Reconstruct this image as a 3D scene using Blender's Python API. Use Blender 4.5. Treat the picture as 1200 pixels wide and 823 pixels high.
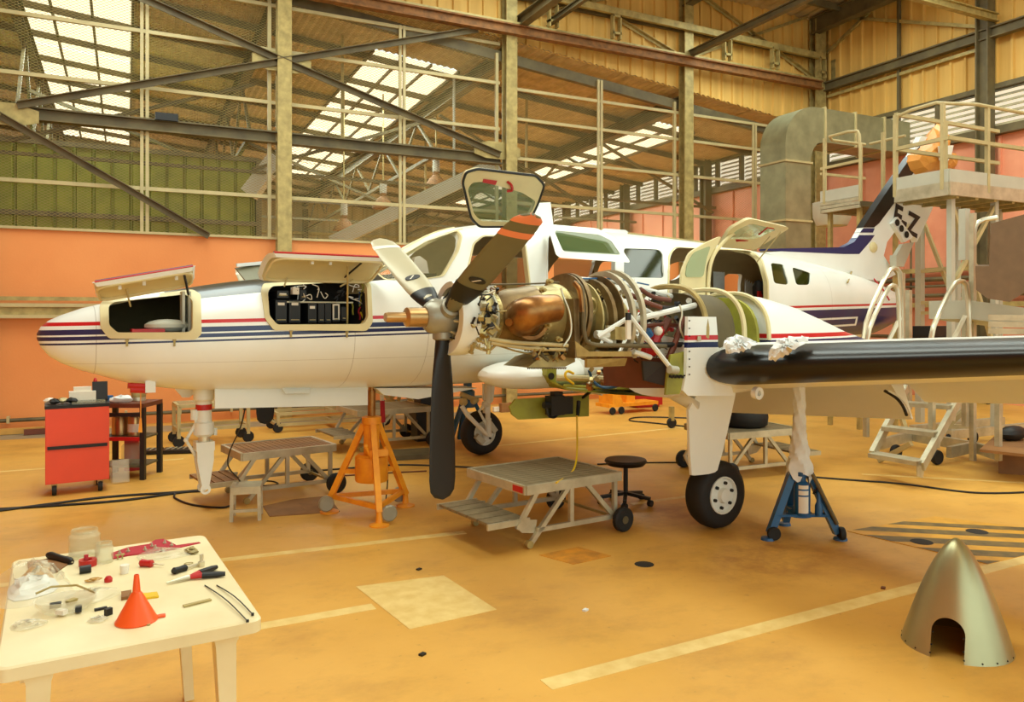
import bpy, bmesh, math, random
from mathutils import Vector, Matrix
random.seed(7)
for o in list(bpy.data.objects): bpy.data.objects.remove(o)
SC = bpy.context.scene
COL = SC.collection
PI = math.pi
# ---------------------------------------------------------------- camera, sky, lights, exposure
EYE = 1.77; FPX = 915.0; HX = 600.0; HY = 370.0
CA, SA = math.cos(math.radians(26.3)), math.sin(math.radians(26.3))
cam = bpy.data.objects.new('camera', bpy.data.cameras.new('camera')); COL.objects.link(cam)
cam.location = (0, 0, EYE)
cam.rotation_euler = (PI/2, 0, -math.radians(26.3))
cam.data.sensor_width = 36; cam.data.lens = FPX/1200*36
cam.data.shift_y = -(823/2 - HY)/1200
cam.data.clip_start = 0.05; cam.data.clip_end = 200
SC.camera = cam
world = bpy.data.worlds.new('sky'); SC.world = world; world.use_nodes = True
bg = world.node_tree.nodes['Background']
bg.inputs[0].default_value = (0.86, 1.0, 0.95, 1); bg.inputs[1].default_value = 1.3
SC.view_settings.view_transform = 'Standard'; SC.view_settings.look = 'None'
SC.view_settings.exposure = 0.2; SC.view_settings.gamma = 1.0
def area(name, loc, rot, sx, sy, power, color=(0.86, 1.0, 0.94)):
    l = bpy.data.lights.new(name, 'AREA'); l.shape = 'RECTANGLE'; l.size = sx; l.size_y = sy
    l.energy = power; l.color = color
    o = bpy.data.objects.new(name, l); COL.objects.link(o); o.location = loc; o.rotation_euler = rot
    return o
area('roof_skylight_light', (0.5, 7.5, 8.4), (0, 0, 0), 2.2, 11, 430)
area('roof_skylight_light', (6.5, 7, 8.4), (0, 0, 0), 2.2, 12, 430)
area('roof_skylight_light', (12.2, 6.5, 8.4), (0, 0, 0), 2.0, 13, 480)
area('hangar_door_light', (1.5, -9.5, 3.4), (math.radians(82), 0, math.radians(-10)), 18, 6, 150)
area('annex_skylight_light', (5.7, 22.5, 6.9), (0, 0, 0), 1.7, 11, 480)
area('annex_skylight_light', (-1.0, 22, 7.4), (0, 0, 0), 1.7, 10, 480)
area('annex_skylight_light', (12.4, 22.5, 6.2), (0, 0, 0), 1.9, 9, 480)

# ---------------------------------------------------------------- coordinates
def C2W(x, d, z): return Vector((CA*x + SA*d, -SA*x + CA*d, z))
def W(px, py, d): return C2W((px-HX)/FPX*d, d, EYE-(py-HY)/FPX*d)
def P(px, py, z=0.0):
    d = (EYE-z)*FPX/(py-HY); return W(px, py, d)
def V14(px, py, v=14.1):                      # point of the plane Y = v seen at a pixel
    t = (px-HX)/FPX; return W(px, py, v/(CA-SA*t))
def U15(px, py, u=15.7):
    t = (px-HX)/FPX; return W(px, py, u/(CA*t+SA))
AX, AD = 0.841, 0.540                          # aircraft aft axis in camera x / depth
ACLOC = C2W(-1.604, 6.836, 0); ACROT = math.radians(6.4)
ACM = Matrix.Translation(ACLOC) @ Matrix.Rotation(ACROT, 4, 'Z')
def AP(px, py, r):                             # aircraft-local point at lateral offset r seen at a pixel
    t = (px-HX)/FPX; cx = -1.604-0.54*r; cd = 6.836+0.841*r
    a = (t*cd-cx)/(AX-AD*t); d = cd+AD*a
    return Vector((a, r, EYE-(py-HY)/FPX*d))

# ---------------------------------------------------------------- materials
def lin(c): return tuple(((x/255)/12.92 if x/255 <= 0.04045 else ((x/255+0.055)/1.055)**2.4) for x in c)
class NG:
    def __init__(s, name):
        s.m = bpy.data.materials.new(name); s.m.use_nodes = True; s.t = s.m.node_tree
        s.b = s.t.nodes['Principled BSDF']; s.n = s.t.nodes
        s.o = s.n.new('ShaderNodeTexCoord'); s.sep = None
    def L(s, a, b): s.t.links.new(a, b)
    def math(s, op, a, b=None, c=None, clamp=False):
        n = s.n.new('ShaderNodeMath'); n.operation = op; n.use_clamp = clamp
        for i, v in enumerate((a, b, c)):
            if v is None: continue
            if isinstance(v, (int, float)): n.inputs[i].default_value = v
            else: s.L(v, n.inputs[i])
        return n.outputs[0]
    def xyz(s, i):
        if s.sep is None:
            s.sep = s.n.new('ShaderNodeSeparateXYZ'); s.L(s.o.outputs['Object'], s.sep.inputs[0])
        return s.sep.outputs[i]
    def band(s, v, lo, hi):
        return s.math('MULTIPLY', s.math('GREATER_THAN', v, lo), s.math('LESS_THAN', v, hi))
    def mix(s, f, a, b):
        n = s.n.new('ShaderNodeMix'); n.data_type = 'RGBA'
        if isinstance(f, (int, float)): n.inputs[0].default_value = f
        else: s.L(f, n.inputs[0])
        for v, k in ((a, 6), (b, 7)):
            if isinstance(v, (tuple, list)): n.inputs[k].default_value = (*v[:3], 1)
            else: s.L(v, n.inputs[k])
        return n.outputs[2]
    def noise(s, scale, detail=4, vec=None, rough=.55):
        n = s.n.new('ShaderNodeTexNoise'); n.inputs['Scale'].default_value = scale
        n.inputs['Detail'].default_value = detail; n.inputs['Roughness'].default_value = rough
        s.L(vec if vec else s.o.outputs['Object'], n.inputs['Vector']); return n.outputs[0]
    def mapping(s, sc, rot=(0, 0, 0)):
        n = s.n.new('ShaderNodeMapping'); n.inputs['Scale'].default_value = sc; n.inputs['Rotation'].default_value = rot
        s.L(s.o.outputs['Object'], n.inputs[0]); return n.outputs[0]
    def ramp(s, v, lo, hi):
        n = s.n.new('ShaderNodeMapRange'); n.inputs[1].default_value = lo; n.inputs[2].default_value = hi
        s.L(v, n.inputs[0]); return n.outputs[0]
    def bump(s, h, st=.2, dist=.01):
        n = s.n.new('ShaderNodeBump'); n.inputs[0].default_value = st; n.inputs[1].default_value = dist
        s.L(h, n.inputs['Height']); s.L(n.outputs[0], s.b.inputs['Normal'])
    def col(s, c):
        if isinstance(c, tuple): s.b.inputs['Base Color'].default_value = (*c[:3], 1)
        else: s.L(c, s.b.inputs['Base Color'])
    def set(s, rough=.5, metal=0., **k):
        s.b.inputs['Roughness'].default_value = rough; s.b.inputs['Metallic'].default_value = metal
        for a, v in k.items(): s.b.inputs[a.replace('_', ' ')].default_value = v
        return s.m
def mat(name, c, rough=.5, metal=0., var=.12, scale=6., c2=None, bump=0.):
    g = NG(name); c = lin(c)
    c2 = lin(c2) if c2 else tuple(x*(1-var*2) for x in c)
    nf = g.ramp(g.noise(scale), .35, .75)
    g.col(g.mix(nf, c, c2))
    if bump: g.bump(g.noise(scale*6), bump)
    return g.set(rough, metal)
MT = {}
def M(k): return MT[k]
MT['steel_dark'] = mat('weathered_olive_steel', (112, 100, 66), .6, .1, .2, 3, (80, 70, 48))
MT['steel'] = mat('galvanised_steel', (186, 166, 104), .5, .2, .12, 7, (140, 124, 74))
MT['steel_light'] = mat('light_galvanised_rail', (196, 180, 130), .5, .1, .1, 5)
MT['rust'] = mat('rusty_steel', (150, 100, 50), .7, .1, .2, 8, (100, 68, 36))
MT['alu'] = mat('dull_aluminium', (205, 198, 170), .38, .45, .08, 6, (170, 162, 135))
MT['alu_bright'] = mat('bright_aluminium', (222, 216, 190), .3, .6, .06, 6)
MT['deck'] = mat('ribbed_deck_aluminium', (150, 136, 105), .5, .3, .15, 12, (118, 105, 78))
MT['white'] = mat('white_aircraft_paint', (236, 240, 234), .28, 0, .02, 3)
MT['white_matte'] = mat('matte_white_primer', (232, 236, 228), .5, 0, .03, 3)
MT['cream'] = mat('cream_door_jamb', (222, 210, 160), .5, 0, .06, 4)
MT['black'] = mat('black_rubber', (15, 14, 12), .5, 0, .1, 8)
MT['boot'] = mat('black_deicing_boot', (24, 23, 21), .3, 0, .1, 3)
MT['tyre'] = mat('tyre_rubber', (24, 23, 22), .7, 0, .15, 10, bump=.1)
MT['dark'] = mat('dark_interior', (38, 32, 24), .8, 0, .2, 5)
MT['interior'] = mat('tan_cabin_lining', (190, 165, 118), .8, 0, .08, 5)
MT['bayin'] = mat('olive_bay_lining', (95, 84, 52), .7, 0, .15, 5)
MT['avionics'] = mat('black_avionics_case', (30, 30, 30), .45, 0, .1, 9)
MT['zinc'] = mat('yellow_green_zinc_primer', (160, 160, 52), .5, 0, .1, 5, (128, 124, 44))
MT['red'] = mat('red_paint', (190, 28, 26), .4, 0, .06, 6)
MT['toolred'] = mat('red_cabinet_paint', (234, 78, 46), .38, 0, .04, 4)
MT['orange'] = mat('orange_jack_paint', (250, 168, 36), .45, 0, .1, 7, (226, 134, 28))
MT['funnel'] = mat('orange_plastic', (244, 92, 34), .35, 0, .02, 4)
MT['blue'] = mat('blue_jack_paint', (22, 88, 140), .35, 0, .1, 7)
MT['navy'] = mat('navy_paint', (24, 38, 92), .3, 0, .05, 4)
MT['bronze'] = mat('heat_tinted_bronze', (170, 122, 66), .3, .75, .15, 9, (112, 74, 40))
MT['gold'] = mat('gold_anodised_metal', (196, 158, 104), .28, .75, .08, 8)
MT['engine'] = mat('heat_stained_engine_casing', (146, 122, 78), .38, .6, .2, 8, (98, 76, 46))
MT['engine2'] = mat('straw_engine_casing', (196, 180, 120), .35, .5, .12, 7, (150, 132, 84))
MT['hub'] = mat('grey_hub_paint', (158, 154, 134), .35, .25, .08, 8)
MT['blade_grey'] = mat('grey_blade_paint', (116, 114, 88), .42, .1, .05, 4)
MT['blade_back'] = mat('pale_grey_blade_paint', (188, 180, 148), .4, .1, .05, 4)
MT['brown'] = mat('brown_hose', (112, 56, 34), .5, 0, .15, 9)
MT['tan'] = mat('brown_padding', (120, 94, 66), .75, 0, .1, 7)
MT['paper'] = mat('off_white_sheet', (236, 230, 214), .7, 0, .04, 8)
MT['cloth'] = mat('white_rag', (236, 240, 238), .85, 0, .06, 12)
MT['wood'] = mat('light_wood_board', (206, 158, 78), .7, 0, .15, 5)
MT['board'] = mat('brown_hardboard', (150, 104, 54), .7, 0, .15, 4, (118, 80, 42))
MT['plastic'] = mat('cream_plastic_tabletop', (238, 226, 182), .42, 0, .04, 3, (222, 206, 158))
MT['ylw'] = mat('yellow_plastic', (236, 196, 30), .4, 0, .05, 4)
MT['duct'] = mat('duct_sheet_metal', (160, 156, 120), .42, .5, .1, 3, (130, 128, 96))
MT['ductw'] = mat('dull_white_metal', (196, 196, 178), .5, .2, .06, 3)
MT['green_clad'] = mat('green_wall_sheet', (132, 138, 34), .6, 0, .08, 3, (104, 112, 26))
MT['orange_bag'] = mat('orange_plastic_sheet', (236, 160, 70), .4, 0, .08, 6)
MT['strap'] = mat('red_fabric', (180, 40, 52), .8, 0, .1, 30)
def glassmat(name, c, alpha=.35, rough=.05):
    g = NG(name); g.b.inputs['Base Color'].default_value = (*lin(c), 1)
    g.b.inputs['Alpha'].default_value = alpha
    return g.set(rough)
MT['glass'] = glassmat('green_tinted_window_glass', (96, 122, 78), .42)
MT['glass_dark'] = glassmat('dark_green_window_glass', (44, 52, 16), .75)
MT['glass_pale'] = glassmat('pale_green_window_glass', (180, 200, 160), .55)
MT['glass_tan'] = glassmat('tan_tinted_window_glass', (150, 112, 50), .45)
MT['glass_clear'] = glassmat('clear_windscreen_glass', (170, 160, 110), .12)
MT['pink_far'] = mat('pink_painted_end_wall', (236, 160, 124), .6, 0, .04, 2, (224, 144, 110))
MT['jar'] = glassmat('clear_jar_glass', (225, 220, 185), .22)
MT['polybag'] = glassmat('clear_plastic_bag', (235, 228, 200), .32, .2)
def em(name, c, st):
    g = NG(name); g.b.inputs['Emission Color'].default_value = (*c, 1); g.b.inputs['Emission Strength'].default_value = st
    g.b.inputs['Base Color'].default_value = (.7, .65, .5, 1); return g.set(.6)
MT['sky_pane'] = em('daylit_skylight_sheet', (1.0, .90, .62), 1.15)
MT['louvre_sky'] = em('daylight_behind_louvres', (1.0, .98, .80), .55)
# walls
def clad(name, c, c2):
    g = NG(name)
    st = g.noise(1.2, 5, g.mapping((3, 3, .25)))
    g.col(g.mix(g.ramp(st, .35, .7), lin(c), lin(c2))); return g.set(.65)
MT['tan_clad'] = clad('tan_ribbed_cladding', (228, 186, 100), (204, 160, 78))
MT['grey_clad'] = clad('pale_ribbed_cladding', (190, 178, 140), (160, 146, 112))
MT['meshwire'] = mat('wire_mesh_steel', (160, 144, 84), .6, .1, .1, 3)
MT['roof'] = clad('brown_roof_sheet', (200, 176, 132), (170, 146, 106))
def pinkwall():
    g = NG('salmon_painted_wall')
    n = g.ramp(g.noise(.9, 6), .3, .8)
    g.col(g.mix(n, lin((240, 156, 88)), lin((230, 142, 76))))
    g.bump(g.noise(30, 3), .15); return g.set(.6)
MT['pink'] = pinkwall()
def floormat():
    g = NG('worn_painted_concrete')
    big = g.ramp(g.noise(.5, 8, None, .65), .35, .72)
    base = g.mix(big, lin((226, 174, 80)), lin((204, 150, 62)))
    st = g.ramp(g.noise(1.3, 10, g.mapping((.8, 1.2, 1), (0, 0, .4)), .7), .50, .74)
    base = g.mix(g.math('MULTIPLY', st, .5), base, lin((150, 102, 46)))
    sp = g.ramp(g.noise(16, 4), .66, .76)
    base = g.mix(g.math('MULTIPLY', sp, .35), base, lin((120, 84, 44)))
    # oil stains by the main wheel and jack
    for (cx, cy, r) in ((P(930, 640).x, P(930, 640).y, .8), (P(760, 600).x, P(760, 600).y, 1.0), (P(880, 660).x, P(880, 660).y, .7), (P(560, 545).x, P(560, 545).y, 1.2)):
        dx = g.math('SUBTRACT', g.xyz(0), cx); dy = g.math('SUBTRACT', g.xyz(1), cy)
        dd = g.math('SQRT', g.math('ADD', g.math('MULTIPLY', dx, dx), g.math('MULTIPLY', dy, dy)))
        f = g.math('SUBTRACT', 1.0, g.ramp(dd, r*.2, r), clamp=True)
        f = g.math('MULTIPLY', f, g.ramp(g.noise(2.2, 8, None, .7), .42, .66))
        base = g.mix(g.math('MULTIPLY', f, .7), base, lin((146, 84, 38)))
    g.col(base)
    r = g.ramp(g.noise(1.1, 6), .3, .7); g.L(g.math('MULTIPLY_ADD', r, .2, .38), g.b.inputs['Roughness'])
    g.bump(g.noise(40, 3), .05); g.m.name = 'worn_painted_concrete'; return g.m
MT['floor'] = floormat()
MT['floor_white'] = mat('worn_cream_floor_paint', (236, 208, 134), .5, 0, .06, 9, (220, 184, 104))
MT['floor_orange'] = mat('worn_orange_floor_paint', (226, 152, 36), .5, 0, .15, 7, (160, 104, 34))
MT['floor_grey'] = mat('grey_floor_paint', (158, 142, 112), .55, 0, .08, 5)
MT['hazard_black'] = mat('worn_dark_stripe_paint', (92, 76, 34), .55, 0, .2, 9, (140, 112, 50))
MT['hazard_yellow'] = mat('worn_yellow_plate_paint', (232, 172, 44), .5, 0, .12, 6, (196, 140, 40))

# ---------------------------------------------------------------- mesh builder
class MB:
    def __init__(s): s.v = []; s.f = []; s.mi = []; s.cur = 0
    def add(s, vs, fs, mi=None):
        o = len(s.v); s.v += [Vector(v) for v in vs]
        for f in fs: s.f.append(tuple(i+o for i in f)); s.mi.append(s.cur if mi is None else mi)
        return s
    def box(s, c, sz, rz=0, rx=0, ry=0):
        R = Matrix.Rotation(rz, 3, 'Z') @ Matrix.Rotation(ry, 3, 'Y') @ Matrix.Rotation(rx, 3, 'X')
        vs = [Vector(c) + R @ Vector((x*sz[0]/2, y*sz[1]/2, z*sz[2]/2)) for x in (-1, 1) for y in (-1, 1) for z in (-1, 1)]
        return s.add(vs, [(0, 1, 3, 2), (4, 6, 7, 5), (0, 4, 5, 1), (2, 3, 7, 6), (0, 2, 6, 4), (1, 5, 7, 3)])
    def frame(s, p0, p1, up=(0, 0, 1)):
        d = (p1-p0).normalized(); up = Vector(up)
        if abs(d.dot(up)) > .98: up = Vector((1, 0, 0)) if abs(d.x) < .9 else Vector((0, 1, 0))
        x = d.cross(up).normalized(); y = x.cross(d).normalized(); return x, y, d
    def bar(s, p0, p1, w, h=None, up=(0, 0, 1)):
        h = w if h is None else h; p0 = Vector(p0); p1 = Vector(p1); x, y, d = s.frame(p0, p1, up)
        vs = [p + x*(a*w/2) + y*(b*h/2) for p in (p0, p1) for (a, b) in ((-1, -1), (1, -1), (1, 1), (-1, 1))]
        return s.add(vs, [(3, 2, 1, 0), (4, 5, 6, 7), (0, 1, 5, 4), (1, 2, 6, 5), (2, 3, 7, 6), (3, 0, 4, 7)])
    def ibeam(s, p0, p1, w, h, t=.02, up=(0, 0, 1)):
        p0 = Vector(p0); p1 = Vector(p1); x, y, d = s.frame(p0, p1, up)
        s.bar(p0+y*(h/2-t/2), p1+y*(h/2-t/2), w, t, up); s.bar(p0-y*(h/2-t/2), p1-y*(h/2-t/2), w, t, up)
        return s.bar(p0, p1, t, h-2*t, up)
    def tube(s, pts, r, n=8, cap=True, closed=False):
        pts = [Vector(p) for p in pts]; k = len(pts); rings = []
        rr = r if isinstance(r, (list, tuple)) else [r]*k
        px = None
        for i in range(k):
            if closed: d = pts[(i+1) % k]-pts[i-1]
            else: d = pts[min(i+1, k-1)]-pts[max(i-1, 0)]
            d = d.normalized() if d.length > 1e-9 else Vector((0, 0, 1))
            if px is None:
                u = Vector((0, 0, 1)) if abs(d.z) < .9 else Vector((1, 0, 0)); px = d.cross(u).normalized()
            else:
                px = px - d*px.dot(d); px = px.normalized() if px.length > 1e-6 else d.orthogonal().normalized()
            py = d.cross(px)
            rings.append([pts[i]+px*(rr[i]*math.cos(2*PI*j/n))+py*(rr[i]*math.sin(2*PI*j/n)) for j in range(n)])
        vs = [v for q in rings for v in q]; fs = []
        for i in range(k if closed else k-1):
            a = i*n; b = ((i+1) % k)*n
            for j in range(n): fs.append((a+j, a+(j+1) % n, b+(j+1) % n, b+j))
        if cap and not closed: fs.append(tuple(range(n))[::-1]); fs.append(tuple((k-1)*n+j for j in range(n)))
        return s.add(vs, fs)
    def lathe(s, prof, c=(0, 0, 0), axis='Z', n=24, a0=0, a1=2*PI, flip=False):
        c = Vector(c); full = abs(a1-a0-2*PI) < 1e-6; m = n if full else n+1; vs = []
        for (r, h) in prof:
            for j in range(m):
                t = a0+(a1-a0)*j/n; x, y = r*math.cos(t), r*math.sin(t)
                vs.append(c + (Vector((x, y, h)) if axis == 'Z' else Vector((h, x, y)) if axis == 'X' else Vector((y, h, x))))
        fs = []
        for i in range(len(prof)-1):
            for j in range(n if full else n):
                a, b = i*m+j, i*m+(j+1) % m
                fs.append((a, b, b+m, a+m))
        if full:
            if len(prof) > 2 and abs(prof[0][0]-prof[-1][0]) < 1e-9 and prof[0][0] > 1e-5:
                b0 = (len(prof)-1)*m
                for j in range(n): fs.append((b0+j, b0+(j+1) % m, (j+1) % m, j))
                return s.add(vs, fs)
            if prof[0][0] > 1e-5: fs.append(tuple(range(m))[::-1])
            if prof[-1][0] > 1e-5: fs.append(tuple((len(prof)-1)*m+j for j in range(m)))
        return s.add(vs, fs)
    def prism(s, poly, d, both=False):            # poly of 3-D points extruded by vector d
        poly = [Vector(p) for p in poly]; d = Vector(d); n = len(poly)
        vs = poly + [p+d for p in poly]
        return s.add(vs, [tuple(range(n))[::-1], tuple(range(n, 2*n))] + [(i, (i+1) % n, n+(i+1) % n, n+i) for i in range(n)])
    def ring(s, outer, inner, d):                  # frame between two equal-length loops
        n = len(outer); O = [Vector(p) for p in outer]; I = [Vector(p) for p in inner]; d = Vector(d)
        vs = O+I+[p+d for p in O]+[p+d for p in I]; fs = []
        for i in range(n):
            j = (i+1) % n
            fs += [(i, j, n+j, n+i), (2*n+i, 3*n+i, 3*n+j, 2*n+j), (i, 2*n+i, 2*n+j, j), (n+i, n+j, 3*n+j, 3*n+i)]
        return s.add(vs, fs)
    def ball(s, c, r, n=10, sc=(1, 1, 1)):
        c = Vector(c); m = max(4, n//2); vs = []; fs = []
        for i in range(m+1):
            t = PI*i/m
            for j in range(n):
                p = 2*PI*j/n; vs.append(c+Vector((r*sc[0]*math.sin(t)*math.cos(p), r*sc[1]*math.sin(t)*math.sin(p), r*sc[2]*math.cos(t))))
        for i in range(m):
            for j in range(n): fs.append((i*n+j, (i+1)*n+j, (i+1)*n+(j+1) % n, i*n+(j+1) % n))
        return s.add(vs, fs)
    def loft(s, rings, cap=True):
        n = len(rings[0]); vs = [v for q in rings for v in q]; fs = []
        for i in range(len(rings)-1):
            for j in range(n): fs.append((i*n+j, i*n+(j+1) % n, (i+1)*n+(j+1) % n, (i+1)*n+j))
        if cap: fs += [tuple(range(n))[::-1], tuple((len(rings)-1)*n+j for j in range(n))]
        return s.add(vs, fs)
    def mesh(s, name, mats, smooth=35):
        me = bpy.data.meshes.new(name); me.from_pydata([tuple(v) for v in s.v], [], s.f)
        for m in mats: me.materials.append(m)
        bm = bmesh.new(); bm.from_mesh(me)
        for f, i in zip(bm.faces, s.mi): f.material_index = i
        bmesh.ops.remove_doubles(bm, verts=bm.verts, dist=1e-5)
        bmesh.ops.recalc_face_normals(bm, faces=bm.faces); bm.to_mesh(me); bm.free()
        if smooth:
            me.polygons.foreach_set('use_smooth', [True]*len(me.polygons)); me.set_sharp_from_angle(angle=math.radians(smooth))
        me.update(); return me
    def build(s, name, m, parent=None, world=False, smooth=35):
        mats = m if isinstance(m, (list, tuple)) else [m]
        mats = [MT[k] if isinstance(k, str) else k for k in mats]
        if world and parent is not None:
            inv = WM[parent.name].inverted(); s.v = [inv @ v for v in s.v]
        me = s.mesh(name, mats, smooth)
        return link(name, me, parent)
WM = {}
def link(name, me, parent=None):
    o = bpy.data.objects.new(name, me); COL.objects.link(o)
    if parent is not None: o.parent = parent
    WM[o.name] = WM[parent.name].copy() if parent is not None else Matrix.Identity(4)
    return o
def thing(name, label, cat, loc=(0, 0, 0), rz=0, group=None):
    o = bpy.data.objects.new(name, None); COL.objects.link(o); o.empty_display_size = .1
    o.location = loc; o.rotation_euler = (0, 0, rz)
    WM[o.name] = Matrix.Translation(Vector(loc)) @ Matrix.Rotation(rz, 4, 'Z')
    return tag(o, label, cat, group)
def tag(o, label, cat, group=None):
    o['label'] = label; o['category'] = cat
    if group: o['group'] = group
    return o
def struct(o): o['kind'] = 'structure'; return o
def stuff(o): o['kind'] = 'stuff'; return o
def lab(o, l): o['label'] = l; return o
def dup(root, loc, rz, label, group=None, scale=None):
    r = root.copy(); COL.objects.link(r); r.location = loc; r.rotation_euler = (0, 0, rz); r['label'] = label
    if group: r['group'] = group
    if scale: r.scale = scale
    WM[r.name] = Matrix.Translation(Vector(loc)) @ Matrix.Rotation(rz, 4, 'Z')
    for ch in list(root.children):
        c = ch.copy(); COL.objects.link(c); c.parent = r; WM[c.name] = WM[r.name]
        for g in list(ch.children):
            d = g.copy(); COL.objects.link(d); d.parent = c
    return r
def at(o, loc, rz=0):                              # re-centre a single mesh object on a base point (world coords in mesh)
    return o
def single(mb, name, m, label, cat, group=None, base=None, smooth=35):
    """one-mesh thing: mesh in world coordinates, origin moved to its base"""
    xs = [v.x for v in mb.v]; ys = [v.y for v in mb.v]; zs = [v.z for v in mb.v]
    b = Vector(base) if base is not None else Vector(((min(xs)+max(xs))/2, (min(ys)+max(ys))/2, min(zs)))
    mb.v = [v-b for v in mb.v]
    o = mb.build(name, m, None, smooth=smooth); o.location = b; WM[o.name] = Matrix.Translation(b)
    return tag(o, label, cat, group)
def text_mesh(txt, size, extrude=.002):
    cu = bpy.data.curves.new('lettering', 'FONT'); cu.body = txt; cu.size = size; cu.extrude = extrude; cu.offset = .012*size/.42; cu.align_x = 'CENTER'; cu.align_y = 'CENTER'
    t = bpy.data.objects.new('tmp', cu); COL.objects.link(t)
    dg = bpy.context.evaluated_depsgraph_get(); me = bpy.data.meshes.new_from_object(t.evaluated_get(dg))
    bpy.data.objects.remove(t); return me
def boolean(o, cutters, op='DIFFERENCE'):
    for c in cutters:
        c.parent = o.parent
        md = o.modifiers.new('cut', 'BOOLEAN'); md.operation = op; md.object = c; md.solver = 'EXACT'
        try: md.material_mode = 'TRANSFER'
        except Exception: pass
    dg = bpy.context.evaluated_depsgraph_get(); dg.update()
    me = bpy.data.meshes.new_from_object(o.evaluated_get(dg)); o.modifiers.clear()
    old = o.data; o.data = me; me.name = old.name
    for c in cutters: bpy.data.objects.remove(c)
    me.polygons.foreach_set('use_smooth', [True]*len(me.polygons)); me.set_sharp_from_angle(angle=math.radians(32))
    return o
def smoothpoly(pts, it=2):                         # Chaikin corner rounding of a closed loop
    pts = [Vector(p) for p in pts]
    for _ in range(it):
        q = []
        for i in range(len(pts)):
            a, b = pts[i], pts[(i+1) % len(pts)]; q += [a.lerp(b, .25), a.lerp(b, .75)]
        pts = q
    return pts
def rp(pts, r=5., n=4, m=3):                    # fixed-radius corner rounding of a closed loop, same count per corner
    pts = [Vector(p) for p in pts]; N = len(pts); out = []; C = []
    for i in range(N):
        p, a, b = pts[i], pts[i-1], pts[(i+1) % N]; la, lb = (a-p).length, (b-p).length
        C.append((p+(a-p)*min(r/la, .48), p, p+(b-p)*min(r/lb, .48)))
    for i in range(N):
        s, p, e = C[i]
        for j in range(n+1): f = j/n; out.append(s*(1-f)**2+p*2*f*(1-f)+e*f*f)
        s2 = C[(i+1) % N][0]
        for j in range(1, m): out.append(e.lerp(s2, j/m))
    return out
def smoothline(pts, it=2):
    pts = [Vector(p) for p in pts]
    for _ in range(it):
        q = [pts[0]]
        for i in range(len(pts)-1):
            a, b = pts[i], pts[i+1]; q += [a.lerp(b, .25), a.lerp(b, .75)]
        pts = q+[pts[-1]]
    return pts
# ================================================================ SETTING
mb = MB(); mb.box((2, 9, -.06), (40, 46, .12)); floor = struct(mb.build('floor', 'floor'))
def line(p, q, w, m='floor_white', name='painted_line', z=.002):
    p = Vector(p); q = Vector(q); d = (q-p).normalized(); n = Vector((-d.y, d.x, 0))*w/2
    k = MB().prism([p+n, p-n, q-n, q+n], (0, 0, z)); return k.build(name, m, floor)
line(P(200, 664)-Vector((1.5, -.1, 0)), P(545, 624), .085)
line(P(205, 752), P(438, 711), .10)
line(P(640, 803), P(1200, 677)+Vector((2, .3, 0)), .115)
line(P(0, 553), P(215, 538), .06); line(P(560, 525), P(800, 501), .06); line(P(740, 591), P(820, 580), .07)
line(P(1010, 556), P(1200, 566), .05)
MB().prism([P(417, 688), P(480, 738), P(582, 715), P(520, 675)], (0, 0, .003)).build('painted_patch', 'floor_white', floor)
k = MB(); k.prism([P(0, 516), P(560, 487), P(560, 482.5), P(0, 508)], (0, 0, .003)); k.build('painted_border', 'floor_grey', floor)
def plate(poly, m, name, z=.004):
    return MB().prism(poly, (0, 0, z)).build(name, m, floor)
plate([P(632, 651), P(672, 662), P(716, 652), P(678, 641.5)], 'floor_orange', 'cover_plate')
k = MB(); c = P(755, 661.5); k.lathe([(.0, .003), (.062, .003), (.07, 0)], c, n=20); k.build('floor_drain', 'dark', floor)
# hazard plate: yellow plate, dark stripes
HZ = [P(993, 623), P(1158, 662), P(1290, 630), P(1095, 606)]
plate(HZ, 'hazard_yellow', 'hazard_plate', .005)
def bil(s, t):
    a = HZ[0].lerp(HZ[1], s); b = HZ[3].lerp(HZ[2], s); return a.lerp(b, t)
# stripes run nearly parallel to the picture; clip to plate in its own frame
def clip(poly, a, b, sign):
    out = []
    for i in range(len(poly)):
        p, q = poly[i], poly[(i+1) % len(poly)]
        dp = sign*((b.x-a.x)*(p.y-a.y)-(b.y-a.y)*(p.x-a.x)); dq = sign*((b.x-a.x)*(q.y-a.y)-(b.y-a.y)*(q.x-a.x))
        if dp >= 0: out.append(p)
        if dp*dq < 0: out.append(p.lerp(q, dp/(dp-dq)))
    return out
for (y0, y1) in ((609, 613), (617, 622), (627, 633), (638.5, 645), (650, 656)):
    a0, a1 = P(1000, y0), P(1240, y0+12); b0, b1 = P(1000, y1), P(1240, y1+12)
    q = clip(clip(HZ, a0, a1, -1), b0, b1, 1)
    if len(q) > 2:
        k = MB(); k.prism([v+Vector((0, 0, .005)) for v in q], (0, 0, .001)); k.build('dark_stripe', 'hazard_black', floor)
for (x, y) in ((1145, 624), (1080, 636)):
    k = MB(); k.lathe([(0, .008), (.08, .008), (.085, .004)], P(x, y), n=16); k.build('lifting_hole', 'dark', floor)

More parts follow.
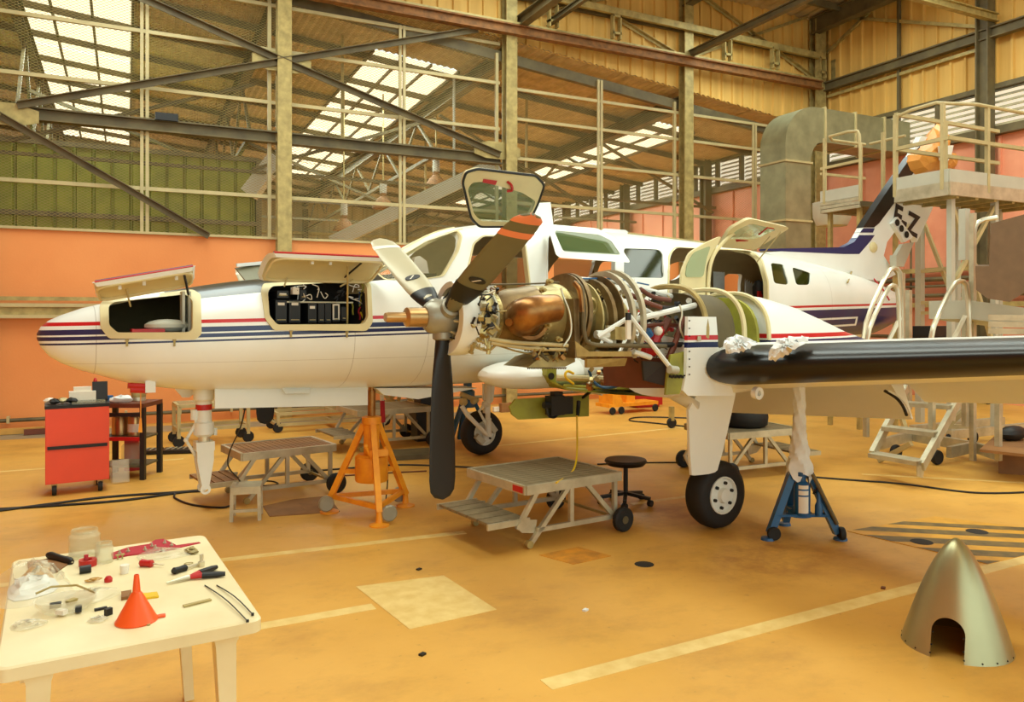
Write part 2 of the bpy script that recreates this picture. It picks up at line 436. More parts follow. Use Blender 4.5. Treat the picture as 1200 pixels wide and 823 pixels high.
# ---- left side: low salmon wall, frame of columns, mesh, annex
VW = 14.1
mb = MB(); mb.box((4.0, VW+.06, 1.55), (24.5, .12, 3.10)); wl = struct(mb.build('wall_left', 'pink'))
def wpart(mb, name, m, par=None, **k): return mb.build(name, m, par or wl, **k)
cols = [-1.93, 2.465, 6.855, 11.27, 15.35]
for i, u in enumerate(cols):
    mb = MB(); mb.ibeam((u, VW-.12, 0), (u, VW-.12, 10.5), .24 if i != 4 else .34, .22, .03, up=(0, 1, 0)); wpart(mb, 'steel_column', 'steel')
for u0, u1 in zip([-8]+cols[:-1], cols[:-1]+[15.4]):
    pass
mb = MB(); mb.ibeam((-8, VW-.02, 4.88), (6.7, VW-.02, 4.88), .2, .20, .025); wpart(mb, 'tie_beam', 'steel_dark')
mb = MB(); mb.box((4, VW+.02, 3.12), (24.4, .17, .04)); wpart(mb, 'wall_capping', 'steel_light')
posts = [-4.1, .27, 4.66, 9.06, 13.4]
for u in posts:
    mb = MB(); zt = 7.0-.1*(u-7); mb.bar((u-.04, VW, 3.1), (u-.04, VW, zt), .035, .05); mb.bar((u+.04, VW, 3.1), (u+.04, VW, zt), .035, .05); wpart(mb, 'mesh_post', 'steel_light')
for u in cols[:4]:
    mb = MB(); mb.bar((u-.22, VW+.02, 3.1), (u-.22, VW+.02, 7.0-.1*(u-7)), .06, .06); wpart(mb, 'mesh_post', 'steel_light')
for z in (3.85, 5.5, 6.42, 7.2):
    mb = MB(); mb.bar((-8, VW+.02, z), (6.7, VW+.02, z), .05, .06); wpart(mb, 'mesh_rail', 'steel_light')
for z in (4.05, 4.95, 5.75, 6.35):
    mb = MB(); mb.bar((6.95, VW+.02, z), (15.3, VW+.02, z-.02), .05, .06); wpart(mb, 'mesh_rail', 'steel_light')
# expanded mesh, open diamonds
def meshpanel(u0, u1, z0, z1, cw=.085, chh=.045, t=.006):
    mb = MB(); nu = int((u1-u0)/cw); nz = int((z1-z0)/chh); vs = []; fs = []
    for j in range(nz):
        for i in range(nu):
            x = u0+i*cw; z = z0+j*chh; o = len(vs)
            a, b, c, d = (x, z+chh/2), (x+cw/2, z+chh), (x+cw, z+chh/2), (x+cw/2, z)
            for (p, q) in ((a, b), (b, c), (c, d), (d, a))[:2] if j % 1 == 0 else ():
                o = len(vs); vs += [(p[0], VW+.05, p[1]-t/2), (q[0], VW+.05, q[1]-t/2), (q[0], VW+.05, q[1]+t/2), (p[0], VW+.05, p[1]+t/2)]; fs.append((o, o+1, o+2, o+3))
            if j % 2 == 0 or True:
                for (p, q) in ((a, d), (d, c)):
                    o = len(vs); vs += [(p[0], VW+.05, p[1]-t/2), (q[0], VW+.05, q[1]-t/2), (q[0], VW+.05, q[1]+t/2), (p[0], VW+.05, p[1]+t/2)]; fs.append((o, o+1, o+2, o+3))
    me = bpy.data.meshes.new('wire_mesh'); me.from_pydata(vs, [], fs); me.materials.append(MT['meshwire'])
    return stuff(link('wire_mesh', me, wl))
meshpanel(-3.0, 6.75, 3.14, 7.45); meshpanel(6.95, 15.2, 3.14, 6.3)
# diagonal braces and gussets
def brace(p, q, w=.1, m='steel_dark', name='diagonal_brace', v=VW-.16):
    mb = MB(); mb.bar((p[0], v, p[1]), (q[0], v, q[1]), .015, w, up=(0, 0, 1)); mb.bar((p[0], v-.04, p[1]+w/2), (q[0], v-.04, q[1]+w/2), .09, .012); return wpart(mb, name, m)
def on14(px, py): q = V14(px, py, VW-.16); return (q.x, q.z)
N2 = on14(331, 72)
for a, b in ((on14(20, 124), N2), (on14(120, -22), N2), (N2, on14(560, 35)), (N2, on14(586, 182)), (on14(0, 136), on14(245, 277))): brace(a, b)
for (cx, cz) in (N2, on14(0, 132), on14(584, 176)):
    mb = MB(); mb.prism([(cx-.5, VW-.13, cz-.1), (cx-.25, VW-.13, cz-.17), (cx+.25, VW-.13, cz-.17), (cx+.5, VW-.13, cz-.1), (cx+.5, VW-.13, cz+.08), (cx+.2, VW-.13, cz+.17), (cx-.2, VW-.13, cz+.17), (cx-.5, VW-.13, cz+.08)], (0, .012, 0)); wpart(mb, 'gusset_plate', 'steel')
# upper tan cladding above the annex roof and crane rail
def ribbed(p0, p1, z0, z1, m, parent, pitch=.3, depth=.05, name='cladding_sheet', per=6, n=None, step=.06):
    p0 = Vector((p0[0], p0[1], 0)); p1 = Vector((p1[0], p1[1], 0)); L = (p1-p0).length; d = (p1-p0)/L
    n = n or Vector((d.y, -d.x, 0)); cnt = int(L/(pitch*per))+1
    for k in range(cnt):
        mb = MB(); s0 = k*pitch*per; pts = []
        for j in range(per):
            b = s0+j*pitch
            for (x, h) in ((0, 0), (pitch-.07, 0), (pitch-.055, depth), (pitch-.015, depth)):
                if b+x <= L+.001: pts.append((b+x, h))
        e = min(s0+pitch*per, L); pts.append((e, 0))
        if len(pts) < 2: continue
        vs = []; fs = []
        for (x, h) in pts:
            q = p0+d*x+n*h
            zz1 = z1(q) if callable(z1) else z1; zz0 = z0(q) if callable(z0) else z0
            vs += [(q.x, q.y, zz0), (q.x, q.y, zz1)]
        for i in range(len(pts)-1): fs.append((2*i, 2*i+2, 2*i+3, 2*i+1))
        mb.add(vs, fs); mb.build(name, m, parent, smooth=None)
ribbed((-8, VW+.05), (15.7, VW+.05), lambda q: 7.30-.10*(q.x-7), 10.5, 'tan_clad', wl, pitch=.32, per=7)
for z in (9.3, 8.2):
    mb = MB(); mb.bar((-8, VW-.05, z), (15.6, VW-.05, z), .06, .12); wpart(mb, 'wall_girt', 'steel_dark')
mb = MB(); mb.ibeam((-8, VW-.28, 7.42), (15.3, VW-.28, 7.42), .16, .2, .03); wpart(mb, 'crane_rail', ['rust'])
mb = MB(); mb.bar((-8, VW-.28, 7.56), (15.3, VW-.28, 7.56), .05, .04); wpart(mb, 'crane_rail_head', 'steel')
mb = MB(); mb.bar((7, VW-.3, 8.22), (15.3, VW-.3, 8.12), .08, .14); wpart(mb, 'upper_rail', 'steel')
for px in (648, 722, 852, 908, 963, 980):
    q = V14(px, 80, VW-.3); u = q.x
    mb = MB(); mb.box((u-.09, VW-.3, 7.85), (.03, .12, .5)); mb.box((u+.09, VW-.3, 7.85), (.03, .12, .5)); mb.box((u, VW-.3, 8.08), (.21, .12, .05)); mb.box((u, VW-.3, 7.72), (.21, .12, .05)); wpart(mb, 'rail_bracket', 'steel')
mb = MB(); mb.bar((-8, VW+.1, 8.45), (15.7, VW+.1, 6.08), .12, .2); wpart(mb, 'eaves_beam', 'steel_dark')
for (z, d) in ((8.9, 0), (7.7, 1)):
    pass
for (a, b) in (((7.0, 9.0), (11.1, 7.6)), ((11.4, 7.6), (15.2, 9.2)), ((7.0, 7.7), (11.1, 9.3)), ((11.4, 9.2), (15.2, 7.7))):
    brace(a, b, .06, 'steel', 'wind_brace', VW-.02)
# beams running out over the hangar floor
for (u, z, w) in ((7.05, 7.62, .22), (7.75, 7.75, .12), (11.3, 7.62, .14)):
    mb = MB(); mb.ibeam((u, VW-.1, z), (u, 3, z+.1), w*.8, w, .02); wpart(mb, 'cross_beam', 'steel_dark')
mb = MB(); mb.ibeam((10.0, 9.7, 7.72), (15.6, 9.7, 7.72), .12, .16, .02); wpart(mb, 'cross_beam', 'steel')
# strip of pipe and channel along the salmon wall
for (z, h, m, dep) in ((2.03, .06, 'steel', .03), (1.93, .055, 'steel_light', .10), (1.84, .12, 'steel', .05), (1.755, .05, 'steel_light', .10)):
    mb = MB(); mb.bar((-8, VW-.14-dep/2, z), (2.2, VW-.14-dep/2, z), dep, h); wpart(mb, 'wall_channel', m)
mb = MB(); mb.tube([(-8, VW-.12, .18), (15, VW-.12, .18)], .03, 8); wpart(mb, 'conduit_pipe', 'steel_dark')
for u in [x*.8-1.6 for x in range(10)]:
    mb = MB(); mb.box((u, VW-.1, .19), (.04, .12, .1)); wpart(mb, 'pipe_clip', 'steel_light')
# flood lamp on the tie beam
mb = MB(); mb.box((V14(195, 136).x, VW-.1, 5.02), (.34, .16, .12)); o = tag(wpart(mb, 'flood_lamp', 'black'), 'small black flood lamp sitting on the long steel beam', 'lamp')
o.parent = None

# annex behind the mesh ------------------------------------------------
VB = 34.0
def rz_(u, v): return 7.30-.10*(u-7)-.02*(v-VW)
sky = [(-2.1, .12, 16.3, 30.2), (4.75, 6.72, 16.3, 30.2), (11.5, 13.4, 16.3, 30.2)]
ceil = None
def rstrip(u0, u1, v0, v1, name='roof_sheet'):
    """corrugated sheet, ribs along v"""
    mb = MB(); n = max(1, int(round((u1-u0)/.075))); vs = []; fs = []
    for i in range(n+1):
        u = u0+(u1-u0)*i/n; h = .03 if i % 2 else 0
        vs += [(u, v0, rz_(u, v0)+h), (u, v1, rz_(u, v1)+h)]
    for i in range(n): fs.append((2*i, 2*i+1, 2*i+3, 2*i+2))
    mb.add(vs, fs); return mb
edges = [-9] + [e for s in sky for e in s[:2]] + [15.8]
mb = rstrip(-9, -2.06, VW, VB); ceil = struct(mb.build('ceiling_annex', 'roof', smooth=None))
for a, b in ((.08, 2.34), (2.3, 4.79), (6.68, 8.04), (8.0, 9.94), (9.9, 11.54), (13.36, 15.8)):
    rstrip(a, b, VW, VB).build('roof_sheet', 'roof', ceil, smooth=None)
for (a, b, v0, v1) in sky:
    if v0 > VW: rstrip(a-.02, b+.02, VW, v0).build('roof_sheet', 'roof', ceil, smooth=None)
    rstrip(a-.02, b+.02, v1, VB).build('roof_sheet', 'roof', ceil, smooth=None)
    nc = 3; nr = 6
    for i in range(nc):
        for j in range(nr):
            ua = a+(b-a)*i/nc+.025; ub = a+(b-a)*(i+1)/nc-.025; va = v0+(v1-v0)*j/nr+.04; vb = v0+(v1-v0)*(j+1)/nr-.04
            k = MB(); kn = 8; vs = []; fs = []
            for q in range(kn+1):
                u = ua+(ub-ua)*q/kn; h = .02 if q % 2 else 0; vs += [(u, va, rz_(u, va)+h), (u, vb, rz_(u, vb)+h)]
            for q in range(kn): fs.append((2*q, 2*q+1, 2*q+3, 2*q+2))
            k.add(vs, fs); k.build('skylight_pane', 'sky_pane', ceil, smooth=None)
    for i in range(nc+1):
        u = a+(b-a)*i/nc; k = MB(); k.bar((u, v0, rz_(u, v0)-.03), (u, v1, rz_(u, v1)-.03), .05, .06); k.build('skylight_bar', 'steel_dark', ceil)
v = VW+.8
while v < VB:
    k = MB(); k.bar((-9, v, rz_(-9, v)-.07), (15.7, v, rz_(15.7, v)-.07), .06, .13); k.build('purlin', 'steel_dark', ceil); v += 1.72
for u in (-1.93, 2.465, 6.855, 11.27):
    k = MB(); k.ibeam((u, VW, rz_(u, VW)-.3), (u, VB, rz_(u, VB)-.3), .2, .3, .025); k.build('rafter', 'steel_dark', ceil)
    # truss web under the rafter
    k = MB(); zc = 5.2
    k.bar((u, 18, zc+.55), (u, VB, zc+.2), .09, .09)
    vv = 18.; up = True
    while vv < VB-1.6:
        k.bar((u, vv, zc+.5 if up else rz_(u, vv)-.4), (u, vv+1.5, rz_(u, vv)-.4 if up else zc+.5), .06, .06); vv += 1.5; up = not up
    k.build('truss_web', 'steel_dark', ceil)
for (u, v0) in ((4.0, 16.), (8.8, 17.), (3.4, 20), (8.0, 22)):
    k = MB(); k.bar((u, v0, 5.4), (u, v0, rz_(u, v0)), .05, .05); k.build('hanger_rod', 'steel', ceil)
for (p, q) in (((-1.9, 17, 5.0), (2.4, 17, 6.6)), ((2.5, 18, 5.0), (6.8, 18, 6.6)), ((6.9, 18, 6.7), (11.2, 18, 4.7)), ((2.5, 22, 6.6), (6.8, 22, 5.0)), ((6.9, 22, 4.9), (11.2, 22, 6.5)), ((11.3, 18, 6.6), (15.5, 18, 4.8)), ((-1.9, 20, 6.7), (2.4, 20, 5.2))):
    k = MB(); k.bar(p, q, .07, .07); k.build('roof_brace', 'steel_dark', ceil)
for v in (18, 22, 26):
    k = MB(); k.bar((-9, v, 4.95), (15.6, v, 4.95), .06, .07); k.build('bottom_chord', 'steel_dark', ceil)
# back wall of annex
mb = MB(); mb.box((3, VB+.1, 1.3), (25, .1, 2.6)); wb = struct(mb.build('wall_back', 'pink'))
ribbed((-9, VB), (15.7, VB), 2.6, 8.6, 'grey_clad', wb, pitch=.5, per=6)
for z in (3.2, 4.4, 5.3):
    mb = MB(); mb.bar((-9, VB-.15, z), (15.6, VB-.15, z), .08, .12); mb.build('wall_girt', 'steel', wb)
for u in (2.465, 6.855, 11.27, -1.93):
    mb = MB(); mb.ibeam((u, VB-.25, 0), (u, VB-.25, 6.3), .2, .22, .03, up=(0, 1, 0)); mb.build('steel_column', 'steel_dark', wb)
# green clad enclosure
GV = 19.0
def gx(px): return V14(px, 200, GV).x
gl, gr = -6.0, gx(300)
gt = V14(150, 176, GV).z
mb = MB(); mb.box(((gl+gr)/2, GV+1.5, gt/2), (gr-gl, 2.96, gt-.06)); go = mb.build('clad_enclosure', 'green_clad')
tag(go, 'green clad enclosure behind the wire mesh on the left', 'enclosure')
for k_ in range(int((gr-gl)/.36)+1):
    x0 = gl+k_*.36; x1 = min(x0+.34, gr)
    if x1-x0 < .08: continue
    mb = MB(); vs = []; pts = [(x0, 0), (x0+.02, -.05), (x1-.05, -.05), (x1-.02, 0)]
    mb.prism([(x, GV+h-.005, 0) for x, h in pts] + [(x1-.02, GV+.01, 0), (x0, GV+.01, 0)], (0, 0, gt)); mb.build('wall_sheet', 'green_clad', go, smooth=None)
for z in (3.9, gt):
    mb = MB(); mb.bar((gl, GV-.09, z), (gr+.05, GV-.09, z), .06, .1); mb.build('enclosure_rail', 'steel_dark', go)
mb = MB(); mb.box((gr+.05, GV-.05, gt/2), (.12, .16, gt)); mb.build('corner_post', 'steel_dark', go)
# sloping galvanised conveyor / gutter seen through mesh
k = MB(); a = W(388, 288, 16.5); b = W(580, 196, 16.5)
k.bar(a, b, .3, .16); k.bar(a+Vector((0, .1, .14)), b+Vector((0, .1, .14)), .02, .14); k.bar(a+Vector((0, -.16, .05)), b+Vector((0, -.16, .05)), .02, .26)
k.bar(a.lerp(b, .75), Vector((a.lerp(b, .75).x, a.lerp(b, .75).y, 6.8)), .04); k.build('sloping_chute', 'ductw', ceil)
k = MB(); k.bar(W(292, 228, 17.5), W(325, 185, 17.5), .3, .35); k.build('sloping_chute', 'ductw', ceil)
# high bay lamps
for i, (x, y, s, lb) in enumerate(((403, 262, 1, 'lowest and leftmost brown bell lamp hanging above the pale chute'), (449, 236, 1.05, 'middle one of three bell lamps hanging in a row behind the mesh'), (511, 211, 1.2, 'highest and rightmost bell lamp of the row, next to the raised cockpit hatch'))):
    c = W(x, y, 19.5); t = thing('bell_lamp', lb, 'lamp', c, 0, 'bell lamps in the annex')
    k = MB(); k.lathe([(.28, -.18), (.24, -.08), (.16, .04), (.08, .12), (.08, .2)], (0, 0, 0), n=18); k.build('lamp_shade', 'rust', t)
    k = MB(); k.lathe([(.09, .2), (.09, .5), (.04, .52)], (0, 0, 0), n=12); k.build('ballast_housing', 'ductw', t)
    k = MB(); k.bar((0, 0, .5), (0, 0, rz_(c.x, c.y)-.02-c.z), .03); k.build('hanger_rod', 'steel', t)
for (x, y, lb) in ((130, 0, 0),): pass

# ---- right hand wall (X = 15.7): salmon below, louvres, tan cladding above
UR = 15.7
mb = MB(); mb.box((UR+.1, 14.5, 2.75), (.12, 39, 5.5)); wr = struct(mb.build('wall_right', 'pink_far'))
for v in [x*1.1+2 for x in range(26)]:
    mb = MB(); mb.box((UR+.01, v, 2.7), (.05, .05, 5.35)); mb.build('wall_rib', 'pink_far', wr)
ribbed((UR, VW+.1), (UR, -5), 6.35, 10.8, 'tan_clad', wr, pitch=.32, per=7)
ribbed((UR, VB), (UR, VW+.1), 6.4, 7.1, 'tan_clad', wr, pitch=.32, per=7)
mb = MB(); mb.box((UR+.55, 14.5, 5.95), (.05, 39, 1.2)); mb.build('daylight_opening', 'louvre_sky', wr)
for z, h in ((5.48, .16), (6.36, .1)):
    mb = MB(); mb.bar((UR-.04, -5, z), (UR-.04, VB, z), .16, h); mb.build('louvre_sill', 'steel_dark', wr)
louv = None; bl = MB(); bl.box((0, 0, 0), (.10, .86, .012), 0, 0, math.radians(-38)); blm = bl.mesh('louvre_blade', [MT['grey_clad']], None)
v = VB-1
while v > 3:
    mb = MB(); mb.bar((UR-.02, v, 5.5), (UR-.02, v, 6.35), .09, .12); mb.build('louvre_mullion', 'steel_dark', wr)
    for j in range(7):
        o = link('louvre_blade', blm, wr); o.location = (UR+.06, v-.5, 5.62+j*.115)
    v -= 1.0
for v in (9.86, 5.6, 18.3, 22.5, 26.5):
    mb = MB(); mb.ibeam((UR-.22, v, 0), (UR-.22, v, 10 if v < 14 else 6.6), .24, .26, .03, up=(0, 1, 0)); mb.build('steel_column', 'steel_dark' if v > 9 else 'steel', wr)
mb = MB(); mb.ibeam((UR-.2, 13.9, 7.42), (UR-.2, -3, 7.42), .16, .22, .03); mb.build('wall_beam', 'steel_dark', wr)
for (p, q) in (((UR-.1, 13.9, 9.2), (UR-.1, 9.9, 7.6)), ((UR-.1, 13.9, 8.3), (UR-.1, 9.9, 10.2)), ((UR-.1, 13.9, 7.2), (UR-.1, 9.9, 7.2))):
    mb = MB(); mb.bar(p, q, .06, .07); mb.build('wind_brace', 'steel', wr)
mb = MB(); mb.bar((UR-.1, 11.9, 6.4), (UR-.1, 11.9, 10), .06, .07); mb.build('wall_stud', 'steel_dark', wr)
for z, r in ((2.55, .05), (2.4, .03), (2.2, .04), (1.3, .04)):
    mb = MB(); mb.tube([(UR-.15, 13.9, z), (UR-.15, 1, z)], r, 8); mb.build('wall_pipe', 'steel_dark', wr)
for z in (2.0, 2.75):
    mb = MB(); mb.bar((UR-.1, 13.8, z), (UR-.1, 1, z), .12, .1); mb.build('cable_tray', 'steel', wr)
for v in (12.9, 11.6, 10.7):
    mb = MB(); mb.tube([(UR-.1, v, 0), (UR-.1, v, 5.3)], .025, 6); mb.build('wall_pipe', 'steel_dark', wr)
# main hangar roof
def mz(u): return 8.75+.10*(15.7-u)
mb = MB(); vs = []; fs = []; n = 2
us = [-10+i*.15 for i in range(int(25.8/.15)+1)]
for i, u in enumerate(us):
    h = .04 if i % 2 else 0; vs += [(u, VW+.3, 9.1+h), (u, 11.2, 9.1+.28+h)]
for i in range(len(us)-1): fs.append((2*i, 2*i+1, 2*i+3, 2*i+2))
mb.add(vs, fs)
rc = struct(mb.build('ceiling', 'roof', smooth=None))
for (u0, u1) in ((-10, -.6), (1.6, 5.4), (7.6, 11.2), (13.2, 15.9)):
    mb = MB(); mb.box(((u0+u1)/2, 1.6, 9.5), (u1-u0, 19.2, .06)); mb.build('roof_panel', 'roof', rc)
for (u0, u1) in ((-.6, 1.6), (5.4, 7.6), (11.2, 13.2)):
    mb = MB(); mb.box(((u0+u1)/2, 1.6, 9.5), (u1-u0, 19.2, .03)); mb.build('roof_skylight', 'sky_pane', rc)
for v in (13.2, 12.2, 11.2, 9.5, 7.5):
    mb = MB(); mb.bar((-10, v, 9.0+.1*(14.1-v)), (15.7, v, 9.0+.1*(14.1-v)), .08, .16); mb.build('purlin', 'steel_dark', rc)
mb = MB(); mb.ibeam((15.2, VW-.1, 8.9), (15.2, 0, 9.2), .2, .4, .03); mb.build('rafter', 'steel_dark', rc)
mb = MB(); mb.ibeam((11.27, VW-.1, 8.9), (11.27, 0, 9.2), .2, .4, .03); mb.build('rafter', 'steel_dark', rc)
# closing walls out of view
mb = MB(); mb.box((-10, 7, 4.7), (.1, 46, 9.4)); struct(mb.build('wall_far_left', 'pink'))
# ---- ventilation duct
du, dv = 11.9, 12.0
k = MB(); t = thing('ventilation_duct', 'large square galvanised air duct bending from the floor into the right wall', 'duct', (du+.35, dv, 0))
def dbox(mb, u0, u1, v0, v1, z0, z1): return mb.box(((u0+u1)/2, (v0+v1)/2, (z0+z1)/2), (u1-u0, v1-v0, z1-z0))
k = MB()
for i, (z0, z1) in enumerate(((0, 1.3), (1.3, 2.6), (2.6, 3.7), (3.7, 4.9))):
    k = MB(); dbox(k, du, du+.7, dv-.35, dv+.35, z0+.01, z1-.01); k.build('duct_section', 'duct', t, world=True)
    k = MB(); dbox(k, du-.03, du+.73, dv-.38, dv+.38, z1-.02, z1+.02); k.build('duct_flange', 'steel_light', t, world=True)
ro = .0; prof = []
out = [(du, 4.92)] + [(du+.85-.85*math.cos(a), 5.25+.82*math.sin(a)) for a in [i*PI/2/8 for i in range(9)]] + [(du+1.1, 6.07)]
inn = [(du+1.1, 5.37), (du+.9, 5.33), (du+.77, 5.2), (du+.7, 5.0), (du+.7, 4.92)]
k = MB(); k.prism([(x, dv-.35, z) for x, z in out+inn], (0, .7, 0)); k.build('duct_elbow', 'duct', t, world=True)
for i in range(3):
    a = du+1.1+i*.9; b = min(a+.9, UR-.05) if i < 2 else UR-.05
    k = MB(); dbox(k, a+.01, b-.01, dv-.35, dv+.35, 5.37, 6.07); k.build('duct_section', 'duct', t, world=True)
    k = MB(); dbox(k, a-.02, a+.02, dv-.38, dv+.38, 5.34, 6.10); k.build('duct_flange', 'steel_light', t, world=True)
# wash basin like white tank on the wall
k = MB(); c = W(975, 252, 14.2); k.lathe([(.0, -.22), (.26, -.2), (.33, -.05), (.34, .22), (.0, .24)], c, n=18); single(k, 'water_tank', 'ductw', 'cream rounded tank on the wall under the small platform', 'tank')
# ================================================================ AIRCRAFT
AC = thing('aircraft', 'white twin propeller aircraft with red and blue stripes, engine cowlings off, standing on jacks', 'aircraft', ACLOC, ACROT)
SECT = [(-2.185, .02, 1.64, 1.60), (-2.16, .075, 1.69, 1.54), (-2.11, .14, 1.735, 1.475), (-2.03, .205, 1.775, 1.42), (-1.9, .28, 1.825, 1.36), (-1.6, .41, 1.905, 1.26), (-1.2, .52, 1.985, 1.19), (-.7, .60, 2.065, 1.16),
        (-.1, .66, 2.12, 1.14), (.35, .69, 2.17, 1.13), (.7, .71, 2.38, 1.12), (1.05, .72, 2.56, 1.12), (1.5, .73, 2.655, 1.12), (2.1, .73, 2.685, 1.12), (3.4, .73, 2.665, 1.12), (4.6, .73, 2.62, 1.13), (5.3, .69, 2.57, 1.17), (6.1, .57, 2.50, 1.28), (7.0, .43, 2.40, 1.38), (7.9, .30, 2.26, 1.51), (8.5, .16, 2.12, 1.66)]
def sec(a):
    S = SECT
    if a <= S[0][0]: return S[0][1:]
    for i in range(len(S)-1):
        if a <= S[i+1][0]:
            f = (a-S[i][0])/(S[i+1][0]-S[i][0])
            def cr(k):
                p1, p2 = S[i][k], S[i+1][k]
                h = S[i+1][0]-S[i][0]
                m1 = (S[i+1][k]-S[i-1][k])/(S[i+1][0]-S[i-1][0])*h if i > 0 else (p2-p1)
                m2 = (S[i+2][k]-S[i][k])/(S[i+2][0]-S[i][0])*h if i+2 < len(S) else (p2-p1)
                return (2*f**3-3*f**2+1)*p1+(f**3-2*f**2+f)*m1+(-2*f**3+3*f**2)*p2+(f**3-f**2)*m2
            return cr(1), cr(2), cr(3)
    return S[-1][1:]
NEX = 2.35
def ringpts(a, n=56, off=0., ex=NEX):
    w, zt, zb = sec(a); w -= off; zt -= off; zb += off; zc = (zt+zb)/2; h = (zt-zb)/2; q = []
    for j in range(n):
        t = 2*PI*j/n; c, s = math.cos(t), math.sin(t)
        q.append(Vector((a, w*math.copysign(abs(c)**(2/ex), c), zc+h*math.copysign(abs(s)**(2/ex), s))))
    return q
def surf(a, z, off=0.):
    w, zt, zb = sec(a); zc = (zt+zb)/2; h = (zt-zb)/2; k = min(1, abs((z-zc)/h))
    return -(w*(1-k**NEX)**(1/NEX)+off)
def AS(px, py, off=0.):
    r = -.65
    for _ in range(14):
        p = AP(px, py, r); r = .5*r+.5*surf(p.x, p.z, off)
    p = AP(px, py, r); return Vector((p.x, surf(p.x, p.z, off), p.z))
def fuselage_mat():
    g = NG('white_striped_fuselage_paint'); x, y, z = g.xyz(0), g.xyz(1), g.xyz(2)
    zz = g.math('SUBTRACT', z, g.math('MULTIPLY_ADD', x, .022, 1.752))     # height above the red stripe
    base = g.mix(g.ramp(g.noise(2.5), .4, .8), lin((238, 242, 236)), lin((232, 236, 228)))
    front = g.math('LESS_THAN', x, 2.6); rear = g.math('GREATER_THAN', x, 4.7)
    # panel joints
    for xa in (-1.83, -.02, .62, 2.9, 6.35):
        base = g.mix(g.math('MULTIPLY', g.band(x, xa, xa+.005), .45), base, lin((120, 110, 86)))
    low = g.math('MULTIPLY', g.band(z, 1.42, 1.424), .3); base = g.mix(low, base, lin((130, 120, 96)))
    base = g.mix(g.band(zz, -.013, .014), base, lin((196, 26, 34)))
    navy = lin((22, 34, 84))
    f1 = g.band(zz, -.078, -.04); f2 = g.band(zz, -.118, -.09); f3 = g.band(zz, -.150, -.136)
    fr = g.math('MULTIPLY', g.math('MAXIMUM', g.math('MAXIMUM', f1, f2), f3), front)
    base = g.mix(fr, base, navy)
    blk = g.math('MULTIPLY', g.band(zz, -.40, -.045), g.math('GREATER_THAN', g.math('ADD', x, g.math('MULTIPLY', zz, 1.8)), 4.75))
    w1 = g.band(zz, -.175, -.15); w2 = g.band(zz, -.27, -.245); w3 = g.band(zz, -.27, -.15)
    wl1 = g.math('MULTIPLY', g.math('MAXIMUM', w1, w2), g.band(x, 5.0, 7.05)); wl2 = g.math('MULTIPLY', w3, g.band(x, 7.02, 7.07))
    hole = g.math('MAXIMUM', wl1, wl2)
    blk = g.math('MULTIPLY', blk, g.math('SUBTRACT', 1.0, hole)); base = g.mix(blk, base, navy)
    # anti-glare panel on the nose top, dark spine
    top = g.math('MULTIPLY', g.math('GREATER_THAN', z, g.math('MULTIPLY_ADD', x, .12, 2.035)), g.math('MULTIPLY', g.band(x, -1.35, .62), g.math('LESS_THAN', z, 2.3)))
    base = g.mix(top, base, lin((50, 48, 36)))
    g.col(base); g.b.inputs['Coat Weight'].default_value = .3
    return g.set(.3)
MT['fus'] = fuselage_mat()
A_ = []; a = -2.185
for s in SECT[:6]: A_.append(s[0])
a = -1.6
while a < 8.5: a += .1; A_.append(min(a, 8.5))
mb = MB(); mb.loft([ringpts(a) for a in A_]); fus = mb.build('fuselage', 'fus', AC)
def solid(rings, m):
    k = MB(); k.loft(rings); me = k.mesh('cut', [MT[m]], 0); o = bpy.data.objects.new('cut', me); COL.objects.link(o); return o
def arange(a, b, s=.1):
    q = []; x = a
    while x < b-1e-6: q.append(x); x += s
    return q+[b]
def inner(a0, a1, off, m): return solid([ringpts(a, 40, off) for a in arange(a0, a1, .12)], m)
def prismcut(poly, r0, r1, m='white'):
    k = MB(); k.prism([Vector((p.x, r0, p.z)) for p in poly], (0, r1-r0, 0)); me = k.mesh('cut', [MT[m]], 0); o = bpy.data.objects.new('cut', me); COL.objects.link(o); return o
def loopS(pts, it=1, off=0.):
    return [AS(q.x, q.y, off) for q in rp([(x, y, 0) for x, y in pts], 3.5 if it > 1 else 7)]
def rpx(fn, pts, r=6): return [fn(q.x, q.y) for q in rp([(x, y, 0) for x, y in pts], r)]
BAY1 = [(127.5, 358.6), (134, 354), (217.7, 345), (226, 352), (226, 386), (222, 389.5), (138, 390), (128, 381)]
BAY1o = [(117, 358), (121, 352), (226, 339), (235.5, 345), (236.5, 392), (229, 398), (128, 397), (118, 384)]
BAY2 = [(314, 342), (319, 335.5), (424, 329), (430, 336), (431.5, 372), (426, 380), (325, 380.5), (316, 370)]
BAY2o = [(306, 340), (309, 332), (427, 325), (435, 334), (437, 378), (430, 388), (321, 387), (311, 374)]
CREW = [(548, 352), (550, 312), (556, 286), (567, 277), (606, 277), (615, 287), (620, 330), (620, 352)]
WIN2 = [(642, 352), (642, 300), (643, 277), (652, 272), (712, 284), (721, 298), (720, 352)]
WIN3 = [(731, 325), (731, 291), (772, 292.5), (777, 298), (778, 326)]
DOOR = [(784, 352), (785, 300), (792, 290), (838, 292), (880, 294), (892, 304), (899, 330), (900, 385), (790, 385)]
REAR1 = [(903, 308), (918, 310), (924, 332), (922, 334), (907, 332)]
REAR2 = [(928, 313), (947, 319), (950, 321), (949, 334), (933, 334)]
WSH = [(441, 318), (500, 283), (536, 270.5), (541, 277), (537, 294), (520, 323), (500, 326), (452, 327)]
def capz(poly, zmin): return [Vector((p.x, p.y, max(p.z, zmin))) for p in poly]
cut = [inner(-1.9, -1.14, .03, 'bayin'), inner(-.82, .13, .03, 'dark'), inner(.30, 6.25, .045, 'interior')]
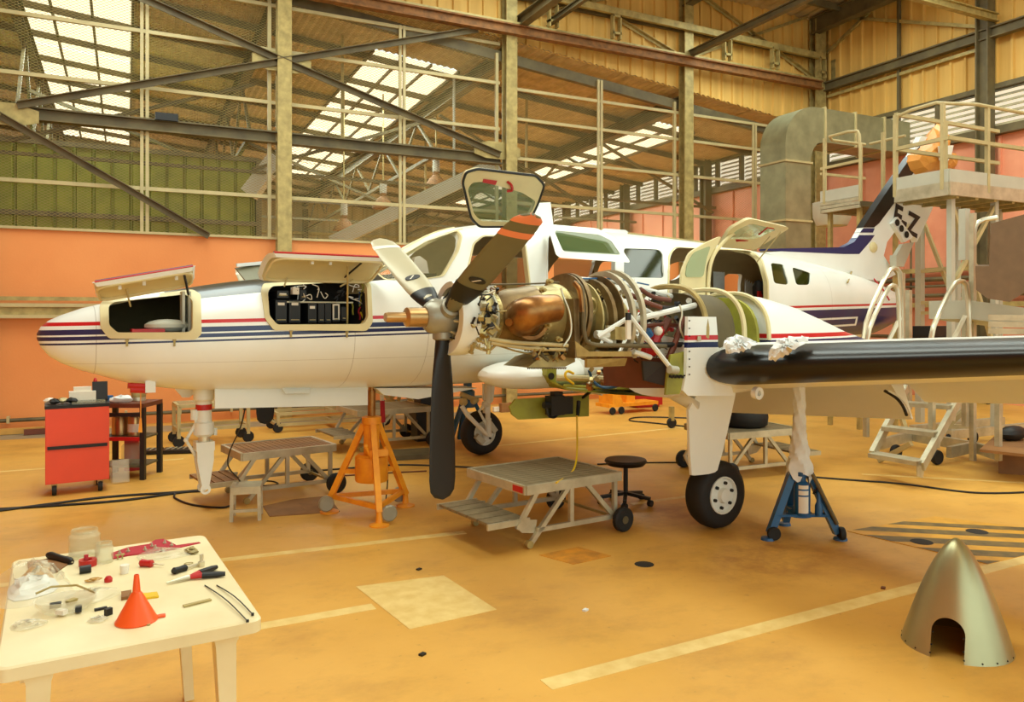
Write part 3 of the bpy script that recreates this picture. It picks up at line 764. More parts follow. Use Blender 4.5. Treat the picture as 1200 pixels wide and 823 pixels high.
cut += [prismcut(loopS(BAY1, 2), -1.2, -.02, 'cream'), prismcut(loopS(BAY2, 2), -1.2, -.02, 'cream')]
cut += [prismcut(loopS(CREW, 2), -1.2, -.3), prismcut(loopS(WIN2, 2), -1.2, -.3), prismcut(loopS(WIN3, 2), -1.2, 1.2)]
FARW = [(1.70, 2.74), (2.88, 3.42), (3.50, 3.86)]
for a0_, a1_ in FARW: cut += [prismcut([Vector(q) for q in rp([(a0_, 0, 1.95), (a1_, 0, 1.95), (a1_, 0, 2.41), (a0_, 0, 2.41)], .06)], .3, 1.2)]
cut += [prismcut(loopS(DOOR, 1), -1.2, -.25, 'cream'), prismcut(loopS(REAR1, 2), -1.2, -.3), prismcut(loopS(REAR2, 2), -1.2, -.3)]
cut += [prismcut(loopS(WSH, 2), -1.2, 1.2)]
cut += [prismcut([Vector(q) for q in rp([(5.50, 0, 2.08), (5.9, 0, 2.08), (5.82, 0, 2.32), (5.56, 0, 2.32)], .05)], .3, 1.2)]
farw = [Vector((p.x, 0, p.z)) for p in loopS([(862, 322), (864, 300), (890, 303), (888, 324)], 1)]
cut += [prismcut(farw, .3, 1.2)]
boolean(fus, cut)
def onring(outer, inner_, name, m, off=.015, depth=.05, parent=AC):
    return MB().ring(outer, inner_, (0, depth, 0)).build(name, m, parent)
def shrink(loop, k):
    c = sum(loop, Vector())/len(loop); return [Vector((p.x+(c.x-p.x)*k, p.y, p.z+(c.z-p.z)*k)) for p in loop]
lab(onring(loopS(BAY1o, 2, .014), loopS(BAY1, 2, .014), 'bay_frame', 'cream'), 'cream frame around the open nose baggage bay')
lab(onring(loopS(BAY2o, 2, .014), loopS(BAY2, 2, .014), 'bay_frame', 'cream'), 'cream frame around the open avionics bay')
def grow(pts, k):
    cx = sum(p[0] for p in pts)/len(pts); cy = sum(p[1] for p in pts)/len(pts); return [(cx+(x-cx)*(1+k), cy+(y-cy)*(1+k)) for x, y in pts]
for P_, nm, kk in ((CREW, 'hatch_frame', .05), (WIN2, 'window_frame', .03), (WSH, 'windscreen_frame', .035), (DOOR, 'door_frame', .03)):
    onring(loopS(grow(P_, kk), 2, .008), loopS(P_, 2, .008), nm, 'cream' if P_ is not WIN2 else 'white', depth=.06)
def pane(P_, name, m, mir=False, off=-.012):
    l = loopS(P_, 2, off)
    if mir: l = [Vector((p.x, -p.y, p.z)) for p in l]
    return MB().prism(l, (0, .008, 0)).build(name, m, AC)
for a0_, a1_ in FARW[:2]:
    k = MB(); k.box(((a0_+a1_)/2, .60, 2.17), (a1_-a0_+.04, .008, .50)); k.build('far_window', 'glass_tan', AC)
pane(WIN3, 'cabin_window', 'glass_dark'); pane(REAR1, 'cabin_window', 'glass_dark'); pane(REAR2, 'cabin_window', 'glass_dark'); pane(WSH, 'side_window', 'glass_clear')
# windscreen centre post and brow
k = MB(); k.tube([Vector((a, 0, sec(a)[1]-.02)) for a in arange(.36, 1.25, .1)], .03, 8); k.build('windscreen_post', 'cream', AC)
for sgn in (-1, 1):
    k = MB(); k.tube([Vector((a, sgn*(.16+.1*(a-.36)), sec(a)[1]-.035)) for a in arange(.36, 1.2, .1)], .016, 6); k.build('windscreen_rail', 'cream', AC)
k = MB(); k.prism([(.50, -.34, 2.10), (.50, .34, 2.10), (.80, .5, 2.10), (.80, -.5, 2.10)], (0, 0, .04)); k.build('instrument_coaming', 'dark', AC)
# cabin floor, seats, bulkheads
k = MB(); k.box((3.0, 0, 1.37), (4.2, .96, .04)); k.build('cabin_floor', 'dark', AC)
for (a, r) in ((1.15, -.30), (2.5, -.30), (3.4, -.30)):
    k = MB(); k.box((a, r, 1.55), (.46, .42, .12)); k.box((a+.22, r, 1.74), (.12, .42, .42), ry=.12); s_ = k.build('seat', 'tan', AC)
    k = MB(); k.box((a+.26, r, 2.0), (.1, .24, .12)); k.build('headrest', 'paper', s_)
k = MB(); k.prism([AP(484, 318, -.25), AP(486, 302, -.25), AP(492, 300, -.25), AP(500, 306, -.25), AP(503, 322, -.25)], (0, .06, 0)); k.build('headset_cover', 'paper', AC)
for x0_, x1_ in ((5.30, 5.50), (5.90, 6.12)):
    k = MB(); n_ = 10; k.loft([[Vector((x0_+(x1_-x0_)*i_/n_*(1 if z_ > 2 else .9), .46+(.02 if i_ % 2 else 0)+o_, z_)) for i_, o_ in [(i_, 0) for i_ in range(n_+1)]+[(i_, .01) for i_ in range(n_, -1, -1)]] for z_ in (1.85, 2.1, 2.34)]); k.build('cabin_curtain', 'cloth', AC)
k = MB(); k.box((5.7, .44, 1.86), (.9, .03, .30)); k.build('cabin_side_panel', 'ductw', AC)
# ---- avionics
def APb(px, py, r): return AP(px, py, r)
k = MB(); a0, a1 = AP(312, 380, -.42), AP(431, 380, -.42)
k.box(((a0.x+a1.x)/2, -.05, 1.75), (.9, .02, .62)); k.build('bay_bulkhead', 'dark', AC)
av = MB(); av.box(((a0.x+a1.x)/2, -.3, 1.685), (.82, .36, .015)); av.box(((a0.x+a1.x)/2, -.3, 1.878), (.55, .34, .012)); rack = av.build('equipment_shelf', 'alu', AC)
for (x0, x1, y0, y1) in ((323, 336, 352, 378), (339, 352, 352, 378), (361, 371, 356, 378), (373, 380, 356, 378), (381, 388, 355, 378), (390, 398, 357, 377), (352, 359, 340, 351), (325, 338, 341, 349), (400, 406, 360, 376)):
    p = AP(x0, y1, -.47); q = AP(x1, y0, -.47)
    k = MB(); k.box(((p.x+q.x)/2, -.34, (p.z+q.z)/2), (q.x-p.x, .26, q.z-p.z)); b = k.build('avionics_box', 'avionics', AC)
    if x1-x0 > 8:
        k = MB(); k.box(((p.x+q.x)/2, -.472, q.z-.03), ((q.x-p.x)*.6, .004, .022)); k.build('placard', 'paper', b)
    k = MB(); k.tube([(p.x+.01, -.478, p.z+.02), (q.x-.01, -.478, p.z+.02)], .004, 5); k.build('handle', 'steel_light', b)
p = AP(390, 375, -.475); q = AP(398, 356.5, -.475)
k = MB(); k.ring([p, (q.x, -.475, p.z), q, (p.x, -.475, q.z)], [(p.x+.012, -.475, p.z+.012), (q.x-.012, -.475, p.z+.012), (q.x-.012, -.475, q.z-.012), (p.x+.012, -.475, q.z-.012)], (0, .01, 0)); k.build('box_bezel', 'paper', AC)
random.seed(3)
for i in range(16):
    x = random.uniform(335, 426); y = random.uniform(333, 352); r = -.42-random.random()*.06
    pts = [AP(x+random.uniform(-7, 7), y+random.uniform(-2, 12)*j/3, r+random.uniform(-.02, .02)) for j in range(5)]
    k = MB(); k.tube(smoothline(pts, 2), .004, 5); k.build('wire', random.choice(['cloth', 'cloth', 'paper', 'black', 'avionics']), AC)
for (x, y, m) in ((423, 352, 'zinc'), (427, 360, 'zinc'), (425, 340, 'zinc'), (421, 368, 'strap'), (420, 350, 'blue'), (413, 362, 'zinc'), (424, 374, 'ylw')):
    pts = [AP(x+random.uniform(-2, 2), y-8+j*5, -.45) for j in range(4)]; k = MB(); k.tube(smoothline(pts), .007, 5); k.build('wire', m, AC)
p = AP(347, 341, -.47); k = MB(); k.box((p.x, -.44, p.z), (.05, .06, .055)); k.build('relay_box', 'paper', AC)
# strut of the avionics door
k = MB(); k.tube([AP(407, 380, -.56), AP(407.5, 312, -.72)], .008, 8); k.build('door_strut', 'steel', AC)
# things in the nose bay
k = MB(); k.ball(AP(196, 382, -.3), .16, 14, (1, .5, .32)); k.build('nose_bay_cover', 'ductw', AC)
k = MB(); k.box(AP(173, 388, -.32), (.22, .12, .03)); k.build('bay_pouch', 'red', AC)
for x in (214, 221): k = MB(); k.box(AP(x, 368, -.3), (.02, .1, .34)); k.build('bay_rib', 'ductw', AC)
# ---- opened nose doors (curved panels with inner lip)
def door_panel(a0, a1, r0, z0, r1, z1, bulge, name, m, lbl, skew=0., dz=0., th=.035, n=10, mk=8):
    """panel hinged along (r0,z0), free edge along (r1,z1); a from a0 to a1; dz = rise of the whole edge from a0 to a1"""
    def pt(s, t, o=0.):
        a = a0+(a1-a0)*s; r = r0+(r1-r0)*t; z = z0+(z1-z0)*t+dz*s
        nr, nz = -(z1-z0), (r1-r0); L = math.hypot(nr, nz); nr /= L; nz /= L
        if nz < 0: nr, nz = -nr, -nz
        b = bulge*4*t*(1-t)+o
        return Vector((a+skew*t, r+nr*b, z+nz*b))
    k = MB(); vs = []; fs = []
    for o in (0, -th):
        for i in range(n+1):
            for j in range(mk+1):
                s, t = i/n, j/mk
                # round the corners
                e = .09; ss = s; 
                tt = t
                if t < .15 or t > .85:
                    f = (abs(t-.5)-.35)/.15; ss = .5+(s-.5)*(1-.05*f*f)
                if o: ss = .5+(ss-.5)*.95; tt = .5+(tt-.5)*.9
                vs.append(pt(ss, tt, o))
    N = (n+1)*(mk+1)
    for i in range(n):
        for j in range(mk):
            q = i*(mk+1)+j; fs.append((q, q+1, q+mk+2, q+mk+1)); fs.append((N+q, N+q+mk+1, N+q+mk+2, N+q+1))
    bd = [j for j in range(mk+1)] + [i*(mk+1)+mk for i in range(1, n+1)] + [n*(mk+1)+j for j in range(mk-1, -1, -1)] + [i*(mk+1) for i in range(n-1, 0, -1)]
    k.add(vs, fs)
    o_ = k.add([], []) ; 
    fs2 = [(bd[i], bd[(i+1) % len(bd)], N+bd[(i+1) % len(bd)], N+bd[i]) for i in range(len(bd))]
    for f in fs2: k.f.append(f); k.mi.append(0)
    k.mi[:] = [1 if all(i >= N for i in f) else 0 for f in k.f]
    d = lab(k.build(name, [m, 'cream'], AC), lbl)
    return d, pt
pA = AP(306, 328, -.45); pB = AP(434, 322, -.45)
d, pt = door_panel(pA.x-.03, pB.x+.02, -.43, 2.055, -.82, 2.235, .05, 'bay_door', 'white', 'avionics bay door swung up', dz=-.0)
for t0, t1, m in ((.985, 1.0, 'red'), (.93, .965, 'navy')):
    k = MB(); k.tube([pt(s, (t0+t1)/2, .004) for s in arange(0.03, .97, .1)], .009, 6); k.build('door_stripe', m, d)
def liprim(d, pt, th, s0=.04, s1=.96, t0=.08, t1=.92):
    loop = rp([pt(s0, t0, -th), pt(s1, t0, -th), pt(s1, t1, -th), pt(s0, t1, -th)], .09)
    k = MB(); k.tube(loop, .012, 6, closed=True); k.build('door_seal', 'cream', d)
liprim(d, pt, .04)
for s in (.23, .8): k = MB(); k.tube([pt(s, .15, -.04), AP(333+ (s-.23)*115, 336, -.5)], .007, 6); k.build('hinge_arm', 'steel_light', d)
for s in (.35, .5): k = MB(); k.box(pt(s, .8, -.055), (.02, .03, .03)); k.build('latch', 'cloth', d)
k = MB(); k.tube([pt(.76, .85, -.05), AP(404, 325, -.5)], .008, 6); k.build('gas_strut', 'black', d)
p0, p1 = AP(117, 352, -.38), AP(229, 338, -.5)
d, pt = door_panel(p0.x-.02, p1.x+.02, -.36, 1.885, -.74, 1.985, .05, 'nose_bay_door', 'white', 'nose baggage door swung up', dz=.135, skew=-.06)
for t0, m in ((.99, 'red'), (.945, 'navy'), (.90, 'navy')):
    k = MB(); k.tube([pt(s, t0, .004) for s in arange(0.03, .97, .1)], .008, 6); k.build('door_stripe', m, d)
liprim(d, pt, .04)
for s in (.3, .9): k = MB(); k.tube([pt(s, .3, -.04), pt(s+.03, -.05, -.08)], .007, 6); k.build('hinge_arm', 'steel_light', d)
for s in (.25, .48, .8): k = MB(); k.box(pt(s, .75, -.06), (.02, .03, .045)); k.build('latch', 'cloth', d)
k = MB(); k.tube([pt(.88, .8, -.05), AP(221, 345, -.45)], .009, 6); k.build('gas_strut', 'black', d)
# opposite avionics door, seen beyond the nose
k = MB(); k.prism([AP(276, 314, .75), AP(300, 309, .75), AP(345, 305, .75), AP(345, 328, .55), AP(292, 334, .55)], (0, .04, 0)); lab(k.build('bay_door', ['blade_grey'], AC), 'grey inner side of the far avionics door')
k = MB(); k.bar(AP(277, 311, .73), AP(345, 305, .73), .03, .03); k.build('door_edge', 'white', AC)
# latches under the bays
for (x, y) in ((149, 402), (204.5, 402), (341, 391.5), (406.5, 392)):
    p = AS(x, y, .006); k = MB(); k.box(p, (.014, .012, .05)); k.box(p+Vector((0, 0, .02)), (.022, .016, .012)); k.build('latch', 'steel', AC)
# ---- crew hatch held open above the roof
def hp(x, y, r0=-.50, r1=-.95, ya=268, yb=200): return AP(x, y, r0+(r1-r0)*(ya-y)/(ya-yb))
HO = [(562, 266), (552, 256), (542, 214), (546, 202), (560, 198), (628, 206), (638, 217), (630, 240), (617, 266)]
HI = [(563, 259), (555, 250), (548, 222), (553, 214), (566, 213), (612, 226), (628, 236), (623, 248), (613, 261)]
o_ = rpx(hp, HO, 4); i_ = rpx(hp, HI, 4)
h = lab(MB().ring(o_, i_, (0, .035, .02)).build('crew_hatch', 'cream', AC), 'crew hatch with green window raised above the cockpit')
MB().prism(i_, (0, .006, 0)).build('hatch_window', 'glass', h)
k = MB(); k.tube(o_, .012, 6, closed=True); k.build('hatch_seal', 'black', h)
k = MB(); k.prism([hp(566, 210)+Vector((0, -.01, 0)), hp(565, 214)+Vector((0, -.01, 0)), hp(580, 217)+Vector((0, -.01, 0)), hp(582, 212)+Vector((0, -.01, 0))], (0, .008, 0)); k.build('placard', 'red', h)
k = MB(); k.tube(smoothline([hp(594, 213), hp(597, 217)+Vector((0, -.03, 0)), hp(599, 224)+Vector((0, -.03, 0)), hp(594, 224)]), .012, 6); k.build('hatch_handle', 'red', h)
# window panel swung out over the cabin side
def wp(x, y): 
    f = min(1, max(0, (y-266-(x-645)*.11)/34)); return AP(x, y, -.55-.42*f)
o_ = rpx(wp, [(643, 264), (702, 269), (721, 280), (739, 308), (654, 302)], 4); i_ = rpx(wp, [(649, 270), (702, 275), (716, 282), (728, 299), (660, 295)], 4)
h = lab(MB().ring(o_, i_, (0, .03, .015)).build('window_hatch', 'white', AC), 'white window panel swung out behind the crew hatch')
MB().prism(i_, (0, .006, 0)).build('hatch_window', 'glass', h)
k = MB(); k.prism([AP(628, 238, .55), AP(645, 237, .55), AP(649, 268, .5), AP(622, 268, .5)], (0, .05, 0)); k.build('far_hatch', 'white', AC)
# ---- passenger door leaves
def cd(x, y): 
    f = min(1, max(0, (288-y)/30)); return AP(x, y, -.62-.5*f)
o_ = rpx(cd, [(843, 290), (856, 268), (878, 256), (926, 267), (885, 293)], 5)
i_ = rpx(cd, [(853, 280), (863, 270), (880, 262), (910, 269), (886, 280)], 4)
h = lab(MB().ring(o_, i_, (0, .04, .02)).build('cabin_door', 'cream', AC), 'upper cabin door raised over the doorway')
MB().prism(i_, (0, .006, 0)).build('door_window', 'glass_pale', h)
MB().prism([cd(861, 281)+Vector((0, -.02, 0)), cd(861, 285.5)+Vector((0, -.02, 0)), cd(874, 287)+Vector((0, -.02, 0)), cd(875, 282)+Vector((0, -.02, 0))], (0, .01, 0)).build('placard', 'red', h)
k = MB(); k.tube([cd(889, 275), cd(899, 266.5), cd(906, 268)], .01, 6); k.build('door_handle', 'red', h)
k = MB(); k.tube([AP(886, 308, -.7), AP(915, 272, -1.0)], .007, 6); k.tube([AP(890, 291, -.68), AP(902, 277, -1.0)], .006, 6); k.build('door_strut', 'steel_light', AC)
LF = [(797, 352), (799, 318), (808, 296), (826, 285), (846, 276), (838, 292), (828, 310), (826, 352)]
LW = [(802, 325), (804, 310), (812, 296), (832, 288), (827, 303), (823, 325)]
def lf(x, y): return AP(x, y, -.82)
o_ = rpx(lf, LF, 5)
h = lab(MB().prism(o_, (0, .03, 0)).build('cabin_door', 'cream', AC), 'forward cabin door leaf standing open with pale window')
MB().prism([q+Vector((0, -.012, 0)) for q in rpx(lf, LW, 4)], (0, .008, 0)).build('door_window', 'glass_pale', h)
k = MB(); k.tube(smoothline([lf(828, 358)-Vector((0, .02, 0)), lf(828, 330)-Vector((0, .02, 0)), lf(831, 305)-Vector((0, .02, 0)), lf(842, 287)-Vector((0, .02, 0)), lf(866, 266)-Vector((0, .02, 0))]), .02, 8); k.build('door_edge', 'cream', h)
k = MB(); k.ball(AP(889, 340, -.3), .08, 10, (1, 1, 1.6)); k.build('headrest', 'black', AC)
k = MB(); k.box(AP(890, 356, -.35), (.06, .03, .3)); k.build('seat_belt', 'red', AC)
# ---- wing
def tk(r): return max(.12, .365-.058*(abs(r)-2.5))
def zl(r): return 1.385+.080*(abs(r)-2.5)
def chord(r): return 1.98-.115*(abs(r)-2.5) if abs(r) > 2.5 else 2.05
LEA = 1.97
def foil(n=16):
    q = []
    xs = [(1-math.cos(PI*i/n))/2 for i in range(n+1)]
    th = lambda x: 5*(.2969*math.sqrt(x)-.126*x-.3516*x*x+.2843*x**3-.1036*x**4)
    up = [(x, th(x)*1.0+.10*x*(1-x)) for x in xs]; lo = [(x, -th(x)*1.0+.10*x*(1-x)) for x in xs]
    return up[::-1]+lo[1:-1]
FO = foil()
def wring(r, off=0., a_off=0., tks=1.):
    c = chord(r); t = tk(r)*tks; z0 = zl(r); s = -1 if r < 0 else 1
    return [Vector((LEA+a_off+x*c, r, z0+y*t*1.0-x*.05)) for x, y in FO]
def wing(sgn):
    rs = [.62, 1.2, 1.7, 2.1, 2.5, 3.0, 3.6, 4.2, 4.8, 5.4, 6.0, 6.6, 7.1, 7.35, 7.5]
    k = MB(); R = []
    for r in rs:
        q = wring(sgn*r)
        if r > 7.2:
            f = (r-7.2)/.3; c = sum(q, Vector())/len(q); q = [Vector((c.x+(p.x-c.x)*(1-.25*f), p.y, c.z+(p.z-c.z)*(1-.8*f))) for p in q]
        R.append(q)
    k.loft(R)
    w = k.build('wing', 'white', AC); lab(w, 'left wing reaching towards the camera' if sgn < 0 else 'right wing beyond the fuselage')
    # boot: grid hugging the leading edge, rounded inboard end
    k = MB(); vs = []; fs = []; m = 16; rr = [2.56, 2.57, 2.59, 2.62, 2.68, 2.76, 3.0, 3.6, 4.4, 5.2, 6.0, 6.8, 7.2]
    th = lambda x: 5*(.2969*math.sqrt(x)-.126*x-.3516*x*x+.2843*x**3-.1036*x**4)
    for r in rr:
        S = .125*math.sqrt(max(0.02, 1-max(0, 1-(r-2.555)/.2)**2)) if r < 2.755 else .125
        c = chord(r); t = tk(r)*1.03; z0 = zl(r)
        for j in range(m+1):
            u = -1+2*j/m; x = (abs(u)**2)*S*(.75 if u < 0 else 1.0); y = math.copysign(th(x)*1.0, u)+.10*x*(1-x)
            vs.append(Vector((LEA-.012+x*c, sgn*r, z0+y*t-x*.05)))
    for i in range(len(rr)-1):
        for j in range(m): q = i*(m+1)+j; fs.append((q, q+1, q+m+2, q+m+1))
    k.add(vs, fs); k.build('deicing_boot', 'boot', w, smooth=60)
    # flap hanging down
    k = MB(); pts = []
    for r in (1.0, 3.06):
        a0 = LEA+chord(r)*.80; z0 = zl(r)-.10
        pts.append([Vector((a0, sgn*r, z0+.07)), Vector((a0-.06, sgn*r, z0-.01)), Vector((a0-.02, sgn*r, z0-.10)), Vector((a0+.28, sgn*r, z0-.40)), Vector((a0+.29, sgn*r, z0-.39)), Vector((a0+.12, sgn*r, z0-.05))])
    k.loft(pts); f = k.build('flap', 'white', w)
    k = MB(); pts = []
    for r in (3.14, 6.9):
        a0 = LEA+chord(r)*.80; z0 = zl(r)-.08
        pts.append([Vector((a0, sgn*r, z0+.05)), Vector((a0-.03, sgn*r, z0-.02)), Vector((a0, sgn*r, z0-.07)), Vector((a0+.33, sgn*r, z0-.28)), Vector((a0+.34, sgn*r, z0-.27)), Vector((a0+.12, sgn*r, z0-.01))])
    k.loft(pts); k.build('aileron', 'white', w)
    k = MB(); k.box((LEA+chord(2.4)*.8+.05, sgn*1.7, zl(1.7)-.1), (.25, .03, .16)); k.build('flap_track', 'steel', f)
    return w
wL = wing(-1); wR = wing(1)
k = MB(); q = Vector((0, 0, 0)); pts = [AP(1036, 458, -3.1), AP(1050, 466, -3.15), AP(1058, 476, -3.2), AP(1062, 487, -3.2)]
k.tube(smoothline(pts), .012, 6); k.build('flap_end_rib', 'black', wL)
k = MB(); k.tube(smoothline([p+Vector((.02, -.02, 0)) for p in pts]), .008, 6); k.build('flap_end_rib', 'white', wL)
k = MB(); k.lathe([(.02, -.02), (.045, -.02), (.045, .02), (.02, .02)], AP(887, 461, -2.9), axis='Y', n=14); k.build('tie_down_ring', 'white', wL)
# inboard leading edge, opened up: fairing, rib, tray and tubes
k = MB(); R = []
for a_, s_ in ((1.08, .02), (1.1, .35), (1.17, .62), (1.3, .85), (1.5, .98), (1.8, 1.0), (2.05, 1.0)):
    c = Vector((a_, -.80, 1.245)); R.append([c+Vector((0, .30*s_*math.cos(t), .135*s_*math.sin(t))) for t in [2*PI*j/20 for j in range(20)]])
k.loft(R); k.build('wing_root_fairing', 'white', AC)
def tubeA(pts, r, m, name, par, rad=None, n=8, it=1):
    q = [AP(*p) for p in pts]; k = MB(); k.tube(smoothline(q, it) if it else q, r, n); return k.build(name, m, par)
k = MB(); k.prism([AP(642, 432, -1.15), AP(652, 432, -1.15), AP(652, 452, -1.15), AP(646, 448, -1.15), AP(640, 440, -1.15)], (.0, .4, 0)); rib = k.build('wing_rib', 'zinc', AC)
k = MB(); k.lathe([(0, -.01), (.03, -.01), (.03, .0)], AP(645.5, 441, -1.16), axis='Y', n=12); k.build('rib_hole', 'dark', rib)
k = MB(); q0 = [AP(648, 447, -1.2), AP(665, 455, -1.35), AP(720, 460, -1.6), AP(775, 463, -1.85), AP(800, 466, -2.0)]
for i in range(len(q0)-1):
    a, b = q0[i], q0[i+1]; k.prism([a, b, b+Vector((.1, .55, .0)), a+Vector((.1, .55, .0))], (0, 0, -.018))
k.build('wing_tray', 'zinc', AC)
k = MB(); k.prism([AP(652, 430, -1.0), AP(800, 430, -1.0), AP(800, 464, -1.0), AP(652, 452, -1.0)], (0, .02, 0)); k.build('wing_spar', 'dark', AC)
for pts, r, m in (([(652, 443, -1.3), (700, 444, -1.45), (735, 446, -1.6)], .028, 'steel_light'), ([(660, 452, -1.35), (730, 456, -1.6), (770, 457, -1.7)], .012, 'zinc'), ([(672, 450, -1.4), (661, 442, -1.4), (664, 434, -1.4), (672, 438, -1.4)], .011, 'ylw'),
                  ([(690, 434, -1.6), (694, 447, -1.6), (705, 455, -1.65), (720, 454, -1.7), (735, 448, -1.7)], .012, 'blue'), ([(726, 430, -1.8), (736, 436, -1.8), (740, 450, -1.8)], .02, 'red'), ([(705, 433, -1.7), (712, 445, -1.7), (725, 448, -1.7)], .01, 'black'), ([(712, 440, -1.7), (700, 438, -1.7), (690, 450, -1.7)], .008, 'alu')):
    tubeA(pts, r, m, 'control_line', AC, it=2)
random.seed(11)
for i in range(26):
    x = random.uniform(690, 735); y = random.uniform(432, 456); s_ = random.uniform(.012, .035)
    k = MB(); k.box(AP(x, y, -1.45-random.random()*.3), (s_, s_, s_*random.uniform(.5, 1.4)), rz=random.random()*3, rx=random.random()); k.build('wing_fitting', random.choice(['alu', 'steel', 'engine2', 'black', 'bronze', 'zinc']), AC)
# ---- nacelle (left engine)
NR = -2.1
def nring(a, w, zt, zb, n=28, ex=2.6, c=NR):
    zc = (zt+zb)/2; h = (zt-zb)/2
    return [Vector((a, c+w*math.copysign(abs(math.cos(t))**(2/ex), math.cos(t)), zc+h*math.copysign(abs(math.sin(t))**(2/ex), math.sin(t)))) for t in [2*PI*j/n for j in range(n)]]
def halfnac(c, nm):
    NS = [(2.72, .42, 1.95, 1.16), (2.95, .42, 1.93, 1.16), (3.3, .40, 1.86, 1.2), (3.7, .34, 1.75, 1.25), (4.1, .24, 1.64, 1.32), (4.5, .10, 1.56, 1.42)]
    k = MB(); k.loft([nring(*s, c=c) for s in NS]); n = k.build(nm, 'nac', AC); return n
g = NG('white_nacelle_paint'); zz = g.math('ADD', g.xyz(2), g.math('MULTIPLY', g.xyz(0), .0))
base = g.mix(g.band(zz, 1.59, 1.625), lin((236, 240, 234)), lin((196, 26, 34))); base = g.mix(g.band(zz, 1.535, 1.575), base, lin((22, 34, 84))); g.col(base); MT['nac'] = g.set(.3)
nac = lab(halfnac(NR, 'nacelle'), 'left engine nacelle tail tapering over the wing')
# hoops
def hoop(a, w, zt, zb, rad, m, par, name, t0=0., t1=PI, ex=2.6, c=NR):
    zc = (zt+zb)/2; h = (zt-zb)/2
    k = MB(); k.tube([Vector((a, c+w*math.copysign(abs(math.cos(t))**(2/ex), math.cos(t)), zc+h*math.copysign(abs(math.sin(t))**(2/ex), math.sin(t)))) for t in [t0+(t1-t0)*j/24 for j in range(25)]], rad, 6); return k.build(name, m, par)
hoop(2.70, .425, 1.955, 1.2, .018, 'cream', nac, 'nacelle_hoop'); hoop(2.42, .42, 1.98, 1.2, .02, 'cream', nac, 'nacelle_hoop'); hoop(2.02, .41, 2.0, 1.2, .022, 'steel', nac, 'nacelle_hoop')
k = MB(); k.loft([nring(2.60, .39, 1.92, 1.18), nring(2.63, .39, 1.92, 1.18)]); k.build('firewall', 'zinc', nac)
k = MB(); k.loft([nring(2.06, .385, 1.95, 1.18), nring(2.10, .385, 1.95, 1.18), nring(2.36, .385, 1.94, 1.18)]); k.build('dark_bulkhead', 'bayin', nac)  # dark bulkhead added so the open hoops look dark inside
k = MB(); k.prism([AP(830, 362, -2.35), AP(847, 372, -2.4), AP(846, 394, -2.45), AP(833, 393, -2.45)], (0, .02, 0)); k.build('access_panel', 'zinc', nac)
tubeA([(806, 352, -2.3), (842, 369, -2.3)], .022, 'white_matte', 'nacelle_strut', nac, it=0); tubeA([(798, 362, -2.35), (832, 356, -2.3)], .018, 'white_matte', 'nacelle_strut', nac, it=0)
# white side skin ahead of the wing
k = MB(); sk = [AP(806, 371, -2.52), AP(839, 371.5, -2.52), AP(841, 396, -2.54), AP(841, 404, -2.56), AP(860, 464, -2.56), AP(806, 464, -2.52), AP(800, 458, -2.52), AP(804, 440, -2.52)]
k.prism(sk, (0, .03, 0)); skin = k.build('nacelle_side_skin', 'nac', nac)
for i in range(8):
    p = AP(807.5, 376+i*9, -2.53); k = MB(); k.lathe([(0, -.004), (.006, -.004), (.006, 0)], p, axis='Y', n=8); k.build('fastener', 'dark', skin)
k = MB(); k.box(AP(819, 397, -2.53), (.035, .008, .035)); k.build('placard', 'alu', skin)
k = MB(); k.loft([nring(1.86, .40, 1.62, 1.14), nring(1.98, .41, 1.6, 1.13), nring(2.3, .43, 1.58, 1.12), nring(2.75, .42, 1.6, 1.14)]); k.build('lower_nacelle', 'white', nac)
k = MB(); k.prism([AP(786, 416, -2.48), AP(804, 412, -2.48), AP(804, 440, -2.5), AP(796, 462, -2.5), AP(780, 463, -2.45), AP(782, 440, -2.45)], (0, .02, 0)); k.build('firewall_panel', 'zinc', nac)
k = MB()
for i in range(9): k.box(AP(785+i*2.1, 441+ (i % 2)*.8, -2.5), (.008, .02, .02))
k.build('torn_sealant_strip', 'dark', nac)
# intake box
k = MB(); k.prism([AP(735, 418, -2.1), AP(782, 420, -2.35), AP(782, 455, -2.35), AP(737, 455, -2.1)], (0, .3, 0)); ib = k.build('intake_duct', 'brown', nac)
k = MB(); k.prism([AP(753, 423, -2.27), AP(780, 425, -2.38), AP(778, 452, -2.38), AP(755, 446, -2.27)], (0, .02, 0)); k.build('intake_mouth', 'avionics', ib)
# ---- engine: built along its axis (local a), centre (NR, 1.76)
ZA = 1.76
eng = None
def EC(a, dr=0, dz=0): return (a, NR+dr, ZA-.015*a+dz)
EA = [(-9, -9), (.2, .13), (.45, .36), (.82, .70), (1.12, .94), (1.74, 1.34), (1.9, 1.5), (9, 8.6)]
def ea(a):
    for i in range(len(EA)-1):
        if a <= EA[i+1][0]: f = (a-EA[i][0])/(EA[i+1][0]-EA[i][0]); return EA[i][1]+(EA[i+1][1]-EA[i][1])*f
def wx(k):
    for v in k.v: v.x = ea(v.x)
    return k
k = MB(); k.lathe([(.0, .24), (.09, .24), (.10, .30), (.12, .34), (.14, .40), (.165, .43), (.18, .44), (.18, .47), (.17, .48)], EC(0), axis='X', n=32); eng = lab(wx(k).build('engine', 'engine2', AC), 'left turboprop engine with its cowlings removed')
def ep(mb, name, m, smooth=35): return mb.build(name, m, eng, smooth=smooth)
k = MB(); k.lathe([(.171, .475), (.188, .56), (.203, .70), (.222, .80), (.222, .82), (.205, .83)], EC(0), axis='X', n=32); ep(wx(k), 'exhaust_duct', 'engine')
k = MB(); k.lathe([(.214, .82), (.22, .83), (.222, 1.05), (.237, 1.07), (.237, 1.10), (.20, 1.12)], EC(0), axis='X', n=32); ep(wx(k), 'combustor_case', 'engine2')
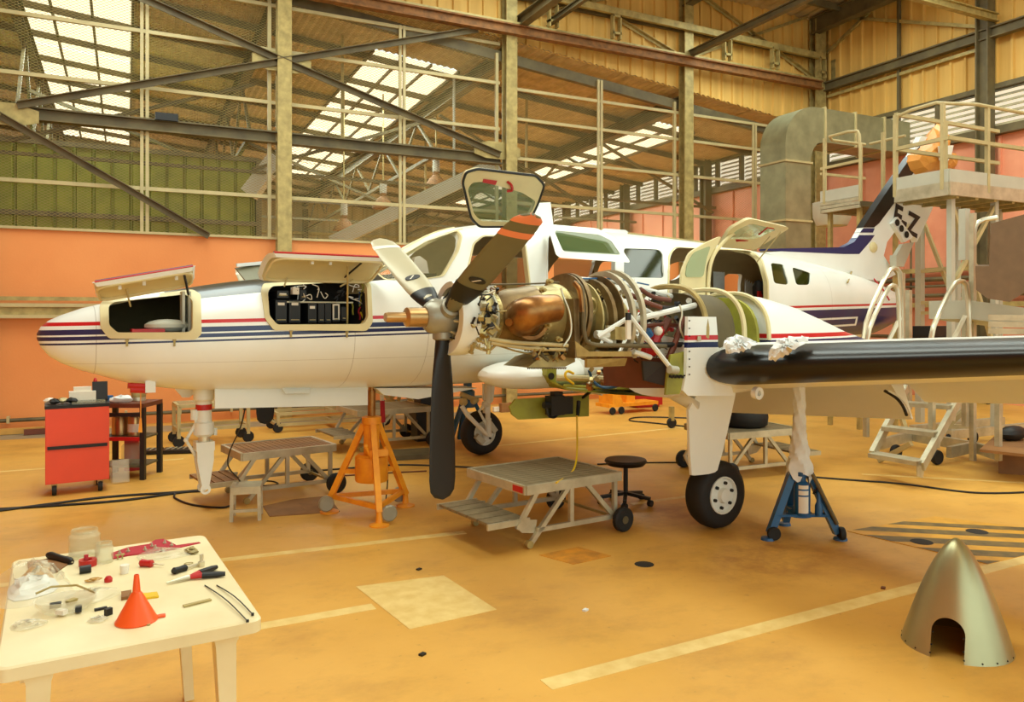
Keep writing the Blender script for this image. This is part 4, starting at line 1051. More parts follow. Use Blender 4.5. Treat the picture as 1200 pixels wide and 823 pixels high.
k = MB(); k.lathe([(.20, 1.12), (.19, 1.30), (.17, 1.42), (.17, 1.62), (.13, 1.66), (.13, 1.9), (0, 1.9)], EC(0), axis='X', n=28); ep(wx(k), 'compressor_case', 'engine2')
for a_ in (.452, .81, .84, 1.085):
    k = MB(); n_ = 40
    for j in range(n_):
        t = 2*PI*j/n_; rr = {.452: .181, .81: .224, .84: .224, 1.085: .239}[a_]; k.box(EC(a_, rr*math.cos(t)*1., rr*math.sin(t)), (.016, .008, .009), rx=t)
    stuff(ep(wx(k), 'flange_bolts', 'steel'))
SP = [AP(613, 373, -2.22), AP(611.5, 372, -2.36), AP(618, 367, -2.44), AP(633, 363, -2.47), AP(652, 361, -2.47)]; SPs = smoothline(SP, 3); nS = len(SPs)
RS = [.132, .125, .108, .095, .088]
def rS(f): x = f*4; i_ = min(3, int(x)); return RS[i_]+(RS[i_+1]-RS[i_])*(x-i_)
k = MB(); k.tube(SPs, [rS(i_/(nS-1)) for i_ in range(nS)], 28, cap=False); st = ep(k, 'exhaust_stack', 'bronze', 60); lab(st, 'bronze exhaust stack')
k = MB(); k.tube(SPs[-9:], [rS(i_/(nS-1))-.006 for i_ in range(nS-9, nS)], 28, cap=False); k.build('stack_lining', 'dark', eng, smooth=60)
k = MB(); k.tube([SPs[-9], SPs[-8]], rS((nS-9)/(nS-1))-.008, 20); k.build('stack_core', 'dark', eng)
k = MB(); k.lathe([(.12, -.01), (.145, -.01), (.145, .015), (.12, .015)], SP[0]+Vector((0, -.095, 0)), axis='Y', n=28); ep(k, 'stack_flange', 'bronze')
k = MB(); k.tube([AP(603, 375, -2.34), AP(596, 378, -2.40)], .026, 12); ep(k, 'drain_boss', 'bronze')
# rear cage: baffle, hoops, plenum
def arcring(a, r0, r1, t0, t1, m, name, tilt=0., thk=.02, cz=0.):
    k = MB(); n = 28; O = []; I = []
    for j in range(n+1):
        t = t0+(t1-t0)*j/n; O.append(Vector(EC(a+tilt*math.sin(t), r1*math.cos(t), cz+r1*math.sin(t)))); I.append(Vector(EC(a+tilt*math.sin(t), r0*math.cos(t), cz+r0*math.sin(t))))
    vs = O+I+[p+Vector((thk, 0, 0)) for p in O+I]; N = n+1; fs = []
    for j in range(n): fs += [(j, j+1, N+j+1, N+j), (2*N+j, 3*N+j, 3*N+j+1, 2*N+j+1), (j, 2*N+j, 2*N+j+1, j+1), (N+j, N+j+1, 3*N+j+1, 3*N+j)]
    k.add(vs, fs); return ep(wx(k), name, m)
k = MB(); k.lathe([(.09, .415), (.178, .425), (.18, .437), (.09, .437)], EC(0), axis='X', n=36); ep(wx(k), 'gearbox_plate', 'ductw')
arcring(1.12, .20, .33, -.15*PI, 1.15*PI, 'engine', 'engine_baffle', .08)
arcring(1.16, .30, .335, -.2*PI, 1.2*PI, 'engine', 'baffle_seal', .08, .05)
arcring(1.42, .20, .28, 0, 2*PI, 'engine2', 'plenum_ring'); arcring(1.55, .24, .30, 0, 2*PI, 'engine', 'plenum_ring', 0, .05); arcring(1.66, .20, .33, .0, 2*PI, 'engine', 'plenum_ring', 0, .015)
arcring(1.74, .325, .365, -.25*PI, 1.25*PI, 'alu', 'mount_hoop', 0, .03); arcring(1.82, .345, .38, -.25*PI, 1.25*PI, 'alu', 'mount_hoop', 0, .03)
k = MB(); k.lathe([(.05, 0), (.07, .01), (.05, .02)], AP(692, 359, -2.33), axis='Y', n=16); ep(k, 'inspection_cover', 'engine2')
tubeA([(672, 331, -2.35), (682, 335, -2.4), (683, 355, -2.44), (684, 390, -2.45), (687, 402, -2.45), (700, 405, -2.45), (728, 405, -2.45), (780, 406, -2.45)], .016, 'steel_dark', 'breather_pipe', eng, it=2)
tubeA([(673, 332, -2.37), (680, 340, -2.42), (682, 366, -2.44)], .019, 'bronze', 'breather_pipe', eng, it=2)
k = MB(); k.prism([AP(674, 400, -2.42), AP(690, 412, -2.44), AP(740, 412, -2.46), AP(740, 418, -2.46), AP(676, 418, -2.42)], (0, .25, 0)); ep(k, 'support_beam', 'engine2')
k = MB(); k.prism([AP(672, 350, -2.40), AP(678, 350, -2.40), AP(680, 418, -2.42), AP(674, 420, -2.42)], (0, .2, 0)); ep(k, 'support_post', 'engine')
k = MB(); k.prism([AP(618, 431, -2.35), AP(632, 420, -2.3), AP(672, 408, -2.3), AP(674, 424, -2.3), AP(662, 430, -2.3)], (0, .3, 0)); ep(k, 'cowl_pan', 'steel')
k = MB(); k.prism([AP(688, 421, -2.42), AP(735, 420, -2.44), AP(732, 429, -2.40), AP(688, 431, -2.40)], (0, .03, 0)); ep(k, 'serrated_pan', 'engine2')
k = MB()
for i in range(22): k.prism([AP(618+i*2.1, 430.5, -2.36), AP(620+i*2.1, 430.5, -2.36), AP(619+i*2.1, 433, -2.36)], (0, .01, 0))
stuff(ep(k, 'seal_teeth', 'steel_dark'))
# mount tubes
for pts, r in (([(742, 375, -2.42), (818, 357, -2.35)], .022), ([(742, 379, -2.2), (800, 384, -2.2)], .018), ([(738, 371, -2.45), (786, 432, -2.48)], .018), ([(720, 330, -2.1), (820, 356, -2.1)], .02), ([(741, 355, -2.3), (770, 372, -2.3)], .022), ([(700, 395, -2.42), (734, 374, -2.44)], .018), ([(698, 392, -2.4), (712, 392, -2.4)], .028), ([(700, 393, -2.4), (716, 402, -2.42)], .018), ([(742, 412, -2.4), (762, 419, -2.4)], .02), ([(672, 326, -2.1), (745, 332, -2.1)], .014)):
    tubeA(pts, r, 'white_matte', 'mount_tube', eng, it=0)
k = MB(); k.tube([AP(784, 433, -2.5), AP(793, 434, -2.5)], .03, 12); ep(k, 'mount_pad', 'ductw')
for a_, b_ in (((721, 382), (735, 398)), ): k = MB(); k.prism([AP(721, 383, -2.45), AP(733, 383, -2.45), AP(733, 399, -2.45), AP(721, 398, -2.45)], (0, .05, 0)); ep(k, 'terminal_block', 'engine2')
k = MB(); k.prism([AP(712, 382, -2.4), AP(722, 381, -2.4), AP(722, 404, -2.4), AP(712, 404, -2.4)], (0, .03, 0)); ep(k, 'bracket_plate', 'alu')
k = MB(); k.box(AP(736, 386, -2.5), (.035, .02, .14)); ep(k, 'label_plate', 'paper')
k = MB(); k.box(AP(736, 371, -2.505), (.036, .02, .05)); ep(k, 'hoop_band', 'black')
# red and blue accessories, brown hoses
for pts, r, m in (([(765, 402, -2.3), (770, 390, -2.3), (779, 383, -2.25)], .045, 'red'), ([(752, 412, -2.3), (766, 410, -2.3)], .05, 'red'), ([(757, 388, -2.35), (761, 394, -2.35)], .035, 'blue'), ([(783, 374, -2.3), (775, 390, -2.3)], .03, 'brown'),
                  ([(738, 345, -2.3), (755, 354, -2.35), (775, 361, -2.4)], .018, 'brown'), ([(750, 339, -2.3), (765, 349, -2.3), (785, 352, -2.3)], .018, 'brown'), ([(800, 372, -2.35), (795, 392, -2.4), (785, 415, -2.4)], .022, 'brown'), ([(750, 383, -2.3), (775, 380, -2.3), (800, 382, -2.3)], .016, 'brown'),
                  ([(775, 361, -2.35), (795, 362, -2.3)], .018, 'black'), ([(742, 405, -2.4), (800, 404, -2.4)], .02, 'black'), ([(794, 390, -2.4), (790, 408, -2.4), (782, 420, -2.4)], .02, 'brown'), ([(796, 357, -2.42), (800, 368, -2.44), (795, 382, -2.44), (801, 396, -2.44)], .007, 'alu_bright'), ([(672, 327, -2.15), (720, 326, -2.1), (760, 334, -2.1)], .006, 'blue')):
    tubeA(pts, r, m, 'engine_hose', eng, it=2)
k = MB(); k.ball(AP(771, 388, -2.38), .035, 10); ep(k, 'red_cap', 'paper')
# fuel and oil lines along the casing, ignition details
for pts, r, m in (([(573, 397, -2.32), (600, 402, -2.36), (665, 405, -2.38)], .014, 'steel_light'), ([(575, 402, -2.32), (620, 409, -2.36), (662, 410, -2.38)], .012, 'steel_light'), ([(657, 338, -2.38), (660, 348, -2.40), (668, 366, -2.41), (670, 392, -2.41), (660, 406, -2.40)], .007, 'alu_bright'), ([(580, 404, -2.3), (618, 416, -2.3), (660, 414, -2.3)], .006, 'steel'),
                  ([(560, 350, -2.3), (570, 345, -2.3), (580, 341, -2.3)], .008, 'alu_bright'), ([(540, 334, -2.25), (620, 333, -2.2), (655, 331, -2.2)], .006, 'steel_dark'), ([(555, 406, -2.25), (572, 412, -2.25), (580, 405, -2.3)], .01, 'steel_light'), ([(553, 392, -2.25), (566, 402, -2.28), (575, 397, -2.3)], .012, 'alu')):
    tubeA(pts, r, m, 'engine_line', eng, it=2)
random.seed(5)
for (x0, x1, y0, y1, n, ms, rr) in ((554, 582, 352, 384, 34, ['black', 'black', 'avionics', 'steel', 'alu'], -2.34), (552, 582, 378, 412, 24, ['alu', 'engine2', 'steel', 'steel_light'], -2.25), (628, 672, 408, 420, 26, ['steel', 'steel_dark', 'bronze', 'steel_light', 'black'], -2.3), (744, 800, 366, 425, 90, ['brown', 'black', 'steel', 'alu', 'red', 'bronze', 'black', 'paper', 'engine2'], -2.2), (552, 588, 332, 350, 18, ['black', 'black', 'bronze', 'steel'], -2.15), (696, 735, 340, 350, 14, ['steel', 'dark', 'alu'], -2.2), (745, 800, 345, 372, 16, ['brown', 'black', 'dark', 'steel'], -2.2)):
    for i in range(n):
        x = random.uniform(x0, x1); y = random.uniform(y0, y1); s_ = random.uniform(.014, .04); c = AP(x, y, rr-random.random()*.08); k = MB()
        if i % 3 == 0: k.box(c, (s_, s_, s_*random.uniform(.5, 1.3)), rz=random.random()*3, rx=random.random())
        elif i % 3 == 1: d_ = Vector((random.uniform(-1, 1), random.uniform(-.4, .4), random.uniform(-1, 1))).normalized(); k.tube([c-d_*s_, c+d_*s_], s_*.35, 7); k.tube([c-d_*s_*1.1, c-d_*s_*.8], s_*.5, 6)
        else: k.tube(smoothline([c, c+Vector((random.uniform(-.05, .05), -.02, random.uniform(-.03, .06))), c+Vector((random.uniform(-.08, .08), 0, random.uniform(-.06, .06)))], 1), .005, 5)
        ep(k, 'engine_fitting', random.choice(ms))
for (x, y) in ((644, 330), (642, 381), (655, 398), (650, 372), (636, 340), (648, 352)):
    k = MB(); k.lathe([(0, -.03), (.012, -.03), (.012, .0), (.02, 0), (.02, .02)], AP(x, y, -2.38), axis='Y', n=8); ep(k, 'igniter', 'steel')
# ---- propellers
def chordp(s): 
    T = [(0, .08), (.08, .11), (.18, .165), (.34, .20), (.7, .212), (.88, .205), (.95, .182), (.985, .12), (1, .02)]
    for i in range(len(T)-1):
        if s <= T[i+1][0]: f = (s-T[i][0])/(T[i+1][0]-T[i][0]); return T[i][1]+(T[i+1][1]-T[i][1])*f
    return .02
def blade(theta, m, parent, cpt, name='blade'):
    er = Vector((0, math.sin(theta), math.cos(theta))); et = Vector((0, math.cos(theta), -math.sin(theta))); ea = Vector((1, 0, 0))
    k = MB(); R = []; ss = [0, .05, .1, .16, .22, .3, .4, .5, .6, .7, .8, .88, .92, .95, .97, .985, 1.0]
    def fr(s):
        tw = math.radians(26-22*s); cd_ = ea*math.cos(tw)+et*math.sin(tw)*(-1); nd = er.cross(cd_); return cd_, nd
    for s in ss:
        c = cpt+er*(.10+1.085*s); w = chordp(s)/2; th = (.035*(1-s)**2+.009) if s > .1 else .045; cd_, nd = fr(s)
        R.append([c+cd_*(w*math.cos(t))+nd*(th*math.sin(t)) for t in [2*PI*j/20 for j in range(20)]])
    k.loft(R); return k.build(name, m, parent, smooth=50), er, fr
def blademat(name, c, root, rings, tipc):
    g = NG(name); o = g.o.outputs['Object']
    y = g.math('SUBTRACT', g.xyz(1), 0.0); return g
def prop(c, lbl):
    k = MB(); k.lathe([(.0, -.13), (.07, -.13), (.10, -.10), (.115, -.02), (.115, .06), (.09, .10), (0, .10)], c, axis='X', n=24); pr = lab(k.build('propeller', 'hub', AC), lbl)
    k = MB(); k.lathe([(.0, -.40), (.028, -.40), (.032, -.38), (.032, -.27), (.05, -.26), (.052, -.24)], c, axis='X', n=20); k.lathe([(.052, -.26), (.062, -.255), (.062, -.10), (.05, -.09)], c, axis='X', n=20); k.build('feathering_cylinder', 'gold', pr)
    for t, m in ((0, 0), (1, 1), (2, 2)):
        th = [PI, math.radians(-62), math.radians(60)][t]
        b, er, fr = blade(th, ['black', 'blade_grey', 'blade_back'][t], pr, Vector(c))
        # root cuff and paint bands as thin shells around the blade
        def band(s0, s1, m_, nm, g=1.03):
            k = MB(); R = []
            for s in [s0+(s1-s0)*j/3 for j in range(4)]:
                cc = Vector(c)+er*(.10+1.085*s); w = chordp(s)/2*g+.001; th_ = ((.035*(1-s)**2+.009) if s > .1 else .045)+.0015; cd_, nd = fr(s)
                R.append([cc+cd_*(w*math.cos(t))+nd*(th_*math.sin(t)) for t in [2*PI*j/20 for j in range(20)]])
            k.loft(R, cap=False); return k.build(nm, m_, pr, smooth=50)
        if t: band(.02, .30 if t == 1 else .22, 'black', 'root_boot')
        if t == 1: band(.80, .85, 'tipred', 'tip_band'); band(.925, 1.0, 'tipred', 'tip_band')
        if t == 2: band(.84, .88, 'paper', 'tip_band')
        k = MB(); k.lathe([(.055, 0), (.065, .01), (.065, .05), (.05, .06)], (0, 0, 0), n=16)
        R_ = Matrix(((1, 0, 0), (0, er.z, er.y), (0, -er.y, er.z)))
        k.v = [Vector(c)+R_ @ v+er*.09 for v in k.v]; k.build('blade_clamp', 'hub', pr)
        if t:
            cd_, nd = fr(.38); cc = Vector(c)+er*(.10+1.085*.38); s_ = -1 if nd.dot(Vector((-.54, -.84, 0))) < 0 else 1
            k = MB(); R = [cc+cd_*(.055*math.cos(q))+er*(.03*math.sin(q))+nd*s_*.024 for q in [2*PI*j/18 for j in range(18)]]; k.prism(R, nd*s_*.003); k.build('blade_decal', 'avionics', pr)
            k = MB(); k.prism([cc+cd_*x+er*y+nd*s_*.0275 for x, y in ((-.03, -.018), (-.018, -.018), (.02, .018), (.008, .018))], nd*s_*.002); k.build('decal_stroke', 'paper', pr)
    k = MB(); k.lathe([(.12, .13), (.235, .125), (.24, .13), (.24, .14), (.12, .15)], c, axis='X', n=40); k.build('spinner_backplate', 'hub', pr)
    k = MB(); k.lathe([(.17, .03), (.245, .02), (.25, .04), (.25, .15), (.225, .155), (.225, .06), (.17, .05)], c, axis='X', n=26, a0=.62*PI, a1=1.55*PI); k.build('backplate_flange', 'white_matte', pr)
    k = MB(); k.lathe([(.20, .07), (.235, .06), (.24, .07), (.24, .16), (.2, .16)], c, axis='X', n=20, a0=.2*PI, a1=.6*PI); k.build('backplate_flange', 'white_matte', pr)
    for i in range(8):
        t = 2*PI*i/8+.2; k = MB(); p = Vector(c)+Vector((.02, .10*math.cos(t), .10*math.sin(t))); k.tube([p, p+Vector((.07, .05*math.cos(t), .05*math.sin(t))), p+Vector((.12, .03*math.cos(t), .02))], .012, 6); k.build('hub_linkage', random.choice(['alu', 'hub', 'engine2']), pr)
    k = MB(); k.tube(smoothline([Vector(c)+Vector(q) for q in ((-.02, -.05, .12), (.05, -.1, .2), (.12, -.12, .16), (.1, -.12, .05))], 2), .006, 6); k.tube(smoothline([Vector(c)+Vector(q) for q in ((.0, -.1, -.13), (.08, -.13, -.15), (.14, -.16, -.08))], 2), .006, 6); k.build('deice_lead', 'black', pr)
    return pr
MT['tipred'] = mat('salmon_tip_paint', (246, 150, 112), .4, 0, .05)
prop(EC(.02), 'left propeller with one black and two grey blades'); prop((.02, 2.1, 1.76), 'right propeller beyond the nose')
# right engine: cowled nacelle
NS = [(.26, .14, 1.90, 1.60), (.4, .26, 2.0, 1.50), (.8, .34, 2.06, 1.36), (1.4, .40, 2.06, 1.22), (2.1, .42, 2.03, 1.15), (2.9, .42, 1.93, 1.16), (3.7, .34, 1.75, 1.25), (4.5, .10, 1.56, 1.42)]
k = MB(); k.loft([nring(*s, c=2.1) for s in NS]); lab(k.build('nacelle', 'nac', AC), 'right engine nacelle beyond the fuselage')
# ---- landing gear
def wheel(c, R, wd, par, side, name='wheel', lbl=None):
    prof = [(R*.55, -wd*.42), (R*.80, -wd*.5), (R*.94, -wd*.42), (R, -wd*.18), (R, wd*.18), (R*.94, wd*.42), (R*.80, wd*.5), (R*.55, wd*.42)]
    k = MB(); k.lathe(prof, c, axis='Y', n=36); t = k.build('tyre', 'tyre', par, smooth=50)
    return t
mainL = Vector((0, 0, 0)); cL = AP(838, 573, -2.05); cL = Vector((cL.x, -2.05, .285))
def rim(c, R, s, par, m='white_matte', calip=False):
    k = MB(); k.lathe([(R, .07*s), (R, -.008*s), (R*.94, -.012*s), (R*.86, .012*s), (R*.42, .004*s), (R*.36, -.03*s), (0, -.034*s)], c, axis='Y', n=28); r_ = k.build('wheel_rim', m, par)
    for j in range(6):
        t = 2*PI*j/6+.3; k = MB(); k.lathe([(0, -.012*s), (R*.09, -.012*s), (R*.09, .008*s)], Vector(c)+Vector((R*.66*math.cos(t), 0, R*.66*math.sin(t))), axis='Y', n=8); k.build('rim_bolt', 'black', par)
    return r_
def gear(sgn):
    c = Vector((2.80, sgn*2.03, .285)) if sgn < 0 else Vector((2.80, 1.98, .285))
    if sgn < 0: c = cL.copy()
    else: q = AP(564, 506, 1.95); c = Vector((q.x, 1.95, .285))
    k = MB(); k.tube([c+Vector((-.02, -sgn*.20, .95)), c+Vector((-.02, -sgn*.20, .40))], .045, 14); k.tube([c+Vector((-.02, -sgn*.20, .42)), c+Vector((-.02, -sgn*.19, .16))], .032, 12); k.tube([c+Vector((-.02, -sgn*.2, .2)), c+Vector((-.0, -sgn*.17, .0)), c], [.04, .045, .035], 12)
    g_ = k.build('main_gear_leg', 'white_matte', AC); lab(g_, 'left main gear leg with white door' if sgn < 0 else 'right main gear leg')
    wheel(c, .28, .2, g_, sgn); rim(c+Vector((0, -.088, 0)), .155, 1, g_)
    k = MB(); f = c+Vector((-.05, -sgn*.2, .40)); k.tube([f, f+Vector((-.10, 0, -.10)), c+Vector((-.04, -sgn*.19, .12))], .018, 8); k.build('torque_link', 'white_matte', g_)
    k = MB(); k.ball(c+Vector((-.06, -sgn*.2, .38)), .05, 10); k.box(c+Vector((-.05, -sgn*.2, .3)), (.06, .06, .06)); k.build('link_fitting', 'white_matte', g_)
    k = MB(); k.tube([c+Vector((0, -sgn*.2, .8)), c+Vector((.02, -sgn*.8, 1.0))], .03, 8); k.build('side_brace', 'white_matte', g_)
    return g_, c
gL, cL = gear(-1); gR, cR = gear(1)
k = MB(); k.prism(smoothpoly([AP(806, 455, -2.36), AP(809, 557, -2.26), AP(815, 557.5, -2.26), AP(836, 555, -2.26), AP(842, 550, -2.26), AP(862, 463, -2.38), AP(862, 455, -2.38)], 1), (0, .025, 0)); k.build('gear_door', 'white', gL)
k = MB(); k.prism([AP(782, 463, -2.2), AP(806, 463, -2.36), AP(820, 472, -2.36), AP(819, 479, -2.36), AP(812, 480, -2.30)], (0, .06, 0)); k.build('gear_door_link', 'white', gL)
# scissor link and calliper of the right leg as seen under the belly
k = MB(); k.tube([AP(541, 476, 1.75), AP(548, 487, 1.72), AP(570, 509, 1.74)], [.03, .03, .025], 10); k.build('trailing_arm', 'white_matte', gR)
k = MB(); k.ball(AP(543, 471, 1.78), .055, 10); k.ball(AP(555, 470, 1.78), .045, 10); k.tube([AP(540, 462, 1.8), AP(560, 470, 1.8)], .03, 8); k.build('link_fitting', 'steel_light', gR)
k = MB()
for (x0, y0, x1, y1) in ((573, 496, 580, 506), (558, 511, 566, 519)): k.bar(AP(x0, y0, 1.82), AP(x1, y1, 1.82), .06, .07)
k.build('brake_calliper', 'ductw', gR)
k = MB(); k.prism([AP(566, 450, 1.9), AP(580, 450, 1.9), AP(578, 470, 1.9), AP(572, 476, 1.9), AP(566, 468, 1.9)], (0, .02, 0)); k.build('gear_door', 'white', gR)
# nose leg, wheel removed
an = AP(239, 500, 0).x; zt = 1.2
k = MB(); k.lathe([(.0, 0), (.075, 0), (.08, -.04), (.08, -.12), (.06, -.14), (.06, -.30), (.075, -.31), (.08, -.40), (.055, -.42)], (an, 0, zt+.02), n=20); ng = lab(k.build('nose_gear_leg', 'white_matte', AC), 'nose gear leg with its wheel taken off')
k = MB(); k.lathe([(.045, -.40), (.045, -.66), (0, -.66)], (an, 0, zt+.02), n=16); k.build('oleo_piston', 'alu_bright', ng)
zf = AP(239, 525, 0).z; zfb = AP(239, 572, 0).z
for s in (-1, 1):
    k = MB(); k.loft([[Vector((an-w, s*.05-.018, z)), Vector((an+w, s*.05-.018, z)), Vector((an+w, s*.05+.018, z)), Vector((an-w, s*.05+.018, z))] for w, z in ((.065, zf+.04), (.062, zf-.1), (.035, zfb+.06), (.022, zfb))]); k.build('nose_fork', 'white_matte', ng)
k = MB(); k.box((an, 0, zf+.02), (.14, .14, .07)); k.build('fork_crown', 'white_matte', ng)
for s in (-1, 1):
    k = MB(); k.lathe([(.022, -.012), (.04, -.012), (.04, .012), (.022, .012)], (an, s*.055, zfb), axis='Y', n=16); k.build('axle_eye', 'white_matte', ng)
k = MB(); k.tube([AP(229, 487, 0), AP(230, 496, 0), AP(218, 516, 0), AP(229, 534, 0)], .014, 8); k.build('torque_link', 'white_matte', ng)
k = MB(); k.ball(AP(218, 516, -.02), .02, 8); k.build('link_fitting', 'white_matte', ng)
k = MB(); k.tube([AP(248, 504, 0), AP(253, 503, 0), AP(252, 510, 0)], .016, 8); k.build('lock_lug', 'white_matte', ng)
k = MB(); k.tube([AP(228, 480, 0), AP(228, 492, 0)], .03, 10); k.build('damper', 'white_matte', ng)
k = MB(); k.lathe([(.063, -.03), (.063, .015)], (an, 0, AP(239, 476, 0).z), n=20); k.build('red_band', 'red', ng)
k = MB(); k.prism([AP(252, 453, -.22), AP(431, 452, -.22), AP(431, 475, -.28), AP(252, 479, -.28)], (0, .02, 0)); d = k.build('nose_gear_door', 'white', AC)
k = MB(); k.prism([AP(330, 454, -.26), AP(364, 454, -.26), AP(363, 461, -.32), AP(335, 461.5, -.32)], (0, .03, 0)); k.build('door_vane', 'white', d)
k = MB(); k.prism([AP(205, 456, .2), AP(235, 456, .2), AP(222, 466, .2), AP(214, 466, .2)], (0, .02, 0)); k.build('blade_aerial', 'white', AC)
k = MB(); k.prism([AP(440, 455, -.2), AP(560, 455, -.2), AP(490, 468, -.2), AP(450, 463, -.2)], (0, .3, 0)); k.build('belly_fairing', 'white', AC)
# pitot tubes with red covers and ribbons
for (x, y, l) in ((150, 452, 20), (153, 457, 20)):
    k = MB(); k.tube([AP(x, y, -.25), AP(x+l, y+1, -.25)], .022, 8); pc = k.build('pitot_cover', 'red', AC)
k = MB(); k.box(AP(176, 453, -.25), (.07, .05, .09)); k.build('pitot_mast', 'white', AC)
k = MB(); p = AP(165, 460, -.25); q = AP(165, 505, -.25); k.bar(p, q, .02, .004); k.prism([AP(162, 507, -.25), AP(167, 507, -.25), AP(166, 490, -.25), AP(164, 490, -.25)], (0, .005, 0)); k.build('cover_ribbon', 'orange', AC)
# ---- tail
FIN = [(893, 296), (940, 293), (985, 290), (998, 284), (1008, 266), (1024, 242), (1062, 188), (1076, 160), (1098, 163), (1106, 200), (1093, 236), (1084, 256), (1071, 284), (1062, 262), (1048, 268), (1036, 284), (1032, 300), (1046, 322), (1030, 330), (960, 320)]
k = MB(); k.prism([Vector((p.x, -.045, p.z)) for p in [AP(x, y, 0) for x, y in FIN]], (0, .09, 0)); fin = lab(k.build('tail_fin', 'white', AC), 'tail fin with black leading edge and registration letters')
k = MB(); k.prism([Vector((p.x, -.055, p.z)) for p in [AP(x, y, 0) for x, y in [(1007, 267), (1024, 241), (1062, 186), (1074, 172), (1068, 200), (1047, 234), (1026, 262), (1020, 267)]]], (0, .11, 0)); k.build('deicing_boot', 'boot', fin)
for poly in ([(985, 290), (997, 284), (1003, 276), (1021, 276), (1016, 283), (1003, 298), (985, 298)], [(1004, 273), (1008, 268), (1021, 268), (1019, 273)], [(893, 292), (985, 290), (985, 298), (893, 294)]):
    k = MB(); k.prism([Vector((p.x, -.05, p.z)) for p in [AP(x, y, 0) for x, y in poly]], (0, .10, 0)); k.build('painted_stripe', 'navy', fin)
p = AP(1062, 260, -.06); pz = AP(1066, 262, -.06)
me = text_mesh('F-Z', .46, .001); me.materials.append(MT['avionics'])
o = link('registration_letters', me, fin); o.location = (p.x, -.052, p.z); o.rotation_euler = (PI/2, math.radians(14), 0)
for (x, y) in ((998, 311), (1029, 320)):
    k = MB(); a_ = AP(x, y, -.3); k.lathe([(0, -.03), (.07, -.03), (.07, 0)], AS(x, y), axis='Y', n=16); k.build('tail_opening', 'dark', AC)
k = MB(); k.tube([AS(998, 318, .02), AS(993, 331, .03)], .012, 6); k.build('tail_lever', 'steel', AC)
k = MB(); k.tube([AS(1023, 326, .02), AS(1035, 340, .03), AS(1042, 352, .03)], .012, 6); k.build('tail_strap', 'red', AC)
k = MB(); k.ball(AP(1022, 290, -.03), .12, 12, (.9, .4, .7)); k.build('fin_root_seal', 'cream', fin)
k = MB(); k.prism([AP(1046, 262, -.1), AP(1052, 254, -.1), AP(1070, 278, -.1), AP(1060, 284, -.1)], (0, .06, 0)); s_ = k.build('stabiliser_fitting', 'white', fin)
for (x, y) in ((1051, 261), (1056, 268), (1062, 275)): k = MB(); k.lathe([(0, -.01), (.05, -.01), (.05, 0)], AP(x, y, -.11), axis='Y', n=12); k.build('lightening_hole', 'dark', s_)
k = MB(); k.prism([AP(1058, 286, -.1), AP(1071, 284, -.1), AP(1060, 310, -.1), AP(1046, 306, -.1)], (0, .06, 0)); k.box(AP(1051, 306, -.15), (.2, .1, .16)); k.build('hinge_bracket', 'ductw', fin)
k = MB(); k.loft([ringpts(8.45, 20), [Vector((8.58, p.y*.6, 1.88+(p.z-1.89)*.7)) for p in ringpts(8.5, 20)]]); k.build('tail_cone', 'white', AC)
# far side horizontal stabiliser stub

# roof aerials
k = MB(); k.prism([(3.0, -.01, 2.66), (3.5, -.01, 2.66), (3.4, -.01, 2.72), (3.1, -.01, 2.72)], (0, .02, 0)); k.build('roof_aerial', 'white', AC)
k = MB(); k.tube([(3.4, -.05, 2.68), (4.9, -.05, 2.63)], .012, 6); k.build('roof_wire', 'steel', AC)
# green panel with black actuator hanging below the belly
k = MB(); k.prism([AP(597, 477, -.9), AP(604, 468, -.9), AP(690, 463, -1.0), AP(690, 488, -1.0), AP(608, 492, -.9), AP(600, 486, -.9)], (0, .02, 0)); gp = k.build('nacelle_access_door', 'zinc', AC); lab(gp, 'yellow green access door hanging open under the wing')
k = MB(); k.box(AP(650, 475, -1.05), (.14, .1, .17)); k.box(AP(663, 475, -1.05), (.1, .08, .15)); k.tube([AP(637, 475, -1.07), AP(646, 475, -1.07)], .03, 8); k.tube(smoothline([AP(641, 478, -1.07), AP(642, 488, -1.07), AP(650, 490, -1.07), AP(654, 484, -1.07)]), .012, 6); k.box(AP(652, 465, -1.05), (.09, .07, .09)); k.build('actuator', 'avionics', gp)
k = MB(); k.tube([AP(678, 470, -1.1), AP(677, 484, -1.1)], .018, 8); k.build('hand_grip', 'black', gp)
k = MB(); k.tube([AP(683, 466, -1.1), AP(700, 452, -1.5)], .014, 6); k.build('door_stay', 'black', gp)
# ================================================================ THINGS ON THE FLOOR
def world_rz(p, q): d = q-p; return math.atan2(d.y, d.x)
